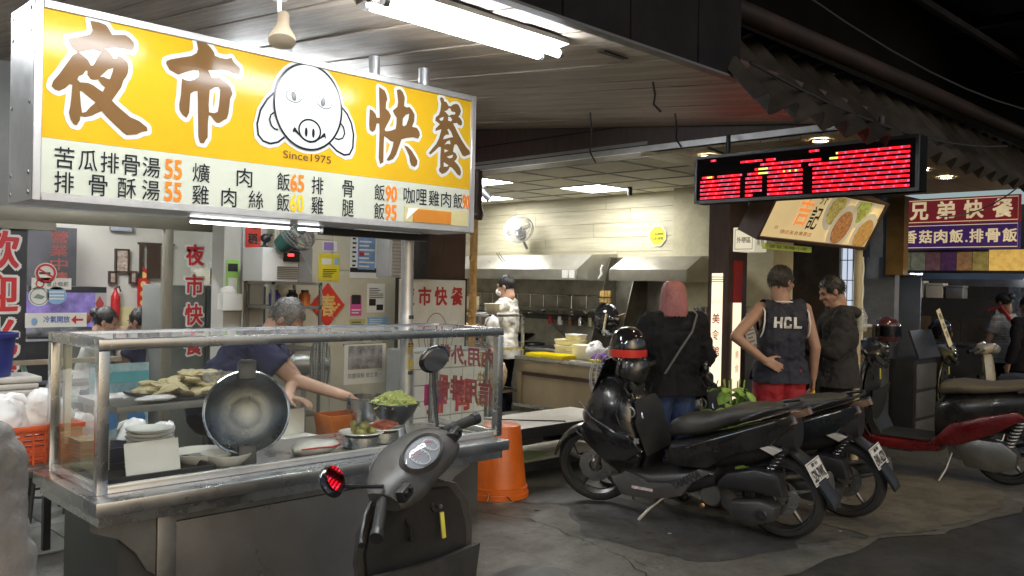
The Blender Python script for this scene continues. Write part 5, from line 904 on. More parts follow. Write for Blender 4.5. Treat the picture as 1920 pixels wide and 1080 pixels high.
# ---------------------------------------------------------------- red LED board
le = thing('led_board', 'long black board of red lit dots over the second shop', 'sign', (5.2, 1.91, 2.21)); LL, LH = 1.52, .33
B(0, .12, 0, LL, 0, LH).build('case', mat('led_case', (.004, .004, .0045), .8, spec=.1), le, bevel=.004); MB().bb(-.012, 0, 0, LL, LH-.02, LH).bb(-.012, 0, 0, LL, 0, .02).bb(-.012, 0, 0, .02, .02, LH-.02).bb(-.012, 0, LL-.02, LL, .02, LH-.02).build('bezel', BLACKP, le)
REDL = emis('red_led', (1, .004, .015), 1.3); PINK = emis('pink_led', (1, .05, .12), 1.4); GRN = emis('yellow_led', (.75, .75, .12), .8)
# rows (0 = lowest) and spans along the board, 0 = far end
lit_rows = {0: [(.01, .225), (.255, .295), (.37, .53), (.575, .985)], 1: [(.01, .225), (.255, .34), (.37, .53), (.575, .985)], 2: [(.01, .225), (.255, .34), (.37, .53), (.575, .985)], 3: [(.01, .225), (.255, .34), (.37, .53), (.575, .985)], 4: [(.01, .225), (.255, .34), (.37, .53), (.575, .985)], 5: [(.02, .09), (.11, .24), (.26, .53), (.575, .985)], 6: [(.3, .52), (.56, .985)], 7: [(.33, .62), (.65, .985)], 8: [(.23, .34), (.36, .4), (.68, .985)], 9: [(.07, .1), (.56, .61)]}
dots = {'r': MB(), 'p': MB(), 'g': MB()}; nc = 108
for r in range(10):
    z = .035+.0283*r
    for c in range(nc):
        u = c/nc
        if any(a <= u <= b for a, b in lit_rows.get(r, [])):
            g = (r in (5, 6) and (.05 < u < .08 or .32 < u < .37)) or (r in (7, 8) and .645 < u < .69) or (r == 5 and .44 < u < .52 and c % 3 == 0)
            d = dots['g' if g else ('p' if (c*7+r*3) % 5 == 0 else 'r')]; y = LL-.03-u*(LL-.06); q = .0062; d.add([(-.0135, y-q, z-q), (-.0135, y+q, z-q), (-.0135, y+q, z+q), (-.0135, y-q, z+q)], [(0, 1, 2, 3)]); 
face = MB().bb(-.01, -.001, .02, LL-.02, .02, LH-.02).build('dot_face', mat('led_face', (.004, .003, .003), .8, spec=.1), le)
for kk, m in (('r', REDL), ('p', PINK), ('g', GRN)): dots[kk].build('lit_dots', m, face, kind='stuff')
for y in (.25, 1.3): MB().cyl((.06, y, LH), (.06, y, LH+.14), .016, n=8).build('hanger', BLACKP, le, True)

# ---------------------------------------------------------------- tilted photo light box of the second shop
pb2 = thing('photo_sign', 'tilted lit menu sign with photos of rice bowls', 'sign', (5.6, 3.2, 1.99), rx=R(27)); PW, PH = 1.85, .44
B(0, PW, 0, .14, 0, PH).build('box', BROWNW, pb2); CRL = mat('cream_backlit', (.85, .66, .34), .4, var=.08, scale=2, emit=.2); B(.03, PW-.03, -.012, -.001, .025, PH-.02).build('lit_face', CRL, pb2)
MB().bb(0, PW, -.03, -.0005, 0, .024).bb(0, PW, -.03, -.0005, PH-.019, PH).bb(0, .029, -.03, -.0005, .024, PH-.02).bb(PW-.029, PW, -.03, -.0005, .024, PH-.02).build('frame', BROWNW, pb2)
for i, (x, z, r, c1, c2) in enumerate(((1.0, .31, .18, (.3, .12, .04), (.5, .45, .12)), (1.45, .35, .17, (.4, .15, .05), (.35, .5, .1)), (1.22, .17, .2, (.25, .09, .03), (.55, .25, .08)), (1.66, .13, .2, (.4, .16, .04), (.6, .35, .1)))):
    k = .003*i; clipz = lambda P_: [(min(x_, PW-.04), min(max(z_, .03), PH-.025)) for x_, z_ in P_]
    curve_fill([clipz(ell(x, z, r, r, 40))], mat('bowl_photo_rim', (.65, .58, .42), .4, emit=.16), pb2, 'bowl_rim_photo', flat(-.015-k)); curve_fill([clipz(ell(x, z, r*.72, r*.72, 36))], mat('food_photo%d' % i, c1, .4, var=.5, scale=38, c2=c2, emit=.3), pb2, 'food_photo', flat(-.0165-k))
BRP = mat('brown_backlit_print', (.3, .1, .03), .5, emit=.2); text('吉', mat('orange_backlit_print', (.6, .2, .05), .5, emit=.5), pb2, (.42, -.015, .14), (1, 0, 0), (0, 0, 1), (.2, .22), .02); text('記', INK, pb2, (.64, -.015, .12), (1, 0, 0), (0, 0, 1), (.16, .19), .01); text('介', INK, pb2, (.68, -.015, .33), (1, 0, 0), (0, 0, 1), (.12, .075), .01)
text('傳統美食專賣店', BRP, pb2, (.3, -.015, .06), (1, 0, 0), (0, 0, 1), (.5, .035)); text('美食', BRP, pb2, (.2, -.015, .09), (1, 0, 0), (0, 0, 1), (.05, .03))
pp = thing('sign_pole', 'slim post under the right end of the photo sign', 'post', (7.42, 3.22, 0)); MB().cyl((0, 0, 0), (0, 0, 2.62), .035, n=12).build('post', mat('post_cream', (.4, .35, .22), .5), pp, True); MB().tube([(.05+.008*math.sin(i), -.02, 1.2+.03*i) for i in range(25)], .012, 5).build('coil_cable', mat('cable_white', (.55, .55, .5), .5), pp, True)
fs2 = thing('hung_bottle', 'clear bottle hung on the post of the photo sign', 'bottle', (7.33, 3.14, 1.28)); MB().lathe([(.001, 0), (.045, 0), (.045, .14), (.02, .18), (.02, .2), (.001, .2)], n=14).build('bottle_wall', glass('bottle_clear', (.8, .85, .8), .8, .05, .25), fs2, True)
grn = thing('green_price_strip', 'yellow-green lit price strip under the photo sign', 'price strip', (6.0, 3.32, 1.93)); B(0, .75, 0, .03, 0, .045).build('strip_face', mat('green_strip', (.4, .45, .08), .5, emit=.1), grn); text('便當湯麵小菜', INK, grn, (.05, -.003, .01), (1, 0, 0), (0, 0, 1), (.62, .025))
# counters of second shop
c2 = thing('shop_counter', 'steel counter with a cream top behind the two men', 'counter', (6.85, 4.2, 0)); B(0, 1.5, 0, .5, .1, 1.05).build('cabinet', STEELD, c2); B(-.02, 1.52, -.03, .52, 1.052, 1.09).build('counter_top', mat('cream_top', (.55, .5, .36), .4), c2, bevel=.006); B(.1, 1.2, .05, .45, 1.091, 1.32).build('glass_box', glass('food_case', (.8, .78, .7), .8, .05, .25, (.5, .45, .3)), c2); B(.08, 1.22, .03, .47, 1.321, 1.34).build('case_lid', mat('cream_top', (.55, .5, .36), .4), c2)
mn = thing('price_list', 'white price list leaning on the second shop counter', 'price list', (7.2, 4.13, 1.09), rx=R(-14), ry=R(-8)); B(0, .17, 0, .004, 0, .3).build('sheet', PAPER, mn); lines(mn, .02, .15, .03, .27, 7, mat('grey_print', (.35, .3, .25), .7))
gc = thing('curved_glass_case', 'low glass food case with a rounded cream edge', 'display case', (8.35, 3.62, .92)); arc = [(0, .0), (0, .36)]+[(.36+.0*a+.22*math.sin(a), .14+.22*math.cos(a)) for a in [k*math.pi/16 for k in range(9)]]+[(.58, 0)]
MB().tube([(0, 0, .36), (.3, 0, .36), (.42, 0, .34), (.52, 0, .26), (.57, 0, .15), (.58, 0, 0)], .018, 8).build('edge_rail', mat('cream_rail', (.55, .5, .4), .4), gc, True); MB().prism([(0, 0), (0, .34), (.3, .34), (.41, .32), (.5, .25), (.55, .15), (.56, 0)], .02, .4).build('case_glass', glass('amber_glass', (.75, .7, .55), .8, .05, .2, (.4, .33, .2)), gc); B(-.05, .7, -.05, .45, -.04, -.001).build('case_base', STEEL, gc); B(-.05, .7, -.04, .44, -.92, -.041).build('stand', STEELD, gc)
for k in range(3): B(.72, .73, -.0, .4, -.85+.27*k, -.62+.27*k).build('side_panel', ALU, gc)
yc = thing('yellow_towel', 'bright yellow printed towel over the glass food case', 'towel', (8.45, 3.72, 1.29), rz=R(8)); lump((.2, .1, .01), (.22, .13, .018), 91, .3, 20, 10).build('towel_cloth', mat('yellow_print', (.75, .6, .03), .7, var=.5, scale=12), yc, True)
ll = thing('paper_flag', 'cream price paper taped on the tilted dark lid', 'price tag', (9.5, 3.22, 1.25), rx=R(-15), ry=R(-14)); B(0, .1, 0, .004, -.2, .2).build('sheet', FOAM, ll)
for k, s in enumerate('豬血湯'): text(s, INK, ll, (.02, -.003, .09-.1*k), (1, 0, 0), (0, 0, 1), (.06, .07))
tl = thing('tilted_lid', 'dark metal lid board tilted behind the parked helmets', 'lid board', (9.3, 3.3, .95)); B(-.2, .4, 0, .02, 0, .3).xf(Matrix.Rotation(R(-20), 4, 'X')).build('board', BLACKP, tl); B(-.2, .4, 0.05, .3, -.95, -.02).build('support', BLACKP, tl)
for k in range(3): B(-.17, .37, .03, .049, -.9+.29*k, -.64+.29*k).build('drawer_front', DARKPANEL, tl, bevel=.006)
# tarp, brown post
tp_ = thing('blue_tarp', 'crumpled blue-grey tarp hanging past the photo sign', 'tarp', (8.6, 3.5, 1.75)); a = MB(); rs = []
for i in range(9):
    q = i/8; rs.append([(.0+.03*math.sin(9*q+z*4), .0+.28*q, z*.85) for z in (0, .25, .5, .75, 1)])
a.rings(rs, False, False); a.build('sheet', mat('tarp_blue', (.09, .12, .2), .4, var=.3, bump=.4, bscale=12), tp_, True)
B(9.2, 9.32, 3.52, 3.7, 1.8, 2.62).build('wood_board_post', mat('amber_wood', (.25, .15, .05), .5, var=.3), label='amber wooden post left of the red banner', cat='post')

# ---------------------------------------------------------------- third stall
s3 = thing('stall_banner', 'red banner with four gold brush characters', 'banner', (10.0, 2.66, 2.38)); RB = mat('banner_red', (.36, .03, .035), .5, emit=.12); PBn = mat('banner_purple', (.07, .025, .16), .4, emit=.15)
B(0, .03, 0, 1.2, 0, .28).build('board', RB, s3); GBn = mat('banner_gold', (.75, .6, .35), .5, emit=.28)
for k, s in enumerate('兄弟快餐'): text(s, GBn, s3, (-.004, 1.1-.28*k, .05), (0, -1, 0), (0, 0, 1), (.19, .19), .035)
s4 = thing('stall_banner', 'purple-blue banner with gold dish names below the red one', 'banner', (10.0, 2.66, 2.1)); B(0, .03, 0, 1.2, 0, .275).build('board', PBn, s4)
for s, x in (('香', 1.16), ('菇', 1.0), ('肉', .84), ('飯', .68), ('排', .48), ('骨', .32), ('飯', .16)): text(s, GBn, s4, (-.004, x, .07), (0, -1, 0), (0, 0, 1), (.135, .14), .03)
MB().ball((-.002, .51, .085), (.002, .012, .012), 8, 6).build('dot', GBn, s4)
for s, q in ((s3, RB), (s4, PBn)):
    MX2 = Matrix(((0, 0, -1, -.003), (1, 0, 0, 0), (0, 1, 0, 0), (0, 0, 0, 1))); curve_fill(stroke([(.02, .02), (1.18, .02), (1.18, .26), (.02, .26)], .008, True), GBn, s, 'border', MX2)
ms = thing('photo_menu_strip', 'faded strip of food photos lit at the right under the banners', 'menu strip', (10.05, 2.35, 1.87)); cols = [(.2, .22, .12), (.25, .26, .2), (.2, .1, .12), (.12, .05, .15), (.4, .22, .1), (.45, .35, .1)]
for k, c in enumerate(cols): B(0, .02, 1.42-.16*k, 1.57-.16*k, 0, .2).build('menu_photo', mat('menu_photo%d' % k, c, .4, var=.5, scale=14, emit=.07), ms)
B(0, .02, -.1, .61, 0, .22).build('lit_menu', mat('menu_lit', (.8, .5, .12), .4, var=.25, scale=18, emit=.22), ms); B(.021, .05, -.1, 1.58, -.03, .22).build('backing', BLACKP, ms)
g3 = thing('sheet_metal_screen', 'flat blue-grey metal panel behind the grey-haired man', 'panel', (10.6, 3.85, 0)); B(0, .04, 0, 1.1, 0, 1.8).build('sheet', mat('blue_grey_metal', (.13, .15, .18), .4, .2), g3, bevel=.01); B(-.2, .2, .05, .9, 1.83, 1.93).build('pot_shelf', STEEL, g3)
wl3 = thing('stall_back_wall', 'dim steel-clad back wall of the far stall', 'wall', (14.8, 1.5, 0)); 
for k in range(4): B(0, .05, 1.25*k-.5, 1.25*k+.745, 0, 3).build('steel_sheet', mat('dim_sheet', (.16, .16, .165), .4, .6, dirt=.4), wl3)
B(9.4, 16, 5.2, 5.4, 0, 3.1).build('stall_side_wall', SHOPW, label='dark side wall deep in the far stall', cat='wall')
h3 = thing('stall_hood', 'grey steel hood above the far stall kitchen', 'range hood', (12.9, 2.2, 1.72)); MB().add([(0, 0, 0), (0, 2.6, 0), (0, 2.6, .1), (0, 0, .1), (.7, 0, .4), (.7, 2.6, .4), (.7, 0, 0), (.7, 2.6, 0)], [(0, 1, 2, 3), (3, 2, 5, 4), (0, 3, 4, 6), (1, 7, 5, 2), (0, 6, 7, 1), (4, 5, 7, 6)]).build('canopy', STEELD, h3); B(.0, .2, 1.2, 1.35, -1.0, 0).build('support', STEEL, h3)
tl3 = thing('stall_tube', 'bright white tube light in the far stall', 'light', (12.7, 2.75, 1.79)); MB().cyl((0, 0, 0), (0, .55, 0), .022, n=10).build('tube', emis('stall_tube', (.85, .9, 1), 26), tl3, True); B(-.03, .03, -.02, .57, .024, .05).build('housing', WHITEP, tl3)
sw = thing('stall_workbench', 'steel workbench of the far stall with food trays', 'workbench', (12.2, 2.3, 0)); B(0, .6, 0, 3.0, .1, .92).build('cabinet', STEELD, sw); B(-.02, .62, -.02, 3.02, .921, .95).build('bench_top', STEEL, sw, bevel=.005); B(.35, .6, 1.3, 2.5, 1.3, 1.55).build('dark_shelf', DARKPANEL, sw)
for x in (.36, .58): B(x-.01, x+.01, 1.32, 1.34, .951, 1.3).build('post', STEEL, sw); B(x-.01, x+.01, 2.46, 2.48, .951, 1.3).build('post', STEEL, sw)
for k, (y, m) in enumerate(((3.05, REDI), (2.85, PAPER), (2.6, mat('pink_food', (.6, .25, .3), .5)))):
    t = thing('food_pan', ['pan of red food on the far stall workbench', 'pan of white food on the far stall workbench', 'pan of pink food on the far stall workbench'][k], 'pan', (12.35, y+.5, .951)); B(-.07, .07, -.09, .09, 0, .05).build('pan_wall', STEEL, t); B(-.06, .06, -.08, .08, .051, .06).build('food', m, t)
for k in range(3):
    t = thing('foam_box', ['large white foam box on the dark stall shelf', 'middle white foam box on the dark stall shelf', 'small grey foam box on the dark stall shelf'][k], 'box', (12.68, 4.65-.26*k, 1.552)); B(-.1, .1, -.11, .11, 0, .2-.03*k).build('box_body', [WHITEP, PAPER, GALV][k], t, bevel=.008); B(-.105, .105, -.115, .115, .202-.03*k, .235-.03*k).build('lid', [WHITEP, PAPER, GALV][k], t, bevel=.006)
# potted plant by the column
ppt = thing('potted_plant', 'leafy green pothos in a pot at the foot of the column', 'plant', (5.66, 3.36, 0)); MB().lathe([(.001, 0), (.1, 0), (.13, .24), (.14, .24), (.12, .23), (.001, .22)], n=24).build('pot', mat('terracotta_dark', (.1, .06, .04), .7), ppt, True)
LEAF = mat('pothos_leaf', (.13, .3, .03), .4, var=.35, scale=20, c2=(.32, .5, .1)); lm = None; r5 = random.Random(12)
for k in range(90):
    a, h = r5.uniform(0, 6.3), r5.uniform(.25, .9); q = r5.uniform(.03, .16)*(1.1 if h < .8 else .7); s = r5.uniform(.7, 1.3)
    if lm is None: lm = MB().add([(0, 0, 0), (.03, .025, .006), (.045, .06, 0), (.03, .09, -.01), (0, .115, -.025), (-.03, .09, -.01), (-.045, .06, 0), (-.03, .025, .006), (0, .05, .012)], [(0, 1, 8), (1, 2, 8), (2, 3, 8), (3, 4, 8), (4, 5, 8), (5, 6, 8), (6, 7, 8), (7, 0, 8)]).build('leaf', LEAF, ppt, True); lm.location = (q*math.cos(a), q*math.sin(a), h); lm.rotation_euler = (-.5, 0, a)
    else: share('leaf', lm.data, ppt, (q*math.cos(a), q*math.sin(a), h), (r5.uniform(-1.1, .2), r5.uniform(-.5, .5), a-math.pi/2), (s, s, s))
for k in range(8): a = k*.8; MB().tube([(0, 0, .22), (.04*math.cos(a), .04*math.sin(a), .6), (.08*math.cos(a), .08*math.sin(a), .95)], .005, 5).build('stem', LEAF, ppt, True)
# ---------------------------------------------------------------- scooters (x forward from rear axle, y left, z up)
def sring(x, zb, zt, w, n=16, e=2.6):
    o = []
    for k in range(n):
        a = 2*math.pi*k/n; c, s = math.cos(a), math.sin(a); o.append((x, w*math.copysign(abs(c)**(2/e), c), (zb+zt)/2+(zt-zb)/2*math.copysign(abs(s)**(2/e), s)))
    return o
def lofx(st, e=2.6, n=16): return MB().rings([sring(*s, n=n, e=e) for s in st])
def lofz(st, n=18, e=2.5):
    rs = []
    for z, x0, x1, w in st:
        r = []
        for k in range(n):
            a = 2*math.pi*k/n; c, s = math.cos(a), math.sin(a); r.append(((x0+x1)/2+(x1-x0)/2*math.copysign(abs(c)**(2/e), c), w*math.copysign(abs(s)**(2/e), s), z))
        rs.append(r)
    return MB().rings(rs)
def wheel(par, x, r, w, name, spokes=5, steer=None, rimm=ALU):
    M = steer or Matrix(); q = MB(); n = 40; rs = []
    for i in range(n+1):
        a = 2*math.pi*i/n; ring = []
        for j in range(10):
            b = 2*math.pi*j/10; rr = r-.045+.045*math.cos(b) if math.cos(b) > 0 else r-.045+.03*math.cos(b); ring.append((x+rr*math.cos(a), w*math.sin(b), r+rr*math.sin(a)))
        rs.append(ring)
    t = q.rings(rs, False).xf(M).build(name, RUBBER, par, True)
    MB().lathe([(r-.07, -w*.8), (r-.055, -w*.8), (r-.05, 0), (r-.055, w*.8), (r-.07, w*.8), (r-.08, 0)], (x, 0, r), 36, 'Y').xf(M).build('rim', rimm, t, True)
    for k in range(spokes):
        a = 2*math.pi*k/spokes+.3; MB().tube([(x+.03*math.cos(a), 0, r+.03*math.sin(a)), (x+(r-.07)*math.cos(a), 0, r+(r-.07)*math.sin(a))], [.02, .012], 6).xf(M).build('spoke', rimm, t, True)
    MB().lathe([(.001, -.05), (.035, -.05), (.04, 0), (.035, .05), (.001, .05)], (x, 0, r), 16, 'Y').xf(M).build('hub', STEELD, t, True)
    MB().lathe([(.05, w*.75), (r*.42, w*.75), (r*.42, w*.75+.004), (.05, w*.75+.004)], (x, 0, r), 28, 'Y').xf(M).build('brake_disc', STEEL, t, True); return t
PLATE = mat('plate_white', (.72, .72, .68), .45, dirt=.12)
def plate(par, M, top, main, w=.26, h=.15):
    p = MB().box((0, 0, 0), (.004, w, h)).xf(M).build('number_plate', PLATE, par)
    a = M @ V((-.005, w*.42, -h*.36)); r = (M.to_3x3() @ V((0, -1, 0))); u = (M.to_3x3() @ V((0, 0, 1)))
    text(main, INK, p, a, r, u, (w*.84, h*.5), .02); text(top, INK, p, M @ V((-.005, w*.22, h*.24)), r, u, (w*.44, h*.16), .02)
    curve_fill(stroke([(-w*.46, -h*.44), (w*.46, -h*.44), (w*.46, h*.44), (-w*.46, h*.44)], .004, True), INK, p, 'plate_border', M @ Matrix(((0, 0, 1, -.004), (1, 0, 0, 0), (0, 1, 0, 0), (0, 0, 0, 1))))
def mirror(par, base, head, M, sz=(.05, .02, .035), side=1, nrm=None):
    m = MB().tube([base, ((base[0]+head[0])/2+.02, (base[1]+head[1])/2+.03*side, (base[2]+head[2])/2+.01), head], .007, 8).xf(M).build('mirror_stem', BLACKP, par, True)
    Q = Matrix()
    if nrm == 'led':
        hw = Matrix.LocRotScale(par.location, par.rotation_euler, V((.97, .97, 1.02))) @ (M @ V(head)); nrm = (V((5.2, 2.6, 2.38))-hw).normalized()+(CAM-hw).normalized()
    if nrm:
        E_ = Matrix.Rotation(par.rotation_euler[2], 3, 'Z') @ Matrix.Rotation(par.rotation_euler[0], 3, 'X'); nl = (E_ @ M.to_3x3()).inverted() @ V(nrm); Q = V((-1, 0, 0)).rotation_difference(nl).to_matrix().to_4x4()
    Q = Matrix.Translation(head) @ Q @ Matrix.Translation(-V(head))
    h = MB().ball(head, sz, 18, 12).xf(M @ Q).build('mirror_shell', BLACKG, m, True)
    c = V(head)-V((sz[0]*1.03, 0, 0)); MB().lathe([(.001, 0), (1, 0)], n=28, ax='X').xf(M @ Q @ Matrix.Translation(c) @ Matrix.Diagonal((1, sz[1]*.8, sz[2]*.8, 1))).build('mirror_glass', mat('mirror_glass', (.6, .6, .62), .03, 1, .0), m)
def bars(par, M, z, x, wd=.33, grip=.11, lever=True):
    b = MB().tube([(x-.1, wd, z-.01), (x-.03, wd-.16, z+.01), (x, 0, z+.015), (x-.03, -wd+.16, z+.01), (x-.1, -wd, z-.01)], .013, 10).xf(M).build('handlebar', STEELD, par, True)
    for s in (1, -1):
        d = V((-.055, .13*s, -.008)); e = V((x-.1, wd*s, z-.01)); MB().tube([e-d*.95, e-d*.3, e+d*.02], [.018, .0185, .018], 12).xf(M).build('grip', RUBBER, b, True); MB().cyl(e+d*.02, e+d*.16, .021, n=12).xf(M).build('bar_end', BLACKP, b, True)
        if lever: MB().tube([e-d*1.15+V((.035, 0, 0)), e-d*.6+V((.06, 0, -.008)), e+V((.055, 0, -.016)), e+d*.15+V((.05, 0, -.018))], [.009, .008, .007, .01], 8).xf(M).build('brake_lever', ALU, b, True)
        MB().box(e-d*1.25, (.05, .05, .04)).xf(M).build('switch_pod', BLACKP, b, bevel=.008)
    return b
def steer_m(x, z, ang, rake=R(26)):
    ax = V((-math.sin(rake), 0, math.cos(rake))); return Matrix.Translation((x, 0, z)) @ Matrix.Rotation(ang, 4, ax) @ Matrix.Translation((-x, 0, -z))
def helmet(name, label, loc, rz, shell, stripe=None, s=1.0, rx=0):
    t = thing(name, label, 'helmet', loc, rz, rx=rx)
    pr = [(.001, .125), (.05, .12), (.09, .095), (.115, .055), (.125, .01), (.125, -.04), (.115, -.085), (.105, -.1), (.1, -.085), (.11, -.04), (.11, .01), (.08, .08), (.001, .108)]
    h = MB().lathe(pr, n=32).xf(Matrix.Diagonal((1.12*s, .98*s, s, 1))).build('shell', shell, t, True)
    MB().rings([[(.145*s*math.cos(a), .128*s*math.sin(a), z*s) for a in [R(-75+10*k) for k in range(16)]] for z in (.045, -.0, -.05)], False, False).build('visor', glass('smoked_visor', (.12, .12, .13), 1.6, .02), t, True)
    if stripe: MB().rings([[(.144*s*math.cos(a)*c, .126*s*math.sin(a)*c, z*s) for a in [R(90+10*k) for k in range(19)]] for z, c in ((-.02, 1), (-.05, 1), (-.07, .985))], False, False).build('stripe', stripe, t, True)
    MB().tube([(.0, .1*s, -.09*s), (.03*s, .05*s, -.15*s), (.03*s, -.05*s, -.15*s), (0, -.1*s, -.09*s)], .006, 6).build('chin_strap', BLACKP, t, True); return t

GS_ = mat('seam_grey', (.1, .1, .1), .35, .4)
# ---- maxi scooter, side panels from its real outline
def maxi(label, loc, rz, lean, body, steer, platetxt, lower, brand=True):
    t = thing('motor_scooter', label, 'scooter', loc, rz, rx=lean, group='scooters parked along the shops'); wb = 1.4; S = steer_m(1.18, .8, steer)
    wheel(t, wb, .295, .055, 'front_tyre', 5, S); wheel(t, 0, .275, .062, 'rear_tyre', 5)
    for s in (1, -1): MB().tube([(wb-.0, .075*s, .295), (wb-.1, .075*s, .52), (wb-.16, .06*s, .66)], [.02, .024, .024], 10).xf(S).build('fork_leg', STEELD, t, True)
    fd = MB(); rs = []
    for k in range(13):
        a = R(20+k*12.5); c, s = math.cos(a), math.sin(a); rs.append([(wb+.325*c, .075*q, .295+.325*s-.03*abs(q)**3) for q in (-1, -.6, 0, .6, 1)]+[(wb+.31*c, .07*q, .295+.31*s-.03*abs(q)**3) for q in (1, 0, -1)])
    fd.rings(rs).xf(S).build('front_fender', body, t, True)
    lofz([(.27, 1.06, 1.17, .1), (.36, .96, 1.28, .17), (.46, .9, 1.385, .21), (.57, .93, 1.435, .235), (.68, .97, 1.43, .24), (.77, .97, 1.405, .225), (.85, 1.02, 1.365, .2), (.91, 1.1, 1.33, .15), (.95, 1.17, 1.3, .09)], 24, 3.2).build('front_apron', body, t, True)
    MB().rings([[(x_, w_*q, z) for q in (-1, -.5, 0, .5, 1)]+[(x_+.02, w_*.9*q, z) for q in (1, 0, -1)] for z, x_, w_ in ((.34, .945, .15), (.46, .885, .19), (.57, .912, .215), (.68, .952, .215), (.76, .955, .19), (.83, .99, .16))]).build('inner_leg_panel', mat('matte_black_panel', (.02, .021, .025), .62, var=.3, dirt=.3), t, True)
    for s in (1, -1):
        for pts in ([(1.4, .8), (1.3, .7), (1.12, .62), (1.0, .52), (.93, .46)], [(1.42, .58), (1.3, .5), (1.17, .4)], [(1.05, .86), (1.1, .74), (1.06, .66), (.98, .62)]):
            w_ = lambda z: .215+.024*math.sin(max(0, min(1, (z-.4)/.45))*math.pi)
            MB().tube([(x_, s*w_(z), z) for x_, z in pts], .0045, 6).build('panel_seam', INK if pts[0][0] < 1.2 else GS_, t, True)
    for s in (1, -1):
        MB().prism([(.9, .5), (1.02, .42), (1.2, .4), (1.36, .52), (1.4, .62), (1.3, .7), (1.12, .62), (1.0, .6)], .2*s, .245*s, 'Y', .012).build('apron_panel', BLACKG, t, True)
        hl = lofx([(1.28, .6, .76, .02), (1.38, .62, .75, .05), (1.43, .64, .72, .035)]).xf(Matrix.Translation((0, .1*s, 0))).build('headlight', glass('headlight_lens', (.7, .7, .72), 1.4, .05, .15), t, True)
    MB().rings([[(1.36-.02*k-.02*abs(q)**2, .16*q*(1-.25*k/5), .84+.052*k) for q in (-1, -.7, -.3, 0, .3, .7, 1)]+[(1.35-.02*k-.02*abs(q)**2, .16*q*(1-.25*k/5), .84+.052*k) for q in (1, 0, -1)] for k in range(6)]).build('windscreen', glass('smoke_screen', (.12, .12, .13), 1.2, .03), t, True)
    bars(t, S, .98, 1.1, .32); 
    lofx([(1.02, .86, .95, .06), (1.1, .88, 1.0, .1), (1.2, .9, .97, .08)]).build('dash', BLACKP, t, True)
    MB().torus((1.02, .17, .75), .036, .007, 'Y', 24, 8).build('filler_ring', GALV, t, True); MB().lathe([(.001, 0), (.032, 0)], (1.02, .178, .75), 20, 'Y').build('filler_cap', BLACKP, t)
    MB().tube([(.99, .1, .78), (.96, .12, .74), (.95, .12, .7)], .01, 8).build('hook', CHROME, t, True); MB().tube([(1.12, .0, .96), (1.08, .06, .9), (1.03, .12, .88), (.98, .16, .84)], .009, 8).build('cable', CHROME, t, True); MB().tube([(1.12, -.05, .98), (1.06, -.1, .88), (1.03, -.12, .8)], .009, 8).build('cable', CHROME, t, True)
    lofx([(.4, .3, .45, .19), (.6, .22, .42, .21), (.85, .2, .36, .215), (1.05, .2, .36, .18), (1.16, .26, .4, .11)]).build('floor_tunnel', BLACKP, t, True)
    for s in (1, -1):
        p = MB().prism([(1.14, .28), (1.05, .335), (.87, .285), (.69, .31), (.49, .435), (.4, .425), (.54, .335), (.61, .238), (.84, .175), (1.07, .177)], .2*s, .24*s, 'Y', .008).build('side_skirt', lower, t, True)
        MB().prism([(.75, .52), (.7, .424), (.45, .435), (.27, .546), (.01, .65), (-.13, .82), (-.117, .85), (.037, .79), (.35, .67), (.61, .563)], .13*s, .205*s, 'Y', .02).build('rear_panel', body, t, True)
        MB().tube([(.6, .207*s, .565), (.35, .212*s, .66), (.03, .207*s, .785), (-.08, .19*s, .83)], .006, 6).build('silver_trim', CHROME, t, True)
        MB().prism([(.02, .77), (-.016, .81), (-.122, .84), (-.14, .8), (.0, .735)], .12*s, .19*s, 'Y', .012).build('tail_lamp', mat('amber_lens', (.14, .09, .06), .15, var=.5, coat=.8), t, True)
        MB().prism([(-.05, .62), (.08, .66), (.13, .64), (.0, .585)], .15*s, .2*s, 'Y', .01).build('turn_signal', mat('clear_lens', (.5, .5, .48), .15, coat=.6), t, True)
        if brand and s > 0:
            text('YAMAHA', INK, p, (.66, .243, .275), V((-.2, 0, .118)), V((.118, 0, .2)), (.23, .05), .05)
            B(.82, .98, .241, .243, .235, .255).build('sticker', mat('sticker_red_white', (.6, .2, .2), .5, var=.5, scale=30, c2=(.7, .7, .7)), p); B(.93, .965, .215, .226, .55, .585).build('label_patch', GALV, t)
    lofx([(-.1, .6, .8, .1), (.1, .5, .76, .15), (.35, .42, .68, .17), (.6, .4, .6, .16), (.75, .44, .56, .12)]).build('under_seat_body', BLACKP, t, True)
    seat = lofx([(.775, .6, .66, .07), (.755, .59, .70, .11), (.68, .6, .745, .145), (.58, .62, .765, .15), (.48, .64, .775, .15), (.4, .68, .805, .155), (.3, .72, .85, .15), (.15, .77, .875, .14), (.03, .83, .88, .11), (0, .84, .87, .06)], 2.9, 20).build('seat', mat('scooter_seat', (.03, .03, .03), .5, var=.2, bump=.15, bscale=120, c2=(.05, .048, .042)), t, True)
    for s in (1, -1): MB().tube([(.22, .16*s, .78), (.05, .17*s, .86), (-.08, .14*s, .89), (-.12, .0, .9)], .012, 8).build('grab_rail', BLACKP, seat, True)
    MB().prism([(.38, .36), (.32, .42), (.11, .48), (-.03, .455), (-.06, .32), (.21, .32), (.378, .32)], .06, .19, 'Y', .02).build('air_box', BLACKP, t, True); MB().prism([(.377, .3), (.3, .235), (.086, .27), (-.012, .24), (.01, .15), (.107, .11), (.27, .13), (.36, .2)], .05, .175, 'Y', .02).build('belt_cover', mat('engine_grey', (.06, .06, .062), .5, .3), t, True)
    MB().lathe([(.001, .2), (.03, .198), (.036, .19)], (.08, 0, .19), 18, 'Y').build('cover_boss', BLACKP, t, True)
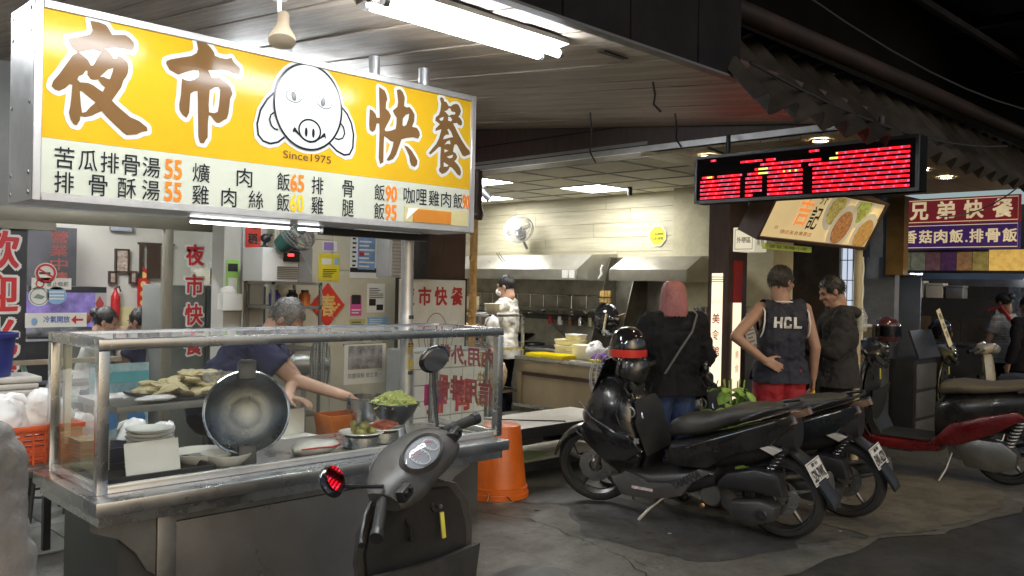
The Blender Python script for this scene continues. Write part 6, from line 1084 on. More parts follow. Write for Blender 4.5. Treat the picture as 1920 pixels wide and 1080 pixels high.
    MB().lathe([(.001, .15), (.07, .15), (.085, .13), (.085, -.12), (.001, -.12)], (.44, 0, .25), 20, 'Y').build('engine', STEELD, t, True); MB().ball((.5, .15, .17), (.02, .012, .02), 10, 8).build('oil_plug', mat('brass', (.5, .25, .1), .3, .8), t, True)
    MB().tube([(.4, -.12, .2), (.2, -.15, .22), (.1, -.17, .28), (-.25, -.19, .36)], [.025, .03, .06, .065], 14).build('exhaust', STEELD, t, True)
    MB().tube([(.1, .1, .4), (-.05, .11, .62)], [.03, .03], 10).build('shock', BLACKP, t, True)
    for k in range(7): MB().torus((.08-.017*k, .105, .43+.025*k), .03, .006, 'Z', 14, 5).build('spring_coil', CHROME, t, True)
    MB().rings([[(-.05, .07, .58), (-.05, -.07, .58), (-.06, -.07, .6), (-.06, .07, .6)], [(-.16, .075, .5), (-.16, -.075, .5), (-.175, -.075, .515), (-.175, .075, .515)], [(-.31, .08, .29), (-.31, -.08, .29), (-.33, -.08, .3), (-.33, .08, .3)], [(-.33, .07, .25), (-.33, -.07, .25), (-.345, -.07, .255), (-.345, .07, .255)]]).build('mud_flap', BLACKP, t, bevel=.004)
    plate(t, Matrix.Translation((-.215, 0, .47)) @ Matrix.Rotation(R(28), 4, 'Y'), *platetxt)
    MB().tube([(.8, .1, .17), (.87, .18, .1), (.93, .25, .02)], .012, 8).build('side_stand', STEELD, t, True); B(.9, .97, .24, .29, .004, .018).build('stand_foot', STEELD, t)
    return t, S
BB = mat('gloss_black_paint', (.011, .012, .016), .28, var=.3, scale=5, coat=.35, dirt=.3, c2=(.03, .029, .028), rvar=.5); GS = mat('silver_grey_skirt', (.12, .12, .12), .4, .4)
FW = math.atan2(.987, -.159)
y1_, S1 = maxi('glossy black maxi scooter parked nearest with its side to us', (5.251, 2.727, .01), FW, R(-5), BB, R(18), ('雲·台', '529-7WK'), GS)
mirror(y1_, (1.09, .2, 1.0), (1.08, .36, 1.18), S1, (.02, .065, .04), 1)
NB = mat('navy_black_paint', (.012, .018, .028), .25, var=.3, coat=.5, dirt=.3, c2=(.026, .03, .036), rvar=.5)
y2_, S2 = maxi('dark maxi scooter second in the row behind the nearest', (6.08, 2.68, .01), R(99), R(-5), NB, R(25), ('臺灣', 'EWL-6229'), BLACKP, False)
mirror(y2_, (1.09, .2, 1.0), (1.05, .34, 1.12), S2, (.025, .07, .05), 1); mirror(y2_, (1.09, -.2, 1.0), (1.06, -.36, 1.2), S2, (.02, .06, .045), -1)
h_ = helmet('helmet', 'black helmet with red flashes hung on the nearest scooter', (4.93, 3.78, 1.2), R(35), BLACKG, mat('helmet_red', (.5, .03, .02), .25, coat=.6), 1.08)
h2_ = helmet('open_face_helmet', 'plain black open helmet hung below the red-flashed helmet', (4.93, 3.74, 1.05), R(60), BB, None, .95, R(20))

# ---- step-through scooters
def classic(label, loc, rz, lean, body, inner, seatm, steer, platetxt=None, mirrors=(1, 1), trim=None, bigface=False, meter_detail=False):
    t = thing('motor_scooter', label, 'scooter', loc, rz, rx=lean, group='scooters parked along the shops'); wb = 1.24; S = steer_m(1.02, .8, steer)
    wheel(t, wb, .235, .048, 'front_tyre', 5, S); wheel(t, 0, .235, .052, 'rear_tyre', 5)
    for s in (1, -1): MB().tube([(wb, .065*s, .235), (wb-.07, .065*s, .42), (wb-.12, .05*s, .56)], .02, 10).xf(S).build('fork_leg', STEELD, t, True)
    rs = []
    for k in range(12):
        a = R(25+k*12); c, s = math.cos(a), math.sin(a); rs.append([(wb+.275*c, .07*q, .235+.275*s-.02*abs(q)**3) for q in (-1, -.6, 0, .6, 1)]+[(wb+.26*c, .065*q, .235+.26*s-.02*abs(q)**3) for q in (1, 0, -1)])
    MB().rings(rs).xf(S).build('front_fender', body, t, True)
    # leg shield: outer skin and inner dish
    st = [(.28, 1.0, .17), (.4, 1.05, .2), (.55, 1.06, .225), (.7, 1.05, .24), (.8, 1.035, .225), (.88, 1.02, .17), (.92, 1.01, .08)]
    rs = [[(x-.07*abs(q)**2.2, w_*q, z) for q in (-1, -.8, -.5, -.2, .2, .5, .8, 1)]+[(x-.035-.045*abs(q)**2.2, w_*.97*q, z) for q in (1, .8, .5, .2, -.2, -.5, -.8, -1)] for z, x, w_ in st]
    MB().rings(rs).build('leg_shield', body, t, True)
    rs = [[(x-.037-.045*abs(q)**2.2, w_*.96*q, z) for q in (-1, -.6, -.2, .2, .6, 1)]+[(x-.045-d-.03*abs(q)**2, w_*.95*q, z) for q in (1, .6, .2, -.2, -.6, -1)] for z, x, w_, d in ((.3, 1.0, .16, .08), (.42, 1.04, .18, .06), (.52, 1.05, .2, .07), (.535, 1.05, .2, .03), (.62, 1.05, .205, .012), (.72, 1.04, .21, .012), (.82, 1.03, .18, .02), (.88, 1.02, .13, .03))]
    isd = MB().rings(rs).build('inner_shield', inner, t, True)
    # open pocket with a lip
    rs = []
    for z, d, w_ in ((.36, .02, .16), (.5, .07, .19), (.67, .1, .215)): rs.append([(.99-d-.03*(1-q*q), w_*q, z) for q in (-1, -.6, -.2, .2, .6, 1)])
    for z, d, w_ in ((.67, .09, .207), (.5, .06, .18)): rs.append([(.99-d-.03*(1-q*q)+.008, w_*q, z) for q in (-1, -.6, -.2, .2, .6, 1)])
    MB().rings(rs, False, False).build('pocket', body if meter_detail else inner, isd, True)
    MB().lathe([(.001, -.03), (.026, -.03), (.03, -.02), (.03, .0)], (.985, -.09, .82), 18, 'X').build('key_switch', BLACKP, isd, True); MB().cyl((.95, -.09, .82), (.93, -.09, .82), .008, n=8).build('key', STEEL, isd, True); MB().bb(.925, .935, -.098, -.082, .71, .8).build('key_fob', mat('key_fob_yellow', (.7, .65, .1), .5), isd, bevel=.003); MB().tube([(.975, .03, .8), (.94, .03, .77), (.945, .03, .73), (.96, .03, .73)], .008, 8).build('bag_hook', BLACKP, isd, True)
    # floor, tunnel, tail
    lofx([(.42, .22, .32, .16), (.6, .2, .3, .19), (.85, .2, .3, .185), (1.0, .22, .34, .15)], 3.5).build('floor_board', body if trim is None else trim, t, True); B(.5, .96, -.15, .15, .302, .312).build('floor_mat', RUBBER, t)
    lofx([(-.3, .62, .72, .05), (-.22, .56, .75, .1), (0, .48, .74, .15), (.2, .38, .7, .165), (.38, .3, .68, .15), (.47, .28, .6, .11)]).build('tail_body', body, t, True)
    for s in (1, -1):
        MB().prism([(.5, .28), (.3, .3), (.05, .42), (-.15, .56), (-.1, .6), (.1, .55), (.35, .46)], .14*s, .178*s, 'Y', .012).build('side_stripe', trim or body, t, True)
        MB().prism([(-.2, .66), (-.3, .7), (-.34, .66), (-.25, .6)], .05*s, .11*s, 'Y', .01).build('turn_signal', mat('orange_lens', (.6, .22, .03), .2, coat=.6), t, True)
    lofx([(-.33, .6, .68, .07), (-.27, .58, .7, .09)]).build('tail_lamp', mat('red_lens', (.35, .02, .02), .15, coat=.8), t, True)
    sm = lofx([(.46, .66, .72, .06), (.42, .66, .765, .12), (.3, .68, .785, .145), (.12, .7, .775, .15), (0, .72, .79, .145), (-.14, .74, .815, .13), (-.24, .75, .81, .09)], 2.9, 20).build('seat', seatm, t, True)
    MB().tube([(-.1, .14, .74), (-.28, .12, .8), (-.36, 0, .81), (-.28, -.12, .8), (-.1, -.14, .74)], .012, 8).build('grab_rail', BLACKP, sm, True)
    MB().prism([(.32, .3), (.25, .36), (.0, .36), (-.1, .28), (-.08, .17), (.05, .12), (.25, .14)], .05, .16, 'Y', .02).build('belt_cover', STEELD, t, True); MB().lathe([(.001, .1), (.08, .1), (.09, -.1), (.001, -.1)], (.3, 0, .25), 18, 'Y').build('engine', STEELD, t, True)
    MB().tube([(.3, -.1, .2), (.1, -.14, .2), (-.25, -.16, .3)], [.025, .055, .06], 12).build('exhaust', STEELD, t, True); MB().tube([(-.02, .1, .3), (-.12, .11, .56)], .026, 10).build('shock', BLACKP, t, True)
    for k in range(8): MB().torus((-.035-.01*k, .105, .33+.026*k), .032, .006, 'Z', 14, 5).build('spring_coil', GALV, t, True)
    MB().prism([(-.2, .58), (-.28, .54), (-.36, .32), (-.34, .26), (-.3, .3)], -.07, .07).build('mud_flap', BLACKP, t)
    if platetxt: plate(t, Matrix.Translation((-.345, 0, .47)) @ Matrix.Rotation(R(20), 4, 'Y'), *platetxt)
    MB().tube([(.35, .1, .22), (.38, .16, .1), (.42, .22, .01)], .012, 8).build('side_stand', STEELD, t, True)
    # headset
    hs = []
    for k in range(17):
        a = -1+k/8; y = .215*a; q = math.sqrt(max(.02, 1-abs(a)**2.4)); f_ = .045+.062*q; hh = .026+.04*q; cx, czz = .93+.02*(1-abs(a)), .985-.012*abs(a)
        ring = []
        for j in range(18):
            b = 2*math.pi*j/18; c, s = math.cos(b), math.sin(b); ring.append(V((cx+f_*math.copysign(abs(c)**.8, c)+.02*s, y, czz+hh*math.copysign(abs(s)**.85, s)-.35*f_*(-c)*.3)))
        hs.append(ring)
    hd_ = MB().rings(hs).xf(S).build('headset', body, t, True)
    T = S @ Matrix.Translation((.885, 0, 1.024)) @ Matrix.Rotation(R(-34), 4, 'Y')
    MB().lathe([(.001, 0), (.98, .0), (1.08, .012), (1.2, -.012), (1.2, -.04)], n=40).xf(T @ Matrix.Diagonal((.052, .1, 1, 1))).build('meter_bezel', body, hd_, True)
    MB().lathe([(.001, .004), (1, .004)], n=40).xf(T @ Matrix.Diagonal((.05, .098, 1, 1))).build('meter_face', mat('meter_face', (.25, .26, .28), .4, var=.15, scale=20), hd_)
    for y, r in ((.03, .036), (-.05, .027)):
        MB().torus((0, 0, 0), r, .0018, 'Z', 28, 5).xf(T @ Matrix.Translation((-.004, y, .008))).build('dial_ring', PAPER, hd_)
        for k in range(11): a = R(-210+24*k+90); MB().box((r*.82*math.cos(a), r*.82*math.sin(a), 0), (.008, .0022, .001), a).xf(T @ Matrix.Translation((-.004, y, .0085))).build('dial_tick', PAPER, hd_)
        MB().box((.012, 0, 0), (.03, .002, .001), .8).xf(T @ Matrix.Translation((-.004, y, .009))).build('needle', REDI, hd_)
    MB().ball((0, 0, .004), (.05, .098, .012), 28, 8).xf(T).build('meter_lens', glass('meter_lens', (.85, .87, .9), 1.6, .04, .06), hd_, True)
    MB().ball((1.045, 0, .985), (.05, .085, .055), 16, 10).xf(S).build('headlight', glass('headlight_lens', (.7, .7, .72), 1.4, .05, .15), hd_, True)
    for s in (1, -1):
        e0, e1 = V((.93, .225*s, .985)), V((.875, .36*s, .96)); MB().tube([e0, (e0+e1)/2, e1], [.017, .0185, .0185], 14).xf(S).build('grip', RUBBER, hd_, True); MB().cyl(e1, e1+V((-.01, .025*s, -.004)), .0215, n=14).xf(S).build('bar_end', BLACKP, hd_, True)
        MB().tube([(.985, .2*s, .975), (.98, .27*s, .955), (.945, .36*s, .935), (.93, .385*s, .93)], [.01, .008, .007, .011], 8).xf(S).build('brake_lever', BLACKP, hd_, True)
        MB().box((.862, .19*s, .99), (.03, .06, .04)).xf(S).build('switch_pod', BLACKP, hd_, bevel=.006)
        for k in range(2): MB().box((.845, .175*s+.03*k*s, .995), (.012, .018, .016)).xf(S).build('switch_button', BLACKG, hd_, bevel=.003)
    for s, on_ in zip((1, -1), mirrors):
        if on_: mirror(t, (.93, .2*s, 1.02), (.96, .39*s, 1.15) if s > 0 and meter_detail else (.95, .33*s, 1.22), S, (.018, .064, .048), s, ('led' if s > 0 else (-.2, -.95, -.1)) if meter_detail else None)
    MB().tube([(.9, -.2, .96), (.97, -.19, .9), (1.0, -.1, .82), (1.0, -.05, .7)], .006, 6).xf(S).build('cable', BLACKP, hd_, True)
    return t, S
GREYB = mat('matte_grey_panel', (.06, .06, .058), .42, var=.2, scale=6, dirt=.3, rvar=.4, c2=(.1, .098, .095), bump=.04, bscale=200); DGR = mat('dark_inner_panel', (.03, .03, .031), .5, var=.2, dirt=.2)
SEATB = mat('scooter_seat', (.03, .03, .03), .5); SEATT = mat('tan_sheen_seat', (.09, .075, .05), .5, var=.2, bump=.1, bscale=100)  # second seat: tan sheen of a black seat put into its colour
_hb = (V((1.504, 2.096, 0))+V((2.148, 2.402, 0)))/2
def place_fg(rz): d = V((math.cos(rz), math.sin(rz), 0)); return _hb-d*.93+V((.13, .05, 0))
g_, Sg = classic('matte grey scooter cut off in the foreground before the cart', place_fg(R(80))+V((0, 0, .01)), R(80), R(-7), GREYB, DGR, SEATB, R(34), None, (1, 1), None, True, True); g_.scale = (.97, .97, 1.02)
RP = mat('red_gloss_paint', (.13, .006, .009), .28, var=.3, coat=.6, dirt=.3, rvar=.5)
r_s, Sr = classic('red and black scooter third in the row with a tan-lit seat', (8.15, 2.22, .01), R(94), R(-6), BB, DGR, SEATT, R(20), ('臺灣', '895-MWR'), (0, 0), RP); r_s.scale = (1.14, 1.1, 1.12)
helmet('open_face_helmet', 'maroon helmet on the handlebar of the red scooter', (8.02, 3.2, 1.27), R(200), mat('maroon_gloss', (.06, .02, .025), .2, coat=.8), mat('helmet_pattern', (.3, .12, .14), .3, var=.6, scale=18), 1.0)
OL = mat('olive_paint', (.1, .09, .04), .3, var=.2, coat=.6); CRP = mat('cream_paint', (.4, .36, .26), .3, var=.1, coat=.6)
classic('olive scooter standing behind the red one near the far stall', (10.3, 2.45, .01), R(99), R(-6), OL, DGR, SEATB, R(15), None, (0, 0))
helmet('open_face_helmet', 'dark helmet on the olive scooter by the far stall', (9.95, 3.4, 1.22), R(180), BLACKG, mat('gold_stripe', (.5, .35, .05), .3, .5), .95)
classic('cream-fronted scooter facing out beyond the olive one', (10.7, 4.15, .01), R(-80), R(-5), CRP, CRP, SEATT, R(-10), None, (0, 0))
# folding metal rack behind the nearest scooter
rkf = thing('folding_rack', 'tall thin grey folding rack standing behind the helmets', 'rack', (5.33, 3.95, 0), R(15)); GM = mat('grey_tube', (.14, .13, .11), .5, .3)
for z in (.78, 1.0, 1.17): B(-.02, .02, -.12, .05, z, z+.014).build('rack_arm', GM, rkf)
for a, b in (((0, -.02, .78), (0, .0, 1.17)), ((0, .05, 0), (0, .03, .78)), ((0, -.12, 0), (0, -.1, .78))): MB().cyl(a, b, .011, n=8).build('tube', GM, rkf, True)
# ---------------------------------------------------------------- people
SKIN = mat('skin', (.36, .215, .155), .5, var=.08, scale=12, bump=.05, bscale=150, spec=.35)
SKIN2 = mat('skin_pale', (.5, .31, .22), .5, var=.08, scale=12, bump=.05, bscale=150, spec=.35)
def cap(m, a, ra, b, rb, ea=1, eb=1, n=14):
    m.cyl(a, b, ra, rb, n)
    if ea: m.ball(a, ra, n, 10)
    if eb: m.ball(b, rb, n, 10)
def fuse(name, mb, m, parent, vox=.008, it=4, fac=.5, disp=0, dscale=.12, cut=None):
    me = bpy.data.meshes.new(name); me.from_pydata(mb.v, [], mb.f); o = bpy.data.objects.new(name, me); col.objects.link(o)
    bm = bmesh.new(); bm.from_mesh(me); bmesh.ops.recalc_face_normals(bm, faces=bm.faces); bm.to_mesh(me); bm.free()
    a = o.modifiers.new('r', 'REMESH'); a.mode = 'VOXEL'; a.voxel_size = vox
    b = o.modifiers.new('s', 'SMOOTH'); b.factor = fac; b.iterations = it
    if disp:
        tx = bpy.data.textures.new('fold', 'MARBLE'); tx.noise_scale = dscale*1.3; tx.noise_depth = 2; tx.turbulence = 9; tx.marble_type = 'SHARP'; d = o.modifiers.new('d', 'DISPLACE'); d.texture = tx; d.strength = disp; d.mid_level = .5
    dg = bpy.context.evaluated_depsgraph_get(); nm = bpy.data.meshes.new_from_object(o.evaluated_get(dg)); bpy.data.objects.remove(o); nm.name = name
    if cut:
        bm = bmesh.new(); bm.from_mesh(nm)
        for co, no in cut: bmesh.ops.bisect_plane(bm, geom=bm.verts[:]+bm.edges[:]+bm.faces[:], plane_co=co, plane_no=no, clear_outer=True)
        bm.to_mesh(nm); bm.free()
    nm.materials.clear(); r = obj(name, nm, m, parent); 
    for p in nm.polygons: p.use_smooth = True
    return r
def hand(m, w, d, up, side=1, curl=.5, s=1.0, spread=.18):
    """palm from wrist w along d; up = back of the hand; thumb on the given side"""
    d = V(d).normalized(); up = (V(up)-d*V(up).dot(d)).normalized(); r = d.cross(up)*side; w = V(w)
    for q in (-.025, -.008, .009, .026): cap(m, w+r*q*.6*s, .016*s, w+d*.085*s+r*q*s, .0135*s)
    for k, (q, L) in enumerate(((-.03, .06), (-.011, .075), (.009, .08), (.029, .07))):
        p = w+d*.085*s+r*q*s; dd = d+r*(q*spread*8)
        for j, f in enumerate((.45, .32, .25)):
            c = curl*(j+.6); e = (dd*math.cos(c)-up*math.sin(c)).normalized(); n = p+e*L*f*s; cap(m, p, (.0095-.001*j)*s, n, (.009-.001*j)*s, n=8); p = n
    p = w+d*.025*s+r*.028*s
    for j, L in enumerate((.04, .032, .026)):
        e = (d*.75+r*(.75-.3*j)-up*(.2+.2*j*curl)).normalized(); n = p+e*L*s; cap(m, p, (.0135-.0015*j)*s, n, (.012-.0015*j)*s, n=8); p = n
def head_parts(m, M, s=1.0):
    def b(c, r): m.ball(M @ V([x*s for x in c]), tuple(x*s for x in r), 18, 12, M.to_3x3().to_4x4())
    def k(a, ra, c, rc): cap(m, M @ V([x*s for x in a]), ra*s, M @ V([x*s for x in c]), rc*s, n=12)
    b((0, -.012, .03), (.076, .094, .088)); b((0, .03, -.02), (.062, .058, .075)); k((0, .03, -.045), .052, (0, .058, -.085), .03); k((-.04, .01, -.05), .03, (0, .06, -.088), .026); k((.04, .01, -.05), .03, (0, .06, -.088), .026)
    k((0, .083, .018), .011, (0, .104, -.022), .0135); b((-.013, .092, -.026), (.01, .01, .008)); b((.013, .092, -.026), (.01, .01, .008)); b((0, .088, -.053), (.024, .011, .007)); b((0, .086, -.064), (.02, .011, .008)); b((0, .08, -.09), (.02, .014, .014))
    for q in (-1, 1): k((q*.015, .084, .03), .011, (q*.045, .07, .028), .01); b((q*.04, .068, -.02), (.022, .02, .022)); b((q*.078, -.008, -.005), (.01, .02, .03)); b((q*.08, -.012, .012), (.011, .014, .014))
    k((0, -.04, -.06), .055, (0, -.035, -.12), .054)
def hair(par, M, style, m, s=1.0):
    r3 = random.Random(5); b = MB()
    if style == 'bob':
        rs = []
        for z, rx, ry, cy in ((.128, .02, .02, -.01), (.122, .05, .06, -.01), (.1, .075, .09, -.012), (.06, .09, .108, -.015), (.01, .097, .112, -.02), (-.04, .102, .112, -.025), (-.09, .107, .112, -.028), (-.13, .106, .108, -.03), (-.15, .098, .1, -.03)):
            rs.append([M @ V((s*rx*math.cos(a)*(1+.015*math.sin(11*a+z*20)), s*(cy+ry*math.sin(a)*(1+.012*math.sin(9*a)) if math.sin(a) < .35 or z > .06 else cy+ry*.35), s*z)) for a in [2*math.pi*k/48 for k in range(48)]])
        b.rings(rs); hb = b.build('hair', m, par, True); q_ = MB()
        for k in range(170):
            a = r3.uniform(math.pi*.93, math.pi*2.07); j = r3.uniform(-.06, .06); q_.tube([M @ V((s*rx*(1.0+.02*r3.random())*math.cos(a+j*i*.3), s*(cy+ry*(1.0+.02*r3.random())*math.sin(a+j*i*.3)), s*z)) for i, (z, rx, ry, cy) in enumerate(((.122, .05, .06, -.01), (.1, .075, .09, -.012), (.06, .09, .108, -.015), (.01, .097, .112, -.02), (-.04, .102, .112, -.025), (-.09, .107, .112, -.028), (-.13-.03*r3.random(), .106, .108, -.03)))], .0022, 4)
        q_.build('hair_strands', m, hb, True, kind='stuff'); return hb
    base = MB().ball((0, -.02, .038), (.087, .104, .096), 40, 26)
    keep = []
    lim = -.05 if style != 'long' else -.12
    for f in base.f:
        c = sum((base.v[i] for i in f), V())/len(f)
        if len(f) > 4 and c.z < 0: continue
        if c.y > .048 and c.z < .075+.3*max(0, abs(c.x)-.05) : continue
        if c.z < lim: continue
        if c.y > .0 and c.z < .0: continue
        keep.append(f)
    vs = [M @ (V((v.x*s, v.y*s, v.z*s))*(1+(.035*math.sin(37*v.x+9)*math.sin(41*v.y+3*v.z*9)+r3.uniform(-.022, .022)))) for v in base.v]
    b.add(vs, keep); h = b.build('hair', m, par, True); q_ = MB(); idx = sorted({i for f in keep for i in f})
    for k in range(420):
        v = vs[r3.choice(idx)]; c0 = M @ V((0, -.02*s, .02*s)); n_ = (v-c0).normalized(); d_ = (M.to_3x3() @ V((r3.uniform(-.5, .5), .3 if n_.z > .6 else 0, -.8))).normalized(); p_ = v+V((r3.uniform(-.006, .006), r3.uniform(-.006, .006), r3.uniform(-.006, .006)))
        q_.tube([p_, p_+n_*.005+d_*.012, p_+n_*.004+d_*.026], [.0026, .002, .0007], 4)
    q_.build('hair_strands', m, h, True, kind='stuff')
    if style == 'bun': MB().ball(M @ V((0, -.12*s, .05*s)), .045*s, 14, 10).build('hair_bun', m, h, True)
    return h
DEF = dict(pel=(0, 0, .95), spi=(0, -.01, 1.14), che=(0, 0, 1.33), nek=(0, -.015, 1.49), hd=(0, .015, 1.635), sl=(-.185, -.01, 1.42), sr=(.185, -.01, 1.42), el=(-.24, -.04, 1.13), er=(.24, -.04, 1.13), wl=(-.25, .04, .88), wr=(.25, .04, .88),
           hl=(-.09, 0, .92), hr=(.09, 0, .92), kl=(-.1, .03, .5), kr=(.1, .03, .5), al=(-.105, -.02, .085), ar=(.105, -.02, .085))
def person(label, x, y, head_deg, H, topm, botm, hairm, style='short', J={}, look=(0, 0), sleeves='short', skin=SKIN, fat=1.0, hem=None, shorts=False, hands=None, vox=.0085, group='people at the food stalls', shoes=BLACKP, neck=.0, topname='shirt', botname='trousers', loosen=.016, z0=.0, seated=False, fold=.024):
    k = H/1.75; t = thing('person', label, 'person', (x, y, z0), R(head_deg-90), group); I = Matrix.Translation((x, y, z0)) @ Matrix.Rotation(R(head_deg-90), 4, 'Z'); I = I.inverted()
    P = {a: V(b)*k for a, b in DEF.items()}
    for a, b in J.items(): P[a] = (I @ V(b[1:])) if b[0] == 'w' else V(b)*k
    # body
    def torso(m, g, lo=True):
        rt = (P['sr']-P['sl']).normalized(); hp = (P['hr']-P['hl']).normalized()
        for s in (-1, 1):
            cap(m, P['pel']+hp*s*.065*k, (.105+g)*k*fat, P['spi']+rt*s*.06*k, (.098+g)*k*fat); cap(m, P['spi']+rt*s*.06*k, (.098+g)*k*fat, P['che']+rt*s*.075*k, (.108+g)*k*fat); cap(m, P['che']+rt*s*.075*k, (.108+g)*k*fat, (P['sl'] if s < 0 else P['sr'])*.8+P['nek']*.2-V((0, 0, .03*k)), (.06+g)*k)
        cap(m, P['sl'], (.055+g)*k, P['sr'], (.055+g)*k); cap(m, P['che'], (.11+g)*k, P['nek']-V((0, 0, .07*k)), (.07+g*.5)*k)
    def arm(m, s, g, frac=1.0, cuff=True):
        a, e, w = P['s'+s], P['e'+s], P['w'+s]
        if frac <= 1: q = a+(e-a)*frac; cap(m, a, (.053+g)*k, q, ((.053-.01*frac)+g*1.25)*k, 1, 0 if cuff else 1)
        else:
            q = e+(w-e)*(frac-1); cap(m, a, (.053+g)*k, e, (.044+g)*k); cap(m, e, (.044+g)*k, q, ((.042-.013*(frac-1))+g*1.05)*k, 1, 0 if cuff else 1)
    def leg(m, s, g, frac=2.0, cuff=True):
        h, kn, a = P['h'+s], P['k'+s], P['a'+s]
        if frac <= 1: q = h+(kn-h)*frac; cap(m, h, (.09+g)*k*fat, q, (.088-.028*frac+g*1.5)*k, 1, 0)
        else: q = kn+(a-kn)*(frac-1); cap(m, h, (.09+g)*k*fat, kn, (.06+g)*k); cap(m, kn, (.06+g)*k, q, (.058-.02*(frac-1)+g)*k, 1, 0 if cuff else 1)
    b = MB(); torso(b, 0); 
    for s in 'lr': arm(b, s, 0, 2.0, False); leg(b, s, 0, 2.0, False); fwd = V((0, 1, 0)); cap(b, P['a'+s]-V((0, .03, .03))*k, .038*k, P['a'+s]+V((0, .13, -.05))*k, .03*k)
    cap(b, P['che'], .08*k, P['nek'], .056*k); cap(b, P['nek'], .056*k, P['hd']-V((0, 0, .06*k)), .054*k)
    for s in 'lr':
        hd = (hands or {}).get(s, {}); d = V(hd['d']) if 'd' in hd else (P['w'+s]-P['e'+s]); u = hd.get('up', (-1 if s == 'l' else 1, 0, 0)); hand(b, P['w'+s], d, u, hd.get('side', 1 if s == 'l' else -1), hd.get('curl', .45), k*1.02)
    HM = Matrix.Translation(P['hd']) @ Matrix.Rotation(R(look[0]), 4, 'Z') @ Matrix.Rotation(R(look[1]), 4, 'X'); head_parts(b, HM, k*1.02)
    body = fuse('body', b, skin, t, vox, 3, .5)
    for q in (-1, 1):
        MB().ball(HM @ V((q*.031*k, .079*k, .008*k)), (.0125*k, .008*k, .0065*k), 12, 8, HM.to_3x3().to_4x4()).build('eye', mat('dark_eye', (.03, .02, .015), .2), body, True); MB().box((0, 0, 0), (.034*k, .008*k, .006*k)).xf(HM @ Matrix.Translation((q*.031*k, .084*k, .03*k)) @ Matrix.Rotation(q*-.1, 4, 'Y')).build('eyebrow', hairm if style != 'bob' else INK, body, bevel=.002)
    hair(body, HM, style, hairm, k*1.02)
    # clothes
    g = loosen; m = MB(); torso(m, g)
    if hem is not None and not seated:
        c = P['pel']; rt = V((1, 0, 0))
        for s in (-1, 1): cap(m, c+rt*s*.075*k, (.115+g)*k*fat, V((c.x+s*.084*k, c.y, hem*k-.08)), (.126+g*1.7)*k*fat, 1, 1)
    fr = {'none': None, 'short': .62, 'long': 1.94, 'half': .95}[sleeves]
    if fr:
        for s in 'lr': arm(m, s, g, fr)
    nz = P['nek'].z-(.03-neck)*k; cut = []
    if sleeves == 'none':
        for s in (-1, 1): cut.append((V((s*.178*k, 0, 1.4*k)), V((s, 0, .12))))
    if hem is not None and not seated: cut.append((V((0, 0, hem*k)), V((0, 0, -1))))
    sh = fuse(topname, m, topm, t, vox, 5, .5, fold*k, .11, cut)
    m = MB(); 
    for s in 'lr': leg(m, s, .014 if not shorts else .03, .95 if shorts else 1.97)
    for s in (-1, 1): cap(m, P['pel']+V((s*.055*k, 0, -.02*k)), .105*k*fat, P['pel']+V((s*.07*k, 0, -.07*k)), .112*k*fat)
    tr_ = fuse(botname, m, botm, t, vox, 5, .5, .02*k, .12)
    for s in 'lr':
        a = P['a'+s]; m = MB(); cap(m, a-V((0, .035, .045))*k, .042*k, a+V((0, .14, -.052))*k, .034*k); fuse('shoe', m, shoes, t, .008, 2)
    return t, sh, P, I
BLKT = mat('black_cotton', (.01, .01, .012), .9, var=.25, spec=.2, bump=.25, bscale=300); JEAN = mat('blue_denim', (.035, .06, .14), .85, var=.3, scale=14, bump=.3, bscale=250)
HBLK = mat('black_hair', (.012, .01, .01), .45, var=.4, scale=60, bump=.6, bscale=90); HGRY = mat('grey_hair', (.13, .125, .12), .5, var=.5, scale=60, bump=.6, bscale=90, c2=(.3, .3, .3)); HBRN = mat('greying_brown_hair', (.03, .024, .02), .5, var=.5, scale=50, bump=.6, bscale=90, c2=(.07, .06, .05)); HPNK = mat('pink_hair', (.32, .1, .11), .4, var=.3, scale=30, stretch=(8, 8, .6), bump=.5, bscale=60, c2=(.5, .2, .2))
# woman with pink bob
wom, shw, Pw, Iw = person('woman with a pink bob in an oversized black sweatshirt, seen from behind', 5.53, 3.82, 48, 1.66, BLKT, JEAN, HPNK, 'bob', dict(el=(-.27, .02, 1.14), er=(.27, .02, 1.14), wl=(-.12, .24, 1.1), wr=(.12, .24, 1.1)), (0, 0), 'long', SKIN2, 1.08, hem=.86, loosen=.045, topname='sweatshirt', botname='jeans', neck=.02)
strap = MB().tube([(-.1, -.2, .98), (.0, -.215, 1.15), (.1, -.2, 1.3), (.15, -.13, 1.42), (.15, 0, 1.46)], .008, 6).build('bag_strap', mat('grey_strap', (.1, .1, .1), .5), wom, True)
# man in the basketball vest
NAVY = mat('navy_jersey', (.012, .014, .028), .75, var=.2, bump=.2, bscale=350); REDS = mat('red_shorts', (.3, .012, .02), .7, var=.2, bump=.15, bscale=200)
hcl, shh, Ph, Ih = person('man in a navy HCL basketball vest and red shorts, hand on hip', 6.62, 3.5, 50, 1.8, NAVY, REDS, HBRN, 'short', dict(el=(-.42, -.12, 1.2), wl=(-.2, -.17, 1.02), er=(.26, -.05, 1.12), wr=(.27, .0, .87)), (-62, -4), 'none', SKIN, 1.04, hem=.84, shorts=True, topname='vest', botname='shorts', neck=-.005, loosen=.024, vox=.0075, hands={'l': dict(d=(.75, -.1, -.35), up=(-.3, -1, .2), curl=.25, side=-1), 'r': dict(d=(0, .25, -1), up=(1, 0, 0), curl=.55)})
def wrap(o, target, off=.004):
    s = o.modifiers.new('w', 'SHRINKWRAP'); s.target = target; s.wrap_method = 'PROJECT'; s.use_project_y = True; s.use_positive_direction = True; s.use_negative_direction = False; s.wrap_mode = 'ABOVE_SURFACE'; s.offset = off
WHP = mat('white_shirt_print', (.7, .7, .68), .6)
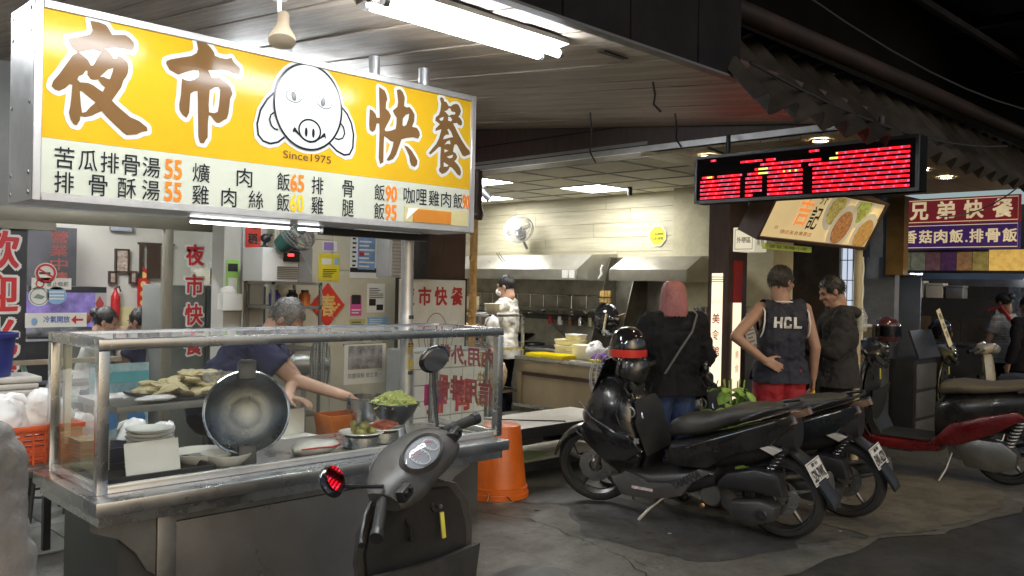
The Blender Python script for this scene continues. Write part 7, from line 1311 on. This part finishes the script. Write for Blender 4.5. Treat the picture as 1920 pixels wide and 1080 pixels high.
for nm_, x0_, rects in (('letter_h', -.115, ((0, .02, 0, .09), (.045, .065, 0, .09), (.02, .045, .035, .055))), ('letter_c', -.035, ((0, .02, 0, .09), (.02, .065, .07, .09), (.02, .065, 0, .02), (.047, .065, .02, .032), (.047, .065, .058, .07))), ('letter_l', .045, ((0, .02, 0, .09), (.02, .065, 0, .02)))):
    b_ = MB()
    for a0, a1, c0, c1 in rects:
        for i in range(3):
            for j in range(4):
                xa, xb = a0+(a1-a0)*i/3, a0+(a1-a0)*(i+1)/3; za, zb = c0+(c1-c0)*j/4, c0+(c1-c0)*(j+1)/4; b_.add([(x0_+xa, -.3, 1.31+za), (x0_+xb, -.3, 1.31+za), (x0_+xb, -.3, 1.31+zb), (x0_+xa, -.3, 1.31+zb)], [(0, 1, 2, 3)])
    wrap(b_.build(nm_, WHP, shh), shh, .005)
for s in (-1, 1): MB().tube([(s*.172*1.03, -.03, 1.49), (s*.178*1.03, -.1, 1.44), (s*.185*1.03, -.12, 1.36), (s*.19*1.03, -.1, 1.28), (s*.19*1.03, -.05, 1.23)], .007, 6).build('white_piping', WHP, shh, True)
MB().torus((0, -.012, 1.522), .075, .007, 'Z', 28, 6).build('white_collar', WHP, shh, True)
MB().ball((.285, .03, .78), (.025, .025, .03), 10, 8).build('yellow_packet', YP, hcl, True)
# man in grey hoodie looking at phone
GH = mat('charcoal_hoodie', (.03, .029, .029), .9, var=.2, spec=.2, bump=.3, bscale=250)
mh, shm, Pm, Im = person('man in a charcoal hooded jacket looking down at a phone', 7.2, 3.29, 128, 1.74, GH, BLKT, HBLK, 'short', dict(el=(-.25, .06, 1.13), er=(.25, .06, 1.13), wl=(-.1, .3, 1.16), wr=(.1, .28, 1.12), hd=(0, .06, 1.62), nek=(0, .0, 1.48)), (8, -24), 'long', SKIN, 1.05, hem=.82, loosen=.034, topname='jacket', vox=.0075)
lump((0, -.1, 1.44), (.15, .09, .06), 33, .15, 20, 12).build('hood', GH, shm, True)
ph = thing('phone', 'dark mobile phone held by the man in the hooded jacket', 'phone', Im.inverted() @ V((0, .36, 1.2)), R(38), rx=R(-40)); B(-.037, .037, -.004, .004, -.075, .075).build('phone_body', BLACKG, ph, bevel=.003)
# cook at the cart
NT = mat('navy_tshirt', (.018, .022, .075), .85, var=.2, bump=.25, bscale=250)
hr_ = wx(655, 4.0, 745); hl_ = wx(540, 4.0, 745)
ck, shc, Pc, Ic = person('grey-haired cook in a navy t-shirt bending over the cart', 2.36, 4.68, -38, 1.68, NT, BLKT, HGRY, 'short', dict(pel=(0, -.1, .95), spi=(0, 0, 1.12), che=(0, .13, 1.26), nek=(0, .235, 1.36), hd=(0, .34, 1.44), sl=(-.18, .17, 1.32), sr=(.18, .17, 1.3), er=(.2, .42, 1.1), wr=('w', hr_.x, hr_.y, hr_.z), el=(-.22, .36, 1.08), wl=('w', hl_.x, hl_.y, hl_.z)), (-14, -42), 'short', SKIN2, 1.02, topname='t_shirt', vox=.0075, hands={'r': dict(d=(.3, .8, -.35), up=(0, .3, 1), curl=.35, side=-1), 'l': dict(d=(.4, .8, -.1), up=(0, .2, 1), curl=.3, side=1)}, loosen=.024)
# chef in white
WS = mat('white_uniform', (.68, .66, .6), .8, var=.06, bump=.2, bscale=150)
cf, shf, Pf, If = person('chef in a white uniform and mask working at the range', 6.98, 7.12, 118, 1.7, WS, BLKT, HBLK, 'short', dict(wl=(-.2, .42, 1.17), el=(-.26, .16, 1.14), er=(.27, .06, 1.13), wr=(.2, .34, 1.1)), (0, -14), 'short', SKIN2, 1.0, hem=.8, loosen=.03, vox=.01)
HMf = Matrix.Translation(Pf['hd']) @ Matrix.Rotation(R(-14), 4, 'X'); MB().ball(HMf @ V((0, .075, -.045)), (.055, .05, .045), 14, 10).build('face_mask', PAPER, cf, True)
# diners
q1, q2 = wx(178, 8.15), wx(252, 8.1)
SEAT = dict(pel=(0, -.05, .55), spi=(0, -.03, .73), che=(0, .02, .9), nek=(0, .04, 1.04), hd=(0, .1, 1.16), sl=(-.17, .02, .98), sr=(.17, .02, .98), hl=(-.09, -.02, .52), hr=(.09, -.02, .52), kl=(-.11, .38, .53), kr=(.11, .38, .53), al=(-.11, .36, .04), ar=(.11, .36, .04), el=(-.22, .14, .78), er=(.22, .16, .8), wl=(-.08, .34, .84), wr=(.06, .22, 1.02))
dn1, *_ = person('woman diner in white resting her chin on her hand behind the glass', q1.x, 8.15, -30, 1.72, mat('white_blouse', (.68, .67, .64), .8), JEAN, HBLK, 'bun', SEAT, (0, -18), 'half', SKIN2, .95, seated=True, vox=.01, z0=.06)
SEAT2 = dict(SEAT); SEAT2['wr'] = (.1, .36, .84)
dn2, *_ = person('man diner in dark blue with his back to us behind the glass', q2.x+.1, 8.0, 128, 1.72, NT, BLKT, HBLK, 'short', SEAT2, (0, -12), 'short', SKIN, 1.0, seated=True, vox=.01, z0=.06)
dt = thing('dining_table', 'small dining table between the two seated diners', 'table', ((q1.x+q2.x)/2+.05, 8.2, 0)); B(-.25, .35, -.1, .5, .69, .72).build('table_top', CRS, dt, bevel=.005)
for x in (-.2, .3):
    for y in (-.05, .45): MB().cyl((x, y, 0), (x, y, .69), .018, n=8).build('leg', BLACKP, dt, True)
stool(q1.x, 8.15, 'stool under the seated woman diner', CRS, .42); stool(q2.x+.1, 8.0, 'stool under the seated man diner', CRS, .42)
# far stall people
HWHT = mat('white_hair', (.45, .45, .44), .6, var=.3, scale=60, bump=.5)
person('white-haired man in dark clothes before the sheet-metal screen', 10.15, 4.2, -20, 1.7, BLKT, BLKT, HWHT, 'short', {}, (0, -25), 'short', SKIN, 1.0, hem=.85, vox=.012)
STR = mat('striped_top', (.5, .5, .5), .8, stretch=(.01, .01, 1), scale=60, c2=(.08, .08, .09), var=.0)
fw_, shq, Pq, Iq = person('woman in a striped top and dark apron at the far stall', 11.75, 3.28, 75, 1.63, STR, BLKT, HBLK, 'bun', dict(el=(-.24, .05, 1.13), er=(.24, .06, 1.13), wl=(-.15, .3, 1.0), wr=(.15, .3, 1.0)), (0, -15), 'short', SKIN, .95, hem=.85, vox=.012)
MB().tube([(-.1, .13, 1.42), (-.09, -.02, 1.47), (.0, -.14, 1.25), (.08, -.13, 1.05)], .02, 6).build('apron_strap', REDI, fw_, True)
person('dark figure at the right edge of the far stall', 11.5, 2.95, 60, 1.6, BLKT, BLKT, HBLK, 'bun', {}, (0, 0), 'long', SKIN, 1.0, hem=.8, vox=.012)
# passer-by cut off at the left edge
GJ = mat('grey_jacket', (.22, .21, .195), .75, var=.15, bump=.3, bscale=90, dirt=.2)
person('passer-by in a grey jacket cut off at the left edge', .3, 1.9, 42, 1.58, GJ, BLKT, HBLK, 'short', dict(er=(.27, -.06, 1.13), wr=(.25, .04, .88)), (0, 0), 'long', SKIN, 1.1, hem=.7, loosen=.045, topname='jacket', vox=.008, fold=.018)
# ---------------------------------------------------------------- small extras
def sag(a, b, d, n=9): a, b = V(a), V(b); return [a+(b-a)*(i/n)-V((0, 0, d*4*(i/n)*(1-i/n))) for i in range(n+1)]
for k, (a, b, d, l) in enumerate((((3.7, 2.15, 2.7), (7.5, 2.1, 2.78), .12, 'thin black cable sagging along the corrugated awning'), ((4.2, 2.2, 3.2), (9.5, 2.0, 3.3), .18, 'upper black cable sagging under the roof overhang'), ((5.3, 3.4, 2.62), (5.9, 3.0, 2.62), .07, 'short cable looped behind the red light board'), ((8.7, 3.0, 2.35), (10, 2.7, 2.72), .08, 'pale cable looping above the red banner'))):
    MB().tube(sag(a, b, d), .007, 6).build('overhead_cable', BLACKP if k < 3 else GALV, None, True, label=l, cat='cable')
q = thing('ceiling_slot', 'dark vent slot in the planks near the canopy edge', 'vent', (3.1, 2.5, cz(2.5)-.004), rx=math.atan(.1)); B(-.09, .09, -.02, .02, -.006, -.001).build('slot_plate', INK, q)
# utensils on the splashback rail
ur = thing('utensil_rail', 'rail of ladles and strainers under the long hood', 'utensil rail', (7.86, 6.5, 1.5)); MB().cyl((0, 0, 0), (0, 2.2, 0), .008, n=8).build('rail_bar', CHROME, ur, True)
for k in range(9):
    y = .15+.23*k; L_ = .16+.05*(k % 3); MB().cyl((-.01, y, 0), (-.015, y, -L_), .006, n=6).build('utensil_handle', CHROME, ur, True); MB().ball((-.02, y, -L_-.03), (.02, .04, .035), 10, 7).build('utensil_bowl', STEEL, ur, True)
for k in range(5):
    t = thing('seasoning_jar', ['first seasoning jar from the wok on the range shelf', 'second seasoning jar from the wok', 'third seasoning jar from the wok', 'fourth seasoning jar from the wok', 'fifth seasoning jar from the wok'][k], 'jar', (7.82, 6.55+.16*k, 1.142), group='seasoning jars'); MB().lathe([(.001, 0), (.035, 0), (.035, .09), (.028, .1), (.001, .1)], n=14).build('jar_wall', [FOAM, STEEL, mat('brown_sauce'  , (.15, .06, .02), .2), WHITEP, REDI][k], t, True); MB().cyl((0, 0, .1), (0, 0, .12), .03, n=12).build('cap', BLACKP, t, True)
# clutter on the bench under the cart end
for k, (x, y, s, l) in enumerate(((3.25, 3.9, .2, 'dark cardboard carton on the floor beyond the cart'), (3.45, 4.1, .16, 'grey plastic crate behind the cart end'))):
    t = thing('floor_carton', l, 'carton', (x, y, .005), R(20*k)); B(-s/2, s/2, -s/2, s/2, 0, s*1.3).build('carton_body', mat('damp_card%d' % k, [(.14, .1, .07), (.12, .12, .12)][k], .8), t, bevel=.006); B(-s/2, s/2, -.01, .01, s*1.3, s*1.3+.002).build('tape', PAPER, t)
# bottles and pans on the second shop counter
for k in range(6):
    t = thing('counter_pot', ['steel pot first along the second shop counter', 'steel pot second along the second shop counter', 'black pot third along the second shop counter', 'steel kettle fourth along the second shop counter', 'dark pot fifth along the second shop counter', 'steel pot last along the second shop counter'][k], 'pot', (6.98+.2*k, 4.5, 1.342), group='pots on the second shop counter'); MB().lathe([(.001, 0), (.07, 0), (.075, .1), (.08, .105), (.07, .1), (.065, .01), (.001, .01)], n=20).build('pot_wall', [STEEL, STEELD, BLACKP][k % 3], t, True); MB().tube([(-.075, 0, .08), (-.1, 0, .09), (-.1, .02, .07)], .006, 6).build('handle', BLACKP, t, True)
# more of the clutter on the serving counter
for k in range(5):
    t = thing('paper_cup_stack', ['tallest stack of white paper cups on the serving counter', 'second stack of white paper cups beside the tallest', 'short stack of paper cups by the cream tub', 'low stack of paper lids near the bottles', 'stack of paper cups at the far counter end'][k], 'cups', (6.95+.03*(k % 2), 5.35+.13*k+(.35 if k == 4 else 0), .861), group='paper cups on the serving counter')
    for j in range(3+(k*2) % 4): MB().lathe([(.03, .0), (.04, .07), (.043, .075), (.038, .07), (.028, .004)], (0, 0, .022*j), 16).build('paper_cup', WHITEP, t, True)
for k, (y, z) in enumerate(((2.0, 3.35), (1.6, 3.6))): MB().tube([(2.5, y, z), (7, y, z+.05), (14, y, z+.1)], .03, 8).build('conduit_pipe', FASC, None, True, label=['dark conduit pipe under the roof overhang', 'second dark conduit nearer the road under the overhang'][k], cat='pipe')
for k in range(4): B(4+1.7*k, 4.06+1.7*k, 1.3, 2.6, 3.72, 3.79).build('roof_bracket', FASC, label=['first dark roof bracket from the fascia', 'second dark roof bracket from the fascia', 'third dark roof bracket from the fascia', 'fourth dark roof bracket from the fascia'][k], cat='bracket', group='roof brackets')
